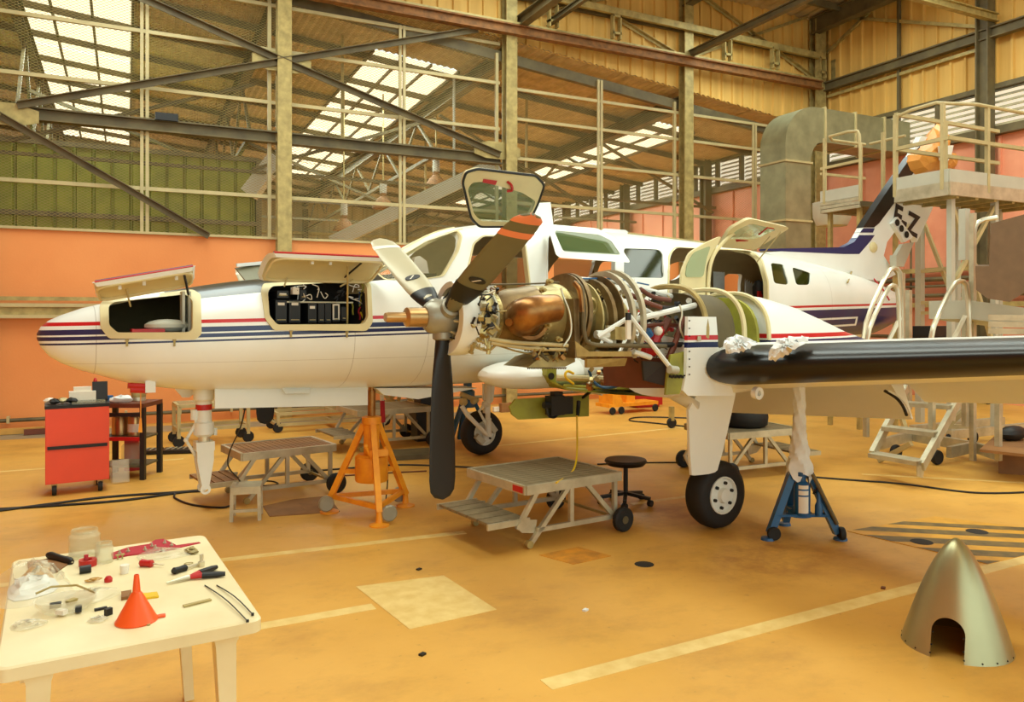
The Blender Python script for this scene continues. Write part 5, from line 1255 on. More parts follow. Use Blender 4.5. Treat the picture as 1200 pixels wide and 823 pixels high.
# ---- ribbed aluminium work platforms
def platform(label, loc, rz, L=.95, Wd=.82, H=.47, across=False, tone='deck'):
    t = thing('work_platform', label, 'work platform', loc, rz, 'low wheeled work platforms')
    nb = 12 if not across else 16; k = MB()
    if across: k.box((0, 0, 0), (L/nb*.82, Wd-.06, .022))
    else: k.box((0, 0, 0), (L-.06, Wd/nb*.86, .022))
    me = k.mesh('deck_board', [MT[tone]], None)
    for i in range(nb):
        o = link('deck_board', me, t)
        o.location = ((-L/2+L*(i+.5)/nb)*.97, 0, H) if across else (0, (-Wd/2+Wd*(i+.5)/nb)*.97, H)
    for (p, q) in (((-L/2, -Wd/2, H-.02), (L/2, -Wd/2, H-.02)), ((-L/2, Wd/2, H-.02), (L/2, Wd/2, H-.02)), ((-L/2, -Wd/2, H-.02), (-L/2, Wd/2, H-.02)), ((L/2, -Wd/2, H-.02), (L/2, Wd/2, H-.02))):
        k = MB(); k.bar(p, q, .03, .07); k.build('deck_rail', 'alu', t)
    for s in (-1, 1):
        y = s*(Wd/2-.03)
        for nm, p, q in (('leg', (-.02, y, H-.05), (-.02, y, .14)), ('leg', (L/2-.04, y, H-.05), (L/2-.04, y, .11)), ('brace', (-.05, y, H-.05), (-L/2+.06, y, .03)), ('brace', (.14, y, H-.05), (L/2-.05, y, .12)), ('base_rail', (-L/2+.12, y, .13), (L/2-.03, y, .12)), ('brace', (-L/2+.12, y, H-.05), (-L/2-.06, y, .16))):
            k = MB(); k.bar(p, q, .032, .036); k.build(nm, 'alu', t)
        k = MB(); k.tube([(-L/2+.05, y-.02, .03), (-L/2+.05, y+.02, .03)], .03, 10); k.build('foot', 'steel', t)
        k = MB(); yy = s*(Wd/2+.03); k.lathe([(0, -.028), (.085, -.03), (.10, -.018), (.10, .018), (.085, .03), (0, .028)], (L/2-.0, yy, .10), axis='Y', n=22); w = k.build('wheel', 'tyre', t)
        k = MB(); k.lathe([(0, -.032), (.032, -.032), (.032, .032), (0, .032)], (L/2-.0, yy, .10), axis='Y', n=12); k.build('wheel_hub', 'steel_dark', w)
        k = MB(); k.prism([(-L/2-.12, s*(Wd/2-.05), .235), (-L/2+.14, s*(Wd/2-.05), .20), (-L/2+.12, s*(Wd/2-.05), .10), (-L/2-.0, s*(Wd/2-.05), .12)], (0, .012, 0)); k.build('step_plate', 'alu', t)
    k = MB(); k.bar((L/2, -Wd/2, .10), (L/2, Wd/2, .10), .02); k.build('axle', 'steel', t)
    ns = 4; k = MB()
    if across: k.box((0, 0, 0), (.075, Wd-.1, .02))
    else: k.box((0, 0, 0), (.34, (Wd-.1)/5*.9, .02))
    me2 = k.mesh('step_board', [MT[tone]], None)
    for i in range(4 if across else 5):
        o = link('step_board', me2, t); o.location = (-L/2-.28+i*.088, 0, .225) if across else (-L/2-.14, -Wd/2+.05+(Wd-.1)*(i+.5)/5, .225)
    for s in (-1, 1):
        k = MB(); k.bar((-L/2-.32, s*(Wd/2-.04), .21), (-L/2+.06, s*(Wd/2-.04), .21), .02, .045); k.build('step_rail', 'alu', t)
    return t
def cxy(x, d): q = C2W(x, d, 0); return q
p1_ = platform('nearest work platform with a yellow cord lying on its ribbed deck', cxy(.262, 6.50), math.radians(8.1), .955, .84)
k = MB(); k.bar((-.494, -.27, .45), (-.494, -.40, .45), .008, .045); k.build('red_label', 'red', p1_)
p2_ = platform('work platform with brown cross ribbed deck beside the small metal stool', cxy(-2.33, 7.80), math.radians(10), .92, .64, .47, True, 'board')
p3_ = platform('work platform carrying a large tyre, behind the blue jack', cxy(2.62, 8.9), math.radians(180-4), .98, .8, .50)
p4_ = platform('farthest work platform, behind the orange tripod jack', cxy(-1.75, 10.7), math.radians(6), 1.05, .8, .52)
# cord with hook on the nearest platform
pts = [AC_ for AC_ in (W(676, 487, 6.9), W(676.5, 520, 6.85), W(675.5, 545, 6.6), W(668, 557, 6.4), P(652, 566, .485))]
k = MB(); k.tube(smoothline(pts, 3), .008, 6); single(k, 'yellow_cord', 'ylw', 'thin yellow cord hanging from the green access door onto the work platform', 'cord')
k = MB(); k.tube([W(678, 470, 6.95), W(677, 487, 6.9)], .016, 8); single(k, 'cord_hook', 'black', 'black hook at the top of the yellow cord', 'hook')
# ---- small stool
sc = P(289, 607); t = thing('metal_stool', 'small square aluminium step stool in front of the brown ribbed platform', 'stool', sc, math.radians(-12))
k = MB(); k.box((0, 0, .285), (.25, .25, .02)); k.build('seat', 'alu', t)
for (p, q) in (((-.12, -.12, .255), (.12, -.12, .255)), ((-.12, .12, .255), (.12, .12, .255)), ((-.12, -.12, .255), (-.12, .12, .255)), ((.12, -.12, .255), (.12, .12, .255))):
    k = MB(); k.bar(p, q, .012, .045); k.build('apron', 'alu', t)
for x in (-.11, .11):
    for y in (-.11, .11): k = MB(); k.bar((x*1.05, y*1.05, 0), (x, y, .26), .03); k.build('leg', 'alu', t)
for (p, q) in (((-.11, -.115, .09), (.11, -.115, .09)), ((-.115, -.11, .09), (-.115, .11, .09)), ((.115, -.11, .09), (.115, .11, .09))):
    k = MB(); k.bar(p, q, .02, .025); k.build('stretcher', 'alu', t)
# ---- brown boards on the floor under the orange jack
for (poly, lb) in (([P(308, 594), P(316, 606), P(362, 603), P(345, 586)], 'brown board on the floor beside the small stool'), ([P(345, 586), P(362, 603), P(398, 600), P(385, 582)], 'brown board on the floor left of the orange jack')):
    k = MB(); k.prism(poly, (0, 0, .008)); single(k, 'floor_board', 'board', lb, 'board')
k = MB(); k.prism([P(452, 533), P(452, 541), P(503, 538), P(503, 530)], (0, 0, .06)); single(k, 'wood_beam', 'steel_dark', 'dark flat beam lying on the floor behind the hanging propeller blade', 'beam')
# ---- orange tripod jack
jc = W(432, 610, 6.85); jc.z = 0
jc = C2W(-1.25, 6.95, 0)
t = thing('tripod_jack', 'orange tripod jack holding up the nose section of the aircraft', 'jack', jc, 0)
k = MB(); k.lathe([(.07, .42), (.07, .80), (.085, .81), (.085, .87), (.05, .88)], (0, 0, 0), n=20); k.build('jack_body', 'orange', t)
k = MB(); k.lathe([(.14, .30), (.145, .31), (.145, .52), (.12, .54)], (0, 0, 0), n=20); k.build('oil_reservoir', 'orange', t)
k = MB(); k.lathe([(.036, .85), (.036, 1.10)], (0, 0, 0), n=14); k.lathe([(.027, 1.10), (.027, 1.165), (0, 1.17)], (0, 0, 0), n=14); k.build('ram', 'bronze', t)
R_ = .40
for i, a in enumerate((math.radians(143), math.radians(-97), math.radians(23))):
    f = Vector((R_*math.cos(a), R_*math.sin(a), .03)); top = Vector((.07*math.cos(a), .07*math.sin(a), .80))
    k = MB(); k.bar(top, f+Vector((0, 0, .08)), .05, .05); g_ = k.build('leg', 'orange', t)
    k = MB(); k.lathe([(0, 0), (.085, 0), (.085, .012), (.03, .03), (.022, .12), (0, .12)], (f.x, f.y, 0), n=18); k.build('foot_pad', 'orange', t)
    a2 = a+2*PI/3; f2 = Vector((R_*math.cos(a2), R_*math.sin(a2), .03))
    if i < 2 or True: k = MB(); k.bar(f*.93+Vector((0, 0, .12)), f2*.93+Vector((0, 0, .12)), .035, .04); k.build('base_rail', 'orange', t)
    m1 = top.lerp(f, .55); k = MB(); k.bar(m1, Vector((.1*math.cos(a), .1*math.sin(a), m1.z)), .03, .04); k.build('brace', 'orange', t)
    w_ = f*.9+Vector((0.09*math.cos(a+1.2), .09*math.sin(a+1.2), .07)); k = MB(); k.lathe([(0, -.02), (.06, -.022), (.07, -.012), (.07, .012), (.06, .022), (0, .02)], w_, axis='Y', n=16); k.build('castor', 'hub', t)
k = MB(); k.tube([(-.03, -.13, .5), (-.1, -.17, .64)], .012, 6); k.tube([(.03, -.14, .55), (.08, -.15, .55), (.08, -.15, .62)], .012, 6); k.ball((-.1, -.17, .64), .02, 8); k.build('pump_handle', 'orange', t)
k = MB(); k.box((.02, -.14, .57), (.16, .06, .06)); k.build('pump_block', 'orange', t)
# red/white rod leaning beside it
k = MB(); k.tube([W(447, 455, 7.6), W(448.5, 495, 7.6)], .02, 8); tt = single(k, 'support_rod', ['white_matte'], 'white and red rod hanging from the belly just behind the orange jack', 'rod')
inv = 1
k = MB(); k.tube([W(448, 470, 7.55), W(449, 495, 7.55)], .024, 8); k.build('rod_sleeve', 'strap', tt, world=True)
k = MB(); k.tube(smoothline([W(449, 495, 7.6), W(452, 530, 7.5), W(455, 560, 7.2), P(452, 588)], 2), .006, 6); single(k, 'cable', 'black', 'black cable hanging down behind the orange jack', 'cable')
# ---- blue bottle jack
bc = C2W(2.30, 6.25, 0); t = thing('bottle_jack_stand', 'blue tripod stand with hydraulic bottle jack under the left wing', 'jack', bc, math.radians(-26.3))
for (x, y) in ((-.26, -.08), (.27, -.08), (.0, .32)):
    k = MB(); k.bar((x*.16, y*.16, .57), (x, y, .05), .055, .065, up=(0, 1, 0)); k.build('leg', 'blue', t)
    k = MB(); k.lathe([(0, 0), (.055, 0), (.05, .02), (0, .03)], (x*1.08, y*1.08, 0), n=14); k.build('foot_pad', 'blue', t)
k = MB(); k.lathe([(.09, .17), (.095, .17), (.095, .20), (.0, .20)], (0, 0, -.0), n=20); k.bar((-.22, -.07, .19), (.24, -.07, .19), .05, .02); k.bar((0, -.05, .19), (0, .28, .19), .05, .02); k.build('base_tray', 'blue', t)
k = MB(); k.lathe([(.058, .19), (.062, .2), (.062, .42), (.045, .45), (.03, .46), (.03, .50), (.042, .50), (.042, .53), (.0, .54)], (0, -.06, 0), n=22); b = k.build('jack_bottle', 'blue', t)
for (z, h) in ((.28, .13), (.375, .035), (.42, .03)):
    k = MB(); k.lathe([(.0635, z-h/2), (.0635, z+h/2)], (0, -.06, 0), n=10, a0=-.75*PI, a1=-.35*PI); k.build('bottle_label', 'paper', b)
k = MB(); k.lathe([(.03, .19), (.03, .27), (.018, .3), (.018, .38)], (.12, -.09, 0), n=12); k.build('hand_pump', 'blue', t)
k = MB(); k.tube([(.12, -.09, .38), (.13, -.09, .44), (.08, -.08, .36)], .009, 6); k.build('pump_lever', 'black', t)
k = MB(); k.tube([(.065, -.11, .52), (.255, -.115, .13)], .016, 8); k.build('lever_rod', 'steel_dark', t)
for x in (-.24, .29):
    k = MB(); k.lathe([(0, -.018), (.05, -.02), (.055, 0), (.05, .02), (0, .018)], (x, -.11, .055), axis='Y' if x < 0 else 'X', n=16); k.build('castor', 'tyre', t)
# white cloth wrapped around the ram, rising to the wing
k = MB(); rr = []; cc = []; random.seed(2)
base = bc; topz = 1.21
n = 26; ring_n = 18; R = []
for i in range(n+1):
    f = i/n; z = .535+f*(topz-.535); r0 = .06*(1-f)**3.2+.043
    R.append([Vector((base.x+(r0*(1+.16*math.sin(j*2.1+i*.9)+.1*math.sin(j*5+i*.5)))*math.cos(2*PI*j/ring_n), base.y+(r0*(1+.16*math.sin(j*2.1+i*.9)))*math.sin(2*PI*j/ring_n), z-(.05*(1+math.sin(j*1.9)) if i == 0 else 0))) for j in range(ring_n)])
k.loft(R, cap=False); single(k, 'cloth_wrap', 'cloth', 'white cloth wrapped around the blue jack ram up to the wing', 'cloth', smooth=60)
# ---- spinner cone
sp = C2W(2.39, 4.20, 0); k = MB(); n = 48; prof = []
HT = .575; RB = .268
pr_ = [(RB*((1-h/HT)**.62), h) for h in [HT*i/24 for i in range(24)]] + [(.012, HT*.997), (0, HT)]
gap_c = math.atan2(-(sp.y), -(sp.x))-.17; k = MB(); vs = []; fs = []
for (r, h) in pr_:
    for j in range(n): a = 2*PI*j/n+gap_c+PI/n*0; vs.append(sp+Vector((r*math.cos(a), r*math.sin(a), h)))
gw = .078; gh = .125
def ing(r, h, a): 
    x = r*math.sin(a-gap_c); f = math.cos(a-gap_c) > 0
    if not f: return False
    return abs(x) < gw and h < gh or (x*x+(h-gh)**2 < gw*gw)
# build the cone with finer rows near the cut-out, snap the opening edge
rows = [i*.02 for i in range(13)]+[.26+i*.02 for i in range(15)]; rows = [h for h in rows if h < HT-.02]+[HT-.02, HT-.012, HT-.006, HT-.002, HT]
nn = 120; vs = []; keep = []
def rad(h): return RB*max(0, 1-h/HT)**.62
for h in rows:
    for j in range(nn): a = gap_c+2*PI*j/nn; vs.append(sp+Vector((rad(h)*math.cos(a), rad(h)*math.sin(a), h)))
for i in range(len(rows)-1):
    for j in range(nn):
        fs.append((i*nn+j, i*nn+(j+1) % nn, (i+1)*nn+(j+1) % nn, (i+1)*nn+j))
k.add(vs, fs); b0 = sp.copy(); k.v = [v-b0 for v in k.v]
MT['spin'] = mat('brushed_spinner_aluminium', (176, 172, 132), .34, .75, .04, 2, (160, 156, 118))
me = k.mesh('propeller_spinner', [MT['spin']], 60)
o = link('propeller_spinner', me); o.location = b0; tag(o, 'brushed metal propeller spinner cone standing on the floor', 'spinner')
md = o.modifiers.new('shell', 'SOLIDIFY'); md.thickness = .004; md.offset = -1
kk = MB(); dr = Vector((math.cos(gap_c), math.sin(gap_c), 0)); sd = Vector((-dr.y, dr.x, 0))
loop = [sd*-gw+Vector((0, 0, -.05)), sd*gw+Vector((0, 0, -.05))]+[sd*(gw*math.cos(t))+Vector((0, 0, gh+gw*math.sin(t))) for t in [PI*i/16 for i in range(17)]]
kk.prism([p+dr*.08 for p in loop], dr*.4); me = kk.mesh('cut', [MT['spin']], 0); c_ = bpy.data.objects.new('cut', me); COL.objects.link(c_); c_.location = b0
md = o.modifiers.new('cut', 'BOOLEAN'); md.operation = 'DIFFERENCE'; md.object = c_; md.solver = 'EXACT'
kk = MB(); kk.prism([p-dr*.9 for p in loop], -dr*.1); me = kk.mesh('cut', [MT['spin']], 0); c2 = bpy.data.objects.new('cut', me); COL.objects.link(c2); c2.location = b0
md = o.modifiers.new('cut', 'BOOLEAN'); md.operation = 'DIFFERENCE'; md.object = c2; md.solver = 'EXACT'
dg = bpy.context.evaluated_depsgraph_get(); me = bpy.data.meshes.new_from_object(o.evaluated_get(dg)); o.modifiers.clear(); o.data = me
bpy.data.objects.remove(c_); bpy.data.objects.remove(c2)
me.polygons.foreach_set('use_smooth', [True]*len(me.polygons)); me.set_sharp_from_angle(angle=math.radians(50))
for (ph, h) in ((-.62, .012), (-.95, .012), (-1.25, .012), (.62, .012), (.92, .012), (1.2, .012), (-.30, .06), (-.31, .12), (-.30, .02), (.30, .06), (.31, .12), (.30, .02), (-1.5, .012), (1.45, .012)):
    a = gap_c+ph; r = rad(h)+.0015; q = Vector((r*math.cos(a), r*math.sin(a), h)); dv_ = Vector((math.cos(a), math.sin(a), 0))
    k = MB(); k.tube([q-dv_*.004, q+dv_*.001], .0045, 8); k.build('screw_hole', 'dark', o)
# ---- black stool on castors
sc = C2W(1.07, 7.35, 0); t = thing('swivel_stool', 'low black mechanic stool on five castors behind the nearest platform', 'stool', sc, .3)
k = MB(); k.lathe([(0, .36), (.17, .365), (.20, .40), (.19, .42), (0, .415)], (0, 0, 0), n=24); k.build('seat', 'black', t)
k = MB(); k.lathe([(.022, .08), (.022, .37)], (0, 0, 0), n=12); k.build('column', 'black', t)
for i in range(5):
    a = 2*PI*i/5; p = Vector((.24*math.cos(a), .24*math.sin(a), .07)); k = MB(); k.bar((0, 0, .1), p, .035, .03); k.build('base_arm', 'black', t)
    k = MB(); k.lathe([(0, -.018), (.03, -.018), (.03, .018), (0, .018)], p-Vector((0, 0, .04)), axis='Y', n=14); k.build('castor', 'tyre', t)
# ---- red tool cabinet
tc = C2W(-4.31, 7.75, 0); rzc = math.radians(-26.3+31)
t = thing('tool_cabinet', 'red wheeled tool cabinet with clutter on its black top, at the left', 'cabinet', tc, rzc)
k = MB(); k.box((0, .2, .49), (.555, .42, .74)); k.build('cabinet_body', 'toolred', t)
k = MB(); k.box((0, -.012, .295), (.545, .012, .335)); k.build('lower_door', 'toolred', t)
k = MB(); k.box((0, -.012, .67), (.545, .012, .37)); k.build('upper_door', 'toolred', t)
k = MB(); k.box((0, -.02, .475), (.52, .018, .032)); k.build('handle_strip', 'black', t)
k = MB(); k.box((0, .2, .872), (.565, .44, .03)); k.build('top_tray', 'black', t)
for x in (-.2, .2):
    for y in (.04, .36):
        k = MB(); k.lathe([(0, -.018), (.05, -.02), (.055, 0), (.05, .02), (0, .018)], (x, y, .055), axis='X', n=18); c_ = k.build('castor', 'tyre', t)
        k = MB(); k.box((x, y, .1), (.05, .05, .04)); k.build('castor_fork', 'steel', c_)
def on(px, py, z): return P(px, py, z)
zt_ = .887
def loc_on(t_, x, y, z): return WM[t_.name] @ Vector((x, y, z))
k = MB(); q = loc_on(t, .1, .12, zt_); k.box(q+Vector((0, 0, .012)), (.3, .16, .024), rz=rzc); single(k, 'tray_card', 'jar', 'green tinted tray lying at the front of the red cabinet top', 'tray'); 
k = MB(); q = loc_on(t, .05, .25, zt_); k.box(q+Vector((0, 0, .055)), (.24, .1, .11), rz=rzc); k.box(q+Vector((0, 0, .13)), (.16, .06, .05), rz=rzc); single(k, 'white_box', 'paper', 'white moulded box standing on the red tool cabinet', 'box')
k = MB(); q = loc_on(t, .21, .27, zt_); k.box(q+Vector((0, 0, .11)), (.14, .02, .18), rz=rzc, rx=-.2); k.box(q+Vector((0, .05, .02)), (.14, .1, .035), rz=rzc); single(k, 'small_monitor', 'avionics', 'small dark green screen on the red tool cabinet', 'monitor')
k = MB(); q = loc_on(t, .17, .33, zt_); k.lathe([(.02, 0), (.02, .2), (.012, .23), (0, .24)], q, n=10); single(k, 'spray_can', 'red', 'thin red topped can behind the small screen', 'can')
random.seed(21)
for i, (x, y, m, lb) in enumerate(((-.2, .1, 'black', 'black rag bundle at the left end of the red cabinet top'), (-.13, .15, 'steel_light', 'silver fittings heap left of the white box on the cabinet'), (-.05, .1, 'black', 'dark tool lying in front of the white box on the cabinet'), (-.24, .2, 'paper', 'white crumpled paper at the left back edge of the cabinet top'))):
    q = loc_on(t, x, y, zt_); k = MB()
    for j in range(1): k.ball(q+Vector((0, 0, .028)), .05, 9, (1, .8, .55))
    k.v = [v+Vector((random.uniform(-.012, .012), random.uniform(-.012, .012), random.uniform(0, .012))) for v in k.v]
    single(k, 'tool_clutter', m, lb, 'clutter', smooth=None)
# ---- steel bench beside the cabinet
bc_ = C2W(-4.26, 8.62, 0); rb = math.radians(-26.3)
t = thing('steel_bench', 'small dark steel bench with red top beside the red tool cabinet', 'bench', bc_+C2W(.0, .0, 0)*0, rb)
k = MB(); k.box((.02, 0, .80), (.56, .46, .045)); k.build('bench_top', 'brown', t)
for x in (-.22, .28):
    for y in (-.2, .2): k = MB(); k.bar((x, y, 0), (x, y, .78), .05); k.build('leg', 'avionics', t)
for z in (.44, .70): k = MB(); k.bar((-.22, -.2, z), (.28, -.2, z), .03, .04); k.build('cross_rail', 'red' if z < .6 else 'avionics', t)
k = MB(); k.box((.02, 0, .14), (.5, .4, .02)); k.build('lower_shelf', 'steel_dark', t)
k = MB(); k.box((.02, 0, .44), (.5, .4, .02)); k.build('middle_shelf', 'steel_dark', t)
def can(x, y, z, r, h, m, lb, nm='tin_can', cap=True):
    q = WM[t.name] @ Vector((x, y, z)); k = MB(); k.lathe([(0, 0), (r, 0), (r, h*.9), (r*.9, h), (0, h)], q, n=20); o = single(k, nm, m, lb, 'can', base=q)
    return o, q
o, q = can(.12, -.02, .455, .085, .22, 'gold', 'gold paint tin on the middle shelf of the steel bench'); k = MB(); k.lathe([(.0865, .04), (.0865, .13)], (0, 0, 0), n=20); k.build('tin_label', 'paper', o)
o, q = can(-.08, .04, .455, .09, .20, 'gold', 'second gold tin deeper on the middle shelf of the bench')
o, q = can(.08, -.02, .155, .11, .2, 'jar', 'clear plastic tub on the bench lower shelf', 'plastic_tub')
o, q = can(.10, .08, .825, .075, .20, 'alu_bright', 'silver solvent can standing on the steel bench'); k = MB(); k.lathe([(.076, .04), (.076, .14)], (0, 0, 0), n=20); k.build('can_label', 'engine2', o); k = MB(); k.lathe([(.05, .18), (.02, .22), (.02, .25), (0, .25)], (0, 0, 0), n=14); k.build('can_neck', 'alu_bright', o)
o, q = can(-.16, -.05, .825, .04, .07, 'blue', 'small blue pot beside the silver can', 'small_pot')
k = MB(); q = WM[t.name] @ Vector((.0, -.12, .825)); k.ball(q+Vector((0, 0, .035)), .1, 12, (1.2, .6, .4)); random.seed(4); k.v = [v+Vector([random.uniform(-.012, .012) for _ in range(3)]) for v in k.v]; single(k, 'crumpled_rag', 'cloth', 'crumpled cream rag on the steel bench top', 'rag', smooth=60)
k = MB(); q = WM[t.name] @ Vector((.1, -.34, 0)); k.box(q+Vector((0, 0, .12)), (.16, .12, .24), rz=.2, rx=-.15); single(k, 'wrapped_bag', 'polybag', 'shiny foil bag standing on the floor against the bench', 'bag')
k = MB(); q = W(157, 508, 8.9); q.z = 0; k.prism([q+Vector((-.1, 0, 0)), q+Vector((.12, 0, 0)), q+Vector((.1, 0, .12)), q+Vector((-.02, 0, .62)), q+Vector((-.1, 0, .62))], (0, .4, 0)); single(k, 'red_trolley', 'red', 'red sloping trolley side behind the steel bench', 'trolley')
# black tool tray on the floor
k = MB(); pl = [P(165, 533), P(172, 527), P(208, 524), P(216, 532), P(186, 537)]
q = P(190, 531); t = thing('tool_tray', 'open black tool case lying on the floor behind the nose leg', 'tool case', q, math.radians(-15))
for s in (-1, 1):
    k = MB(); k.box((s*.2, 0, .03), (.38, .28, .04)); h_ = k.build('case_half', 'black', t)
    for j in range(5): k = MB(); k.tube([(s*.2-.14+j*.07, -.08, .056), (s*.2-.1+j*.06, .09, .056)], .009, 6); k.build('case_tool', 'alu', h_)
# ---- trolleys behind
def cart(label, loc, rz, L, Wd, H, m='steel_light', name='flat_cart'):
    t = thing(name, label, 'cart', loc, rz)
    for z in (H, H*.42):
        for (p, q) in (((-L/2, -Wd/2, z), (L/2, -Wd/2, z)), ((-L/2, Wd/2, z), (L/2, Wd/2, z)), ((-L/2, -Wd/2, z), (-L/2, Wd/2, z)), ((L/2, -Wd/2, z), (L/2, Wd/2, z)), ((0, -Wd/2, z), (0, Wd/2, z))):
            k = MB(); k.bar(p, q, .045); k.build('frame_rail', m, t)
    for x in (-L/2, L/2):
        for y in (-Wd/2, Wd/2):
            k = MB(); k.bar((x, y, .12), (x, y, H), .045); k.build('post', m, t)
            k = MB(); k.lathe([(0, -.02), (.07, -.022), (.08, 0), (.07, .022), (0, .02)], (x, y, .08), axis='Y', n=14); k.build('castor', 'tyre', t)
    return t
c1 = cart('pale frame cart against the salmon wall behind the nose leg', cxy(-4.2, 10.9), math.radians(4), .9, .5, .55)
k = MB(); k.box((0, 0, .57), (.86, .46, .02)); k.build('glass_top', 'jar', c1)
c2 = cart('long low frame cart at the wall behind the nose gear door', cxy(-2.9, 12.4), math.radians(2), 1.7, .5, .28)
# orange cargo carts under the belly
t = thing('orange_cart', 'orange low cart with castors standing under the wing root', 'cart', P(735, 483), math.radians(5))
k = MB(); k.box((0, 0, .16), (1.15, .4, .06)); k.build('cart_deck', 'orange', t)
k = MB(); k.prism([(-.5, -.2, .19), (-.25, -.2, .19), (-.38, -.2, .46), (-.5, -.2, .46)], (0, .4, 0)); k.build('cart_end', 'orange', t)
for x in (-.5, -.3, .5): k = MB(); k.lathe([(0, -.02), (.06, -.02), (.07, 0), (.06, .02), (0, .02)], (x, -.2, .07), axis='Y', n=14); k.build('castor', 'tyre', t)
k = MB(); k.box((0, .0, .33), (.2, .2, .28)); k.build('cart_post', 'orange', t)
k = MB(); c = P(762, 478); k.box(c+Vector((0, .2, .22)), (.62, .35, .36)); k.box(c+Vector((0, .2, .0)), (.5, .3, .08)); single(k, 'red_box', 'red', 'red metal box beyond the orange cart', 'box')
k = MB(); c = P(738, 474); k.box(c+Vector((0, .5, .25)), (.5, .3, .24)); k.box(c+Vector((0, .5, .065)), (.4, .25, .13)); single(k, 'beige_box', 'paper', 'off white box between the orange cart and red box', 'box')
for (a, b, m, lb, w_) in ((Vector((V14(0, 500, 13.7).x, 13.7, 0)), Vector((V14(52, 500, 13.7).x, 13.7, 0)), 'wood', 'yellow wooden plank lying along the left wall behind the red cabinet', .12), (Vector((V14(28, 500, 13.5).x, 13.5, 0)), Vector((V14(60, 500, 13.5).x, 13.5, 0)), 'brown', 'dark narrow batten lying on the floor by the left wall', .05), (P(578, 483), P(640, 480), 'paper', 'pale plank lying at the wall beyond the right wheel', .1)):
    k = MB(); k.bar(a+Vector((0, 0, .05)), b+Vector((0, 0, .05)), w_, .08); single(k, 'plank', m, lb, 'plank')
for i, (x, y, m, lb) in enumerate(((592, 486, 'board', 'brown wood block at the wall right of the right wheel'), (604, 485, 'red', 'red block at the wall right of the right wheel'))):
    k = MB(); c = P(x, y-3); k.box(c+Vector((0, 0, .08)), (.2, .12, .16)); single(k, 'wood_block', m, lb, 'block')
# blue jack behind the right wheel
t = thing('blue_jack', 'small blue jack partly hidden behind the right main wheel', 'jack', P(560, 524)+Vector((.0, .35, 0)), 0)
for (x, y) in ((-.32, -.1), (.34, -.1), (0, .3)): k = MB(); k.bar((x*.2, y*.2, .62), (x, y, .02), .06, .05); k.build('leg', 'blue', t)
k = MB(); k.lathe([(.10, .5), (.10, .72), (.06, .75), (.06, .98), (0, .98)], (0, 0, 0), n=16); k.build('jack_body', 'blue', t)
k = MB(); k.lathe([(0, -.02), (.08, -.02), (.08, .02), (0, .02)], (-.36, -.14, .09), axis='Y', n=14); k.build('castor', 'tyre', t)
# dark case on the far platform
k = MB(); c = C2W(-1.28, 10.6, 0); 
q = WM[p4_.name] @ Vector((.38, 0, .535)); k.box(q+Vector((.35, .1, -.12)), (.55, .3, .2)); k.box(q+Vector((.35, .1, .06)), (.4, .3, .14)); k.box(q+Vector((.35, .1, -.37)), (.5, .28, .32)); single(k, 'dark_case', 'avionics', 'stack of dark cases at the end of the farthest platform', 'case')
# truss tube stand behind the orange jack
t = thing('tube_stand', 'pale tubular stand seen under the belly behind the orange jack', 'stand', cxy(-1.0, 12.0), math.radians(0))
for (p, q) in ((W(438, 455, 11.9), W(500, 497, 11.9)), (W(437, 485, 11.9), W(470, 456, 11.9)), (W(470, 456, 11.9), W(464, 482, 11.9)), (W(470, 456, 11.9), W(500, 490, 11.9)), (W(480, 470, 11.9), W(462, 484, 11.9))):
    k = MB(); k.tube([p, q], .03, 8); k.build('stand_tube', 'steel_light', t, world=True)
for (x, y) in ((437, 485), (500, 497)):
    p = W(x, y, 11.9); k = MB(); k.tube([p, Vector((p.x, p.y, 0))], .03, 8); k.build('stand_tube', 'steel_light', t, world=True)
# small castor wheel left of the main gear
t = thing('castor_post', 'rusty castor post of a trolley standing left of the main gear door', 'castor', P(787, 502), 0)
k = MB(); k.lathe([(0, -.025), (.075, -.03), (.085, 0), (.075, .03), (0, .025)], (0, 0, .085), axis='Y', n=18); k.build('wheel', 'tyre', t); k = MB(); k.bar((0, 0, .12), (0, 0, .34), .07, .06); k.build('fork', 'steel', t)
# tyre on the third platform and white tool part
q = WM[p3_.name] @ Vector((-.02, 0, .51)); k = MB(); R_ = .27
k.lathe([(.14, 0), (.22, .0), (.265, .03), (.275, .11), (.265, .19), (.22, .22), (.14, .22)], q, n=36); single(k, 'spare_tyre', 'tyre', 'black tyre lying flat on the platform behind the blue jack', 'tyre', base=q, smooth=50)
k = MB(); a = q+Vector((-.05, -.05, .245)); k.box(a, (.62, .3, .03), rz=-.3, ry=.06); o = single(k, 'aluminium_tray', 'alu', 'aluminium tray with red marks resting on the spare tyre', 'tray')
for dx in (-.14, .12): k = MB(); k.box((dx, -.1, .035), (.1, .08, .012), rz=-.3); k.build('red_mark', 'red', o)
# ---- cables on the floor
def cable(pts, r, m, label, name='floor_cable'):
    k = MB(); q = [P(x, y)+Vector((0, 0, r)) for x, y in pts]; k.tube(smoothline(q, 3), r, 6); return single(k, name, m, label, 'cable')
cable([(-30, 604), (60, 592), (130, 583), (200, 579), (236, 576)], .012, 'black', 'upper of two thick black cables running left from the nose leg')
cable([(-30, 600), (70, 594), (150, 588), (215, 578), (236, 577)], .012, 'black', 'lower of two thick black cables running left from the nose leg')
cable([(205, 580), (203, 585), (225, 594), (262, 597), (270, 594)], .010, 'black', 'black cable looping from the nose leg to the small stool')
cable([(285, 566), (300, 571), (330, 569), (318, 564), (300, 566)], .008, 'black', 'black cable loop under the brown ribbed platform')
cable([(950, 560), (1000, 564), (1060, 568), (1120, 577), (1160, 580), (1230, 577)], .010, 'black', 'long black cable crossing the floor toward the right edge')
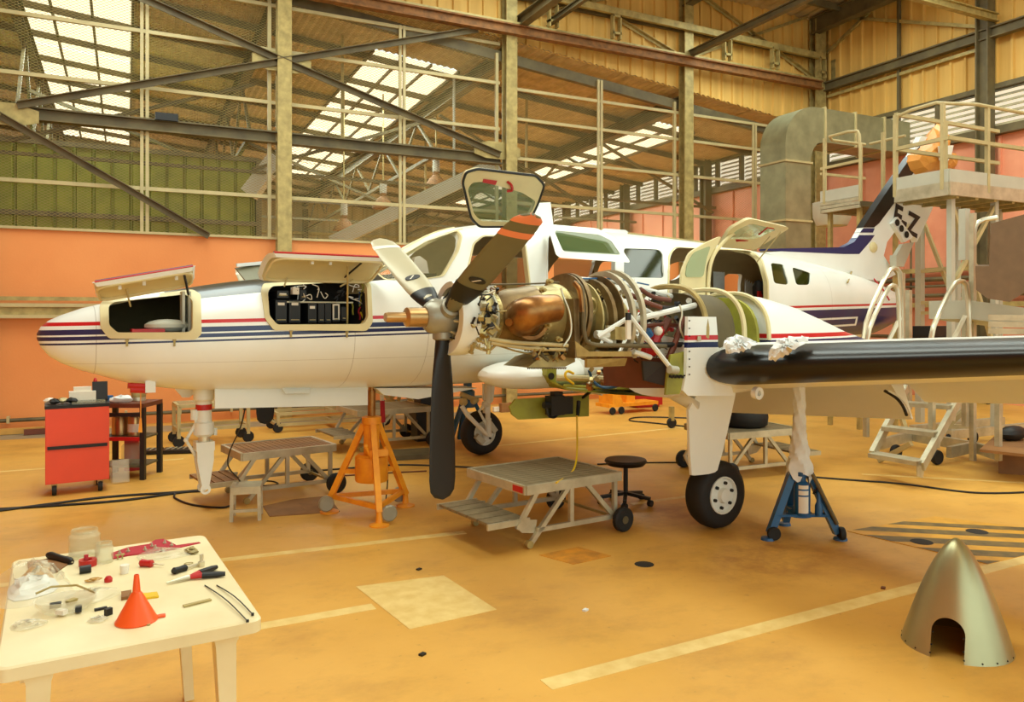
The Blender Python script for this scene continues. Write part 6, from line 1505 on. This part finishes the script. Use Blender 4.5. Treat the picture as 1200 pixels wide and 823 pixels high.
cable([(700, 545), (760, 543), (820, 543)], .009, 'black', 'black cable on the floor behind the swivel stool')
cable([(815, 502), (760, 496), (733, 494), (745, 489), (812, 491)], .012, 'black', 'dark hose loop lying on the floor behind the main gear')
cable([(330, 556), (420, 549), (470, 545), (555, 549)], .010, 'black', 'black cable passing on the floor behind the orange jack')
cable([(380, 560), (440, 556), (500, 553)], .008, 'brown', 'brown cable on the floor right of the brown ribbed platform')
k = MB(); k.tube(smoothline([W(287, 479, 6.2), W(283, 500, 6.3), W(268, 530, 6.7), W(266, 548, 6.75), W(280, 561, 6.8), P(285, 572)], 3), .006, 6); single(k, 'hanging_lead', 'black', 'thin black lead hanging from the nose gear door onto the platform', 'cable')
for (x, y, m, lb) in ((491, 668 , 'black', 'small dark scrap on the floor above the painted patch'), (495, 768, 'black', 'small dark square scrap near the bottom of the picture'), (686, 716, 'cloth', 'tiny white crumb on the floor in the middle'), (1035, 690, 'brown', 'small dark red flake on the floor left of the spinner')):
    k = MB(); c = P(x, y); k.box(c+Vector((0, 0, .005)), (.035, .025, .01), rz=.5); single(k, 'floor_scrap', m, lb, 'scrap')
# rags on the wing boot
def AF(px, py, a):                                  # aircraft-local point of the plane a = const seen at a pixel
    t = (px-HX)/FPX; r = (-1.604+AX*a-t*(6.836+AD*a))/(.54+.841*t); d = 6.836+AD*a+.841*r
    return Vector((a, r, EYE-(py-HY)/FPX*d))
for i, (pts, lb) in enumerate((([(848, 408), (856, 398), (868, 396), (880, 401), (893, 405), (880, 411), (872, 415), (862, 416), (853, 420)], 'white rag crumpled at the inner end of the black wing boot'), ([(904, 414), (912, 402), (930, 399), (950, 399), (944, 407), (930, 414), (920, 420), (908, 427), (900, 425)], 'white rag draped over the black wing boot, right of the other rag'))):
    q = []
    for p_ in rp([(x, y, 0) for x, y in pts], 3, 2, 2):
        a = LEA-.035+max(0, 413-p_.y)*.011; q.append(ACM @ (AF(p_.x, p_.y, a)+Vector((0, 0, .012))))
    c = sum(q, Vector())/len(q); k = MB(); n = len(q); vs = []; fs = []; random.seed(30+i); M_ = 6
    fw = ACM.to_3x3() @ Vector((-1, 0, .7))
    for ring_ in range(M_+1):
        f = ring_/M_
        for p in q: vs.append(c.lerp(p, max(f, .03))+fw*(random.uniform(.0, .035)+.01)*(1 if ring_ < M_ else .3)+Vector((random.uniform(-.012, .012), 0, random.uniform(-.008, .008))))
    for a in range(M_):
        for b in range(n): fs.append((a*n+b, a*n+(b+1) % n, (a+1)*n+(b+1) % n, (a+1)*n+b))
    k.add(vs, fs); o = single(k, 'rag', 'cloth', lb, 'rag', smooth=60)
# ================================================================ DOCKS AT THE RIGHT
def seg(t, name, p, q, w=.045, h=None, m='steel_light'): k = MB(); k.bar(p, q, w, h); return k.build(name, m, t, world=True)
def pipe(t, name, pts, r=.022, m='steel_light', it=2): k = MB(); k.tube(smoothline(pts, it) if it else pts, r, 8); return k.build(name, m, t, world=True)
ZD = 4.05
Cn = W(1112, 199, 10.4); Ln = W(1050, 210, 11.12); e1 = (Ln-Cn).normalized(); e1.z = 0; e1.normalize(); e2 = Vector((-e1.y, e1.x, 0)); 
if e2.dot(W(1200, 208, 11.0)-Cn) < 0: e2 = -e2
Cn.z = 0
def D(a, b, z): return Cn+e1*a*.86+e2*b*.9+Vector((0, 0, z if z < 1 else 1.77+(z-1.77)*.853))
t = thing('tail_dock', 'tall aluminium tail dock with guard rails and the brown pad, at the right', 'dock', D(.45, 1.2, 0), 0)
k = MB(); k.prism([D(0, 0, 3.72), D(.94, 0, 3.72), D(.94, 2.6, 3.72), D(0, 2.6, 3.72)], (0, 0, .1)); k.build('deck_underside', 'steel_dark', t, world=True)
for (a, b) in (((0, 0), (.94, 0)), ((0, 0), (0, 2.6)), ((.94, 0), (.94, 2.6))):
    for (z, h, m) in ((3.96, .18, 'ductw'), (3.83, .06, 'alu'), (3.76, .06, 'alu'), (3.69, .06, 'alu')):
        seg(t, 'toe_board' if h > .1 else 'deck_channel', D(*a, z), D(*b, z), .03 if h > .1 else .045, h, m)
for b in [x*.45+.2 for x in range(6)]: seg(t, 'deck_joist', D(0, b, 3.68), D(.94, b, 3.68), .06, .1, 'steel')
for (a, b) in ((.1, 0), (0, .9), (0, 1.9), (.94, 0), (.94, 1.2)): seg(t, 'guard_post', D(a, b, 3.75), D(a, b, 5.12), .05)
pipe(t, 'guard_rail', [D(.94, 0, 3.75), D(.94, 0, 5.0), D(.86, 0, 5.13), D(0, 0, 5.15), D(0, 2.6, 5.15)], .026, it=1)
seg(t, 'guard_rail', D(.94, 0, 4.55), D(0, 0, 4.55), .05); seg(t, 'guard_rail', D(0, 0, 4.55), D(0, 2.6, 4.55), .05); seg(t, 'guard_rail', D(.94, 0, 5.13), D(.94, 2.6, 5.13), .05); seg(t, 'guard_rail', D(.94, 0, 4.55), D(.94, 2.6, 4.55), .05)
seg(t, 'leg', Vector((W(1078, 250, 12.6).x, W(1078, 250, 12.6).y, .05)), W(1078, 262, 12.6), .1, .1, 'ductw')
for (a, b) in ((.15, .25), (.15, 1.3), (.8, 1.3), (.15, 2.4), (.8, 2.4)): seg(t, 'leg', D(a, b, .1), D(a, b, 3.7), .075, .075, 'ductw')
for (p, q) in ((D(.15, .25, 3.6), D(.15, 1.3, 1.2)), (D(.15, 1.3, 3.6), D(.15, .25, 2.2)), (W(1083, 262, 12.6), W(1115, 345, 12.2)), (W(1080, 318, 12.5), W(1130, 313, 12.0)), (W(1080, 355, 12.5), W(1130, 353, 12.0)), (W(1080, 367, 12.5), W(1126, 366, 12.0)), (W(1115, 345, 12.2), W(1122, 380, 12.0))):
    seg(t, 'brace', p, q, .05, .05, 'steel_light')
seg(t, 'base_rail', D(.15, .2, .15), D(.15, 2.5, .15), .08, .12, 'alu'); seg(t, 'base_rail', D(.8, .2, .15), D(.8, 2.5, .15), .08, .12, 'alu')
for (a, b) in ((.15, .25), (.15, 2.4), (.8, 2.4)): k = MB(); k.lathe([(0, -.03), (.08, -.03), (.09, 0), (.08, .03), (0, .03)], D(a, b, .09), axis='Y', n=16); k.build('castor', 'tyre', t, world=True)
# small platform (dock B)
t = thing('small_dock', 'smaller raised platform with curved guard rail beside the air duct', 'dock', W(985, 370, 12.9)*1, 0); 
q0 = W(962, 228, 12.7); q1 = W(1008, 217, 12.0); q2 = W(1048, 226, 12.8)
f1 = (q0-q1); f1.z = 0; f1.normalize(); f2 = Vector((-f1.y, f1.x, 0))
if f2.dot(q2-q1) < 0: f2 = -f2
L1 = (Vector((q0.x, q0.y, 0))-Vector((q1.x, q1.y, 0))).length; Q = Vector((q1.x, q1.y, 0)); zb = q1.z
inv_ = WM[t.name]; WM[t.name] = Matrix.Translation(Vector((Q.x, Q.y, 0))); t.location = (Q.x, Q.y, 0)
def E(a, b, z): return Q+f1*a+f2*b+Vector((0, 0, z))
k = MB(); k.prism([E(0, 0, zb-.32), E(L1, 0, zb-.32), E(L1, 1.0, zb-.32), E(0, 1.0, zb-.32)], (0, 0, .08)); k.build('deck_underside', 'steel_dark', t, world=True)
for (z, h, m) in ((zb-.08, .18, 'ductw'), (zb-.2, .05, 'alu'), (zb-.26, .05, 'alu'), (zb-.32, .05, 'alu')):
    seg(t, 'toe_board' if h > .1 else 'deck_channel', E(0, 0, z), E(L1, 0, z), .03, h, m); seg(t, 'deck_channel', E(L1, 0, z-.1 if h > .1 else z), E(L1, 1.0, z-.1 if h > .1 else z), .03, .05, m)
for (a, b) in ((L1-.08, 0), (.0, .5), (L1, .9)): seg(t, 'guard_post', E(a, b, zb-.2), E(a, b, zb+.86), .045)
pipe(t, 'guard_rail', [E(0, 0, zb-.25), E(0, 0, zb+.75), E(.06, 0, zb+.87), E(L1, 0, zb+.87), E(L1, 1.0, zb+.87)], .024, it=1)
pipe(t, 'guard_rail', [E(0, 1., zb+.86), E(L1-.1, 1., zb+.86)], .022, it=0); seg(t, 'guard_rail', E(0, 0, zb+.38), E(L1, 0, zb+.38), .04); seg(t, 'guard_rail', E(L1, 0, zb+.3), E(L1, 1., zb+.3), .04)
for (a, b) in ((.1, .1), (L1-.1, .1), (.1, .9), (L1-.1, .9)): seg(t, 'leg', E(a, b, 0), E(a, b, zb-.3), .06, .06, 'steel')
# access stair in front of it
t = thing('access_stairs', 'aluminium access stairs with curved handrails leading up beside the tail', 'stairs', P(1075, 552), 0)
def stringer(pts): 
    for a, b in zip(pts[:-1], pts[1:]): seg(t, 'stringer', a, b, .05, .10, 'alu')
n0 = P(1079, 553); n0.z = .22; 
n0 = W(1080, 547, 8.0); n1 = W(1131, 455, 8.9); f0 = W(1022, 533, 8.5); f1_ = W(1062, 455, 9.3)
stringer([n0, n1]); stringer([f0, f1_])
def lerp(a, b, f): return a.lerp(b, f)
for f in (.0, .36, .72, 1.08, 1.44):
    a = lerp(n0, n1, f); b = lerp(f0, f1_, f); z = (a.z+b.z)/2; a = Vector((a.x, a.y, z)); b = Vector((b.x, b.y, z)); c = (n1-n0); c.z = 0; c = c.normalized()*.11
    k = MB(); k.prism([a-c, a+c, b+c, b-c], (0, 0, .045)); k.build('tread', 'alu', t, world=True)
    k = MB(); k.prism([a-c+Vector((0, 0, -.10)), a+c*.4+Vector((0, 0, -.14)), a+c+Vector((0, 0, .05)), a-c+Vector((0, 0, .05))], (b-a).normalized()*.012); k.build('tread_bracket', 'alu', t, world=True)
for pts in ([(1085, 550, 8.6), (1083, 470, 8.6), (1083, 395, 9.0)], ):
    pass
pipe(t, 'handrail', [W(1012, 400, 9.0), W(1016, 372, 9.1), W(1040, 318, 9.4), W(1050, 313, 9.5), W(1056, 322, 9.5), W(1057, 400, 9.5)], .028, 'alu_bright', 1)
pipe(t, 'handrail', [W(1016, 400, 8.7), W(1020, 380, 8.7), W(1040, 338, 8.9), W(1048, 333, 9.0), W(1053, 342, 9.0), W(1054, 400, 9.0)], .026, 'alu_bright', 1)
seg(t, 'handrail_strut', W(1042, 398, 9.0), W(1055, 372, 9.0), .035, None, 'alu_bright')
pipe(t, 'handrail', [W(1091, 398, 8.4), W(1095, 378, 8.4), W(1117, 333, 8.7), W(1127, 328, 8.8), W(1134, 336, 8.8), W(1136, 400, 8.8)], .028, 'alu_bright', 1)
seg(t, 'handrail_strut', W(1117, 398, 8.8), W(1131, 370, 8.8), .035, None, 'alu_bright')
for (x, y0, y1, d) in ((1140, 250, 540, 9.0), (1131, 330, 500, 9.0), (1065, 340, 480, 9.7), (1015, 462, 512, 9.7), (1092, 462, 515, 8.6), (1057, 320, 480, 9.9), (1170, 455, 540, 8.6)):
    a = W(x, y0, d); b = W(x, min(y1, 370+EYE*FPX/d-3), d); seg(t, 'post', a, b, .055, .055, 'alu')
pipe(t, 'handrail', [W(1140, 300, 9.0), W(1141, 268, 9.0), W(1148, 258, 9.0), W(1168, 255, 9.0)], .028, 'alu_bright', 1)
for (p, q) in ((W(1110, 500, 9.2), W(1150, 462, 9.2)), (W(1090, 500, 9.2), W(1135, 500, 9.6)), (W(1045, 458, 9.9), W(1062, 505, 9.6)), (W(1135, 300, 9.3), W(1157, 335, 9.3)), (W(1030, 540, 9.4)*1, W(1068, 520, 9.0))): seg(t, 'brace', p, q, .05, .05, 'steel_light')
def frm(a, b, n='base_frame'): seg(t, n, a, b, .06, .13, 'alu')
frm(P(1112, 545)+Vector((0, 0, .15)), P(1140, 538)+Vector((0, 0, .15))); frm(P(1140, 538)+Vector((0, 0, .15)), P(1170, 548)+Vector((0, 0, .15))); frm(P(1030, 535)+Vector((0, 0, .15)), P(1068, 524)+Vector((0, 0, .15))); frm(P(1068, 524)+Vector((0, 0, .15)), P(1140, 538)+Vector((0, 0, .15)))
for (x, y) in ((1050, 538), (1098, 545), (1140, 520)): k = MB(); k.lathe([(0, -.025), (.08, -.03), (.09, 0), (.08, .03), (0, .025)], P(x, y)+Vector((0, 0, .09)), axis='Y', n=16); k.build('castor', 'tyre', t, world=True)
k = MB(); k.prism([W(1136, 352, 8.9), W(1210, 362, 8.6), W(1210, 383, 8.6), W(1136, 374, 8.9)], (0, .5, 0)); k.build('deck_plate', 'ductw', t, world=True)
for y in (372, 380, 388): seg(t, 'deck_channel', W(1158, y, 8.4), W(1210, y+1, 8.2), .04, .06, 'alu')
seg(t, 'post', W(1130, 245, 9.2), W(1130, 305, 9.2), .085, .085, 'ductw')
# brown padded block hung on the stairs
k = MB(); bx_ = [(1161, 262), (1205, 250), (1205, 340), (1183, 354), (1157, 350), (1144, 340), (1143, 312), (1159, 312)]
k.prism([W(x, y, 8.3) for x, y in bx_], (W(1161, 262, 8.6)-W(1161, 262, 8.3))); single(k, 'foam_pad', 'tan', 'brown padded cover hung over the stair rail at the right edge', 'pad')
# brown board and black bag at the right edge on the floor frame
k = MB(); k.prism([P(1148, 530, .30), P(1240, 540, .30), P(1240, 505, .30), P(1172, 508, .30)], (0, 0, .03)); k.prism([P(1170, 555), P(1240, 560), P(1240, 530), P(1185, 530)], (0, 0, .29)); single(k, 'floor_box', 'board', 'brown board covered box on the floor at the right edge', 'box')
k = MB(); k.ball(P(1187, 513, .36)+Vector((0, 0, .05)), .15, 12, (1.5, .7, .6)); single(k, 'black_bag', 'black', 'black bag lying on the brown board at the right edge', 'bag')
k = MB(); k.box(W(1092, 388, 11.0), (.5, .3, .14), rz=.2); k.box(W(1092, 388, 11.0)-Vector((0, 0, .11)), (.4, .3, .1)); single(k, 'black_case', 'avionics', 'black case behind the curved handrails right of the tail', 'case')
# orange plastic over the fin tip
k = MB(); q = [(1060, 185), (1068, 205), (1090, 206), (1118, 203), (1119, 182), (1108, 178), (1110, 158), (1102, 150), (1099, 143), (1092, 152), (1080, 172)]
random.seed(9); c = (1092, 182); V_ = []; F_ = []
o_ = smoothpoly([ACM @ AP(x, y, -.05) for x, y in q], 1); n = len(o_); cc = ACM @ AP(*c, -.05); aw = (ACM.to_3x3() @ Vector((0, 1, 0)))
for side in (-1, 1):
    for j in range(5):
        f = 1-j/4.5
        for i, p in enumerate(o_): V_.append(cc.lerp(p, f)+aw*side*(.16*(1-f*f)**.5+random.uniform(-.015, .03))*(1 if j else .0)+Vector((random.uniform(-.02, .02), 0, random.uniform(-.02, .02)))*(j > 0))
for s in range(2):
    b = s*5*n
    for j in range(4):
        for i in range(n): F_.append((b+j*n+i, b+j*n+(i+1) % n, b+(j+1)*n+(i+1) % n, b+(j+1)*n+i))
    F_.append(tuple(b+4*n+i for i in range(n)))
k.add(V_, F_); bag = single(k, 'fin_tip_cover', 'orange_bag', 'orange plastic sheet wrapped over the tip of the tail fin', 'cover', smooth=None)
k = MB(); k.prism([v+aw*-.20 for v in [ACM @ AP(x, y, -.05) for x, y in [(1084, 174), (1102, 173), (1099, 186), (1092, 196), (1085, 190)]]], aw*.01); k.build('white_patch', 'paper', bag, world=True)

# ================================================================ TABLE IN FRONT
TZ = .73
tp = [C2W(-1.45, 3.69, 0), C2W(-.843, 2.66, 0), C2W(-1.53, 2.31, 0), C2W(-2.135, 3.34, 0)]
tp = [tp[0], tp[1], tp[2], tp[3]]
tcen = sum(tp, Vector())/4
TL = (tp[0]-tp[1]).length; TW = (tp[0]-tp[3]).length
trz = world_rz(tp[1], tp[0])
t = thing('plastic_table', 'cream plastic garden table covered with tools at the lower left', 'table', tcen, trz)
def rr(L, Wd, r, n=5):
    q = []
    for (cx, cy, a0) in ((L/2-r, Wd/2-r, 0), (-L/2+r, Wd/2-r, PI/2), (-L/2+r, -Wd/2+r, PI), (L/2-r, -Wd/2+r, 1.5*PI)):
        for i in range(n+1): a = a0+PI/2*i/n; q.append(Vector((cx+r*math.cos(a), cy+r*math.sin(a), 0)))
    return q
k = MB(); R = []
for (z, s) in ((TZ-.045, -.012), (TZ-.045, 0), (TZ-.006, 0), (TZ, -.006)):
    R.append([Vector((p.x, p.y, z)) for p in rr(TL+2*s, TW+2*s, .035)])
k.loft(R); k.build('tabletop', 'plastic', t)
for sx in (-1, 1):
    for sy in (-1, 1):
        k = MB(); x = sx*(TL/2-.10); y = sy*(TW/2-.11); R = []
        for (z, w, o) in ((TZ-.045, .055, 0), (TZ-.09, .042, 0), (.3, .03, .01), (0, .026, .03)):
            R.append([Vector((x+sx*o+w*cx, y+sy*o+w*.8*cy, z)) for cx, cy in ((-1, -1), (1, -1), (1, 1), (-1, 1))])
        k.loft(R); k.build('leg', 'plastic', t)
for sy in (-1, 1): k = MB(); k.bar((-TL/2+.1, sy*(TW/2-.07), TZ-.07), (TL/2-.1, sy*(TW/2-.07), TZ-.07), .02, .05); k.build('apron', 'plastic', t)
def T(px, py, h=0.): return P(px, py, TZ+h)+Vector((0, 0, 0))
def S(mb, name, m, lb, cat, **k): return single(mb, name, m, lb, cat, **k)
# funnel
c = T(160, 728); k = MB(); k.lathe([(.066, 0), (.068, .004), (.062, .012), (.018, .095), (.013, .10), (.008, .158), (.006, .158), (.011, .10), (.016, .093), (.06, .01)], c, n=36)
f = S(k, 'funnel', 'funnel', 'orange plastic funnel standing upside down on the table', 'funnel', base=c)
k = MB(); k.box((.075, .0, .005), (.03, .02, .006)); k.build('funnel_tab', 'funnel', f)
# glass jars
def jar(px, py, r, h, lb, cap=None):
    c = T(px, py); k = MB(); k.lathe([(0, .003), (r*.95, 0), (r, .01), (r, h*.78), (r*.82, h*.88), (r*.82, h), (r*.76, h), (r*.76, h*.88), (r*.93, h*.76), (r*.93, .012), (0, .01)], c, n=28); o = S(k, 'glass_jar', 'jar', lb, 'jar', group='glass jars', base=c)
    k = MB(); k.tube([Vector((r*.84*math.cos(a), r*.84*math.sin(a), h*.93)) for a in [2*PI*i/20 for i in range(20)]], .003, 5, closed=True); k.build('jar_thread', 'jar', o); return o
jar(99, 652, .062, .118, 'larger empty glass jar at the back of the table'); jar(122, 659, .036, .085, 'smaller glass jar right of the larger jar')
# red tape roll and black cap
c = T(103, 663, .0); k = MB(); k.lathe([(.018, 0), (.034, 0), (.034, .026), (.018, .026)], c, n=26); S(k, 'tape_roll', 'red', 'red tape roll in front of the larger jar', 'tape', base=c)
c = T(100, 672); k = MB(); k.tube([c+Vector((-.02, 0, .015)), c+Vector((.02, .005, .015))], .016, 14); S(k, 'black_cap', 'black', 'short black rubber cap beside the red tape roll', 'cap')
c = T(101, 656, .03); k = MB(); k.lathe([(.008, 0), (.008, .02), (0, .02)], c-Vector((0, 0, .0)), n=10); S(k, 'purple_cap', 'strap', 'small purple cap on the red tape roll', 'cap')
c = T(127, 682); k = MB(); k.lathe([(.014, 0), (.015, .012), (.008, .022), (0, .022)], c, n=16); S(k, 'red_plug', 'red', 'small red plug in the middle of the table', 'plug', base=c)
# screwdriver
def rodtool(a, b, split, rh, rs, name, hm, sm, lb, cat, sub='shaft'):
    A = T(*a)+Vector((0, 0, rh)); B = T(*b)+Vector((0, 0, rh*.6)); c = A.lerp(B, split); k = MB(); 
    k.tube([A, A.lerp(c, .12), A.lerp(c, .5), A.lerp(c, .9), c], [rh*.6, rh, rh*.85, rh, rh*.6], 12); base = Vector((A.x, A.y, TZ)); o = S(k, name, hm, lb, cat, base=base)
    k = MB(); k.tube([c, B], rs, 8); k.build(sub, sm, o, world=True); return o
rodtool((164, 664), (192, 665), .55, .016, .003, 'screwdriver', 'red', 'alu_bright', 'short red handled screwdriver on the table', 'screwdriver')
rodtool((202, 674), (235, 663), .5, .014, .006, 'socket_ratchet', 'black', 'alu_bright', 'black handled ratchet with chrome head on the table', 'ratchet')
c = T(236, 664); k = MB(); k.lathe([(.013, 0), (.014, .02), (.008, .022), (.008, .05), (0, .05)], c, n=14); S(k, 'socket', 'alu_bright', 'upright chrome socket at the ratchet head', 'socket', base=c)
rodtool((56, 655), (85, 662), .98, .017, .004, 'black_handle', 'black', 'alu', 'black tool handle at the back left of the table', 'handle')  # black tool handle with a bare stub of shaft
# pliers
def pliers(h1, h2, j, tip, lb, m1='black'):
    J = T(*j)+Vector((0, 0, .012)); t_ = T(*tip)+Vector((0, 0, .008)); k = MB(); k.tube([J, J.lerp(t_, .5), t_], [.010, .007, .003], 8); o = S(k, 'pliers', 'alu', lb, 'pliers', base=Vector((J.x, J.y, TZ)))
    for hh in (h1, h2):
        H = T(*hh)+Vector((0, 0, .012)); q = [J, J.lerp(H, .35)+Vector((0, 0, .002)), J.lerp(H, .45), H]; k = MB(); k.tube([q[0], q[1]], [.008, .011], 10); k.build('red_grip', 'red', o, world=True); k = MB(); k.tube([q[1], J.lerp(H, .8), H], [.012, .012, .008], 10); k.build('black_grip', m1, o, world=True)
    return o
pliers((254, 668), (264, 676), (222, 680), (195, 686), 'long nosed pliers with red and black handles on the table')
# zip ties
for (a, b, lb) in (((240, 687), (290, 730), 'black cable tie reaching from upper left to the table edge'), ((254, 687), (296, 722), 'black cable tie crossing over the other one')):
    k = MB(); A = T(*a)+Vector((0, 0, .003)); B = T(*b)+Vector((0, 0, .006)); m_ = A.lerp(B, .5)+Vector((.006, .004, .008)); k.tube(smoothline([A, m_, B], 3), .0022, 6); o = S(k, 'cable_tie', 'black', lb, 'cable tie', group='black cable ties'); k = MB(); k.box(B, (.009, .009, .008)); k.build('tie_head', 'black', o, world=True)
c = T(221, 661, 0); k = MB(); k.tube([c+Vector((.017*math.cos(a), .012*math.sin(a), .002)) for a in [2*PI*i/20 for i in range(20)]], .0015, 5, closed=True); S(k, 'o_ring', 'steel', 'thin metal ring beside the ratchet', 'ring')
# serrated metal strip
k = MB(); A = T(215, 712); B = T(247, 704); k.bar(A+Vector((0, 0, .004)), B+Vector((0, 0, .004)), .018, .005); S(k, 'metal_strip', 'steel', 'short worn metal strip lying near the front of the table', 'strip')
# red bolt strip
k = MB(); q = [T(130, 650), T(150, 643), T(175, 639), T(182, 634), T(192, 633), T(206, 640), T(208, 644), T(185, 648), T(150, 652), T(132, 656)]
k.prism(q, (0, 0, .006)); st = S(k, 'red_cloth_strip', 'strap', 'long red cloth strip with bolts along the back of the table', 'strip')
k = MB(); k.prism([T(206, 640), T(233, 636), T(235, 637), T(208, 643)], (0, 0, .003)); S(k, 'red_ribbon', 'strap', 'thin red ribbon tail beyond the cloth strip', 'ribbon')
for (x, y, lb) in ((140, 649, 'leftmost bolt standing on the red cloth strip'), (150, 647, 'second bolt from the left on the red cloth strip'), (170, 645, 'third bolt from the left on the red cloth strip'), (178, 641, 'back one of the two close bolts at the middle of the red strip'), (182, 643, 'front one of the two close bolts at the middle of the red strip'), (193, 637, 'second bolt from the right on the red cloth strip'), (201, 640, 'rightmost bolt standing on the red cloth strip')):
    c = T(x, y, .006); k = MB(); k.lathe([(.008, 0), (.008, .006), (.004, .007), (.004, .016), (0, .016)], c, n=8); S(k, 'bolt', 'alu', lb, 'bolt', group='bolts on the red cloth strip', base=c)
for (x, y, lb) in ((138, 656, 'left of two loose bolts in front of the red strip'), (143.5, 655, 'right of two loose bolts in front of the red strip')):
    c = T(x, y); k = MB(); k.lathe([(.003, 0), (.003, .016), (.009, .017), (.009, .021), (0, .021)], c, n=10); S(k, 'loose_bolt', 'steel', lb, 'bolt', base=c)
c = T(146, 672); k = MB(); k.lathe([(.016, 0), (.017, .02), (.017, .034), (0, .034)], c, n=18); S(k, 'white_cap', 'paper', 'small white plastic cap in the middle of the table', 'cap', base=c)  # plain white cap standing on the table
# rubber band pile, staples, yellow wire
k = MB(); random.seed(8); cc = T(109, 682)
for i in range(5): k = MB(); c = cc+Vector((random.uniform(-.015, .015), random.uniform(-.01, .01), .004+i*.002)); k.tube([c+Vector(((.014+.004*math.sin(3*a))*math.cos(a), .010*math.sin(a), 0)) for a in [2*PI*j/16 for j in range(16)]], .002, 5, closed=True); S(k, 'rubber_band', 'wood', 'tan rubber band in a small pile on the table', 'rubber band', group='rubber bands in the pile')
k = MB(); A = T(170, 700); k.prism([T(166, 698), T(184, 696), T(186, 701), T(170, 703)], (0, 0, .008)); S(k, 'yellow_clip', 'ylw', 'small yellow plastic piece behind the funnel', 'clip')
k = MB(); k.prism([T(142, 697), T(154, 695), T(150, 703), T(142, 704)], (0, 0, .012)); S(k, 'wood_stick', 'board', 'short brown stick left of the funnel', 'stick')
k = MB(); c = T(127, 721); k.box(c+Vector((0, 0, .012)), (.022, .016, .024), rz=.6); S(k, 'black_block', 'black', 'small black block left of the funnel', 'block')
k = MB(); c = T(118, 715); k.box(c+Vector((0, 0, .004)), (.04, .012, .008), rz=.2); S(k, 'black_bar', 'black', 'thin black bar near the black block', 'bar')
k = MB(); c = T(174, 733); k.lathe([(.002, 0), (.006, 0), (.006, .005), (.002, .005)], c, n=10); S(k, 'small_nut', 'steel', 'small nut at the foot of the funnel', 'nut', base=c)
# cardboard and plastic bags
def crumple(poly, h, name, m, lb, seed, cat='bag', n=9, rough=.012, layers=1):
    random.seed(seed); q = smoothpoly([T(*p) for p in poly], 1); c = sum(q, Vector())/len(q); N = len(q); vs = []; fs = []
    for j in range(n+1):
        f = 1-j/(n+.0)
        for p in q:
            v = c.lerp(p, f); z = h*(1-f**2.2); vs.append(v+Vector((random.uniform(-rough, rough)*(j > 0), random.uniform(-rough, rough)*(j > 0), z*random.uniform(.7, 1.1)+.002)))
    for j in range(n):
        for i in range(N): fs.append((j*N+i, j*N+(i+1) % N, (j+1)*N+(i+1) % N, (j+1)*N+i))
    k = MB(); k.add(vs, fs); return S(k, name, m, lb, cat, smooth=40)
k = MB(); k.prism([T(32, 660), T(80, 653), T(84, 659), T(66, 672), T(34, 676)], (0, 0, .006)); S(k, 'cardboard_piece', 'board', 'brown cardboard piece under the black handle', 'cardboard')
crumple([(0, 665), (60, 662), (72, 670), (88, 692), (86, 700), (60, 706), (10, 716), (-6, 712)], .085, 'plastic_bag', 'polybag', 'large clear plastic bag at the left end of the table', 1)
crumple([(8, 690), (30, 678), (66, 680), (70, 692), (40, 702), (10, 707)], .05, 'bagged_parts', 'cloth', 'white wrapped parts inside the large clear bag', 2, 'parts')
crumple([(20, 680), (40, 672), (62, 674), (66, 684), (36, 692)], .062, 'bagged_paper', 'wood', 'tan paper scraps inside the large clear bag', 3, 'paper')
k = MB(); random.seed(5)
c = T(77, 715); k = MB(); k.lathe([(.0, .003), (.055, .0), (.075, .03), (.078, .045), (.074, .045), (.07, .03), (.05, .006), (0, .008)], c, n=28); k.v = [Vector((c.x+(v.x-c.x)*1.25, c.y+(v.y-c.y)*.9, v.z)) for v in k.v]; S(k, 'clear_tray', 'polybag', 'shallow clear dish with grey rim left of the funnel', 'dish')
for i, (x, y, m) in enumerate(((65, 712, 'black'), (84, 708, 'steel'), (92, 716, 'black'), (72, 720, 'paper'))):
    c = T(x, y, .006); k = MB(); k.box(c+Vector((0, 0, .008)), (.035, .02, .016), rz=i*.8); S(k, 'dish_part', m, ('black', 'grey', 'second black', 'white')[i]+' small part lying in the clear dish', 'part')
k = MB(); c = T(77, 705, .0); k.tube([T(42, 709)+Vector((0, 0, .04)), T(60, 704)+Vector((0, 0, .05)), T(90, 702)+Vector((0, 0, .05)), T(112, 708)+Vector((0, 0, .04))], .004, 6); S(k, 'grey_tube', 'steel', 'bent grey tube along the back rim of the clear dish', 'tube')
crumple([(70, 705), (95, 694), (140, 690), (144, 696), (120, 706), (90, 712)], .03, 'plastic_bag', 'polybag', 'flat clear bag between the dish and the brown stick', 6)
crumple([(158, 652), (175, 643), (200, 643), (220, 645), (228, 651), (200, 656), (165, 660)], .02, 'plastic_bag', 'polybag', 'clear plastic bag behind the red screwdriver', 7)
crumple([(214, 646), (222, 643), (230, 646), (231, 650), (222, 651)], .018, 'washer_heap', 'steel', 'small heap of dark washers at the right end of the clear bag', 8, 'washers')
crumple([(10, 735), (24, 728), (48, 726), (60, 730), (40, 738), (14, 742)], .014, 'plastic_bag', 'polybag', 'thin clear bag at the front left corner of the table', 9)
crumple([(98, 728), (120, 724), (127, 727), (110, 732)], .012, 'plastic_bag', 'polybag', 'tiny clear bag in front of the black block', 10)
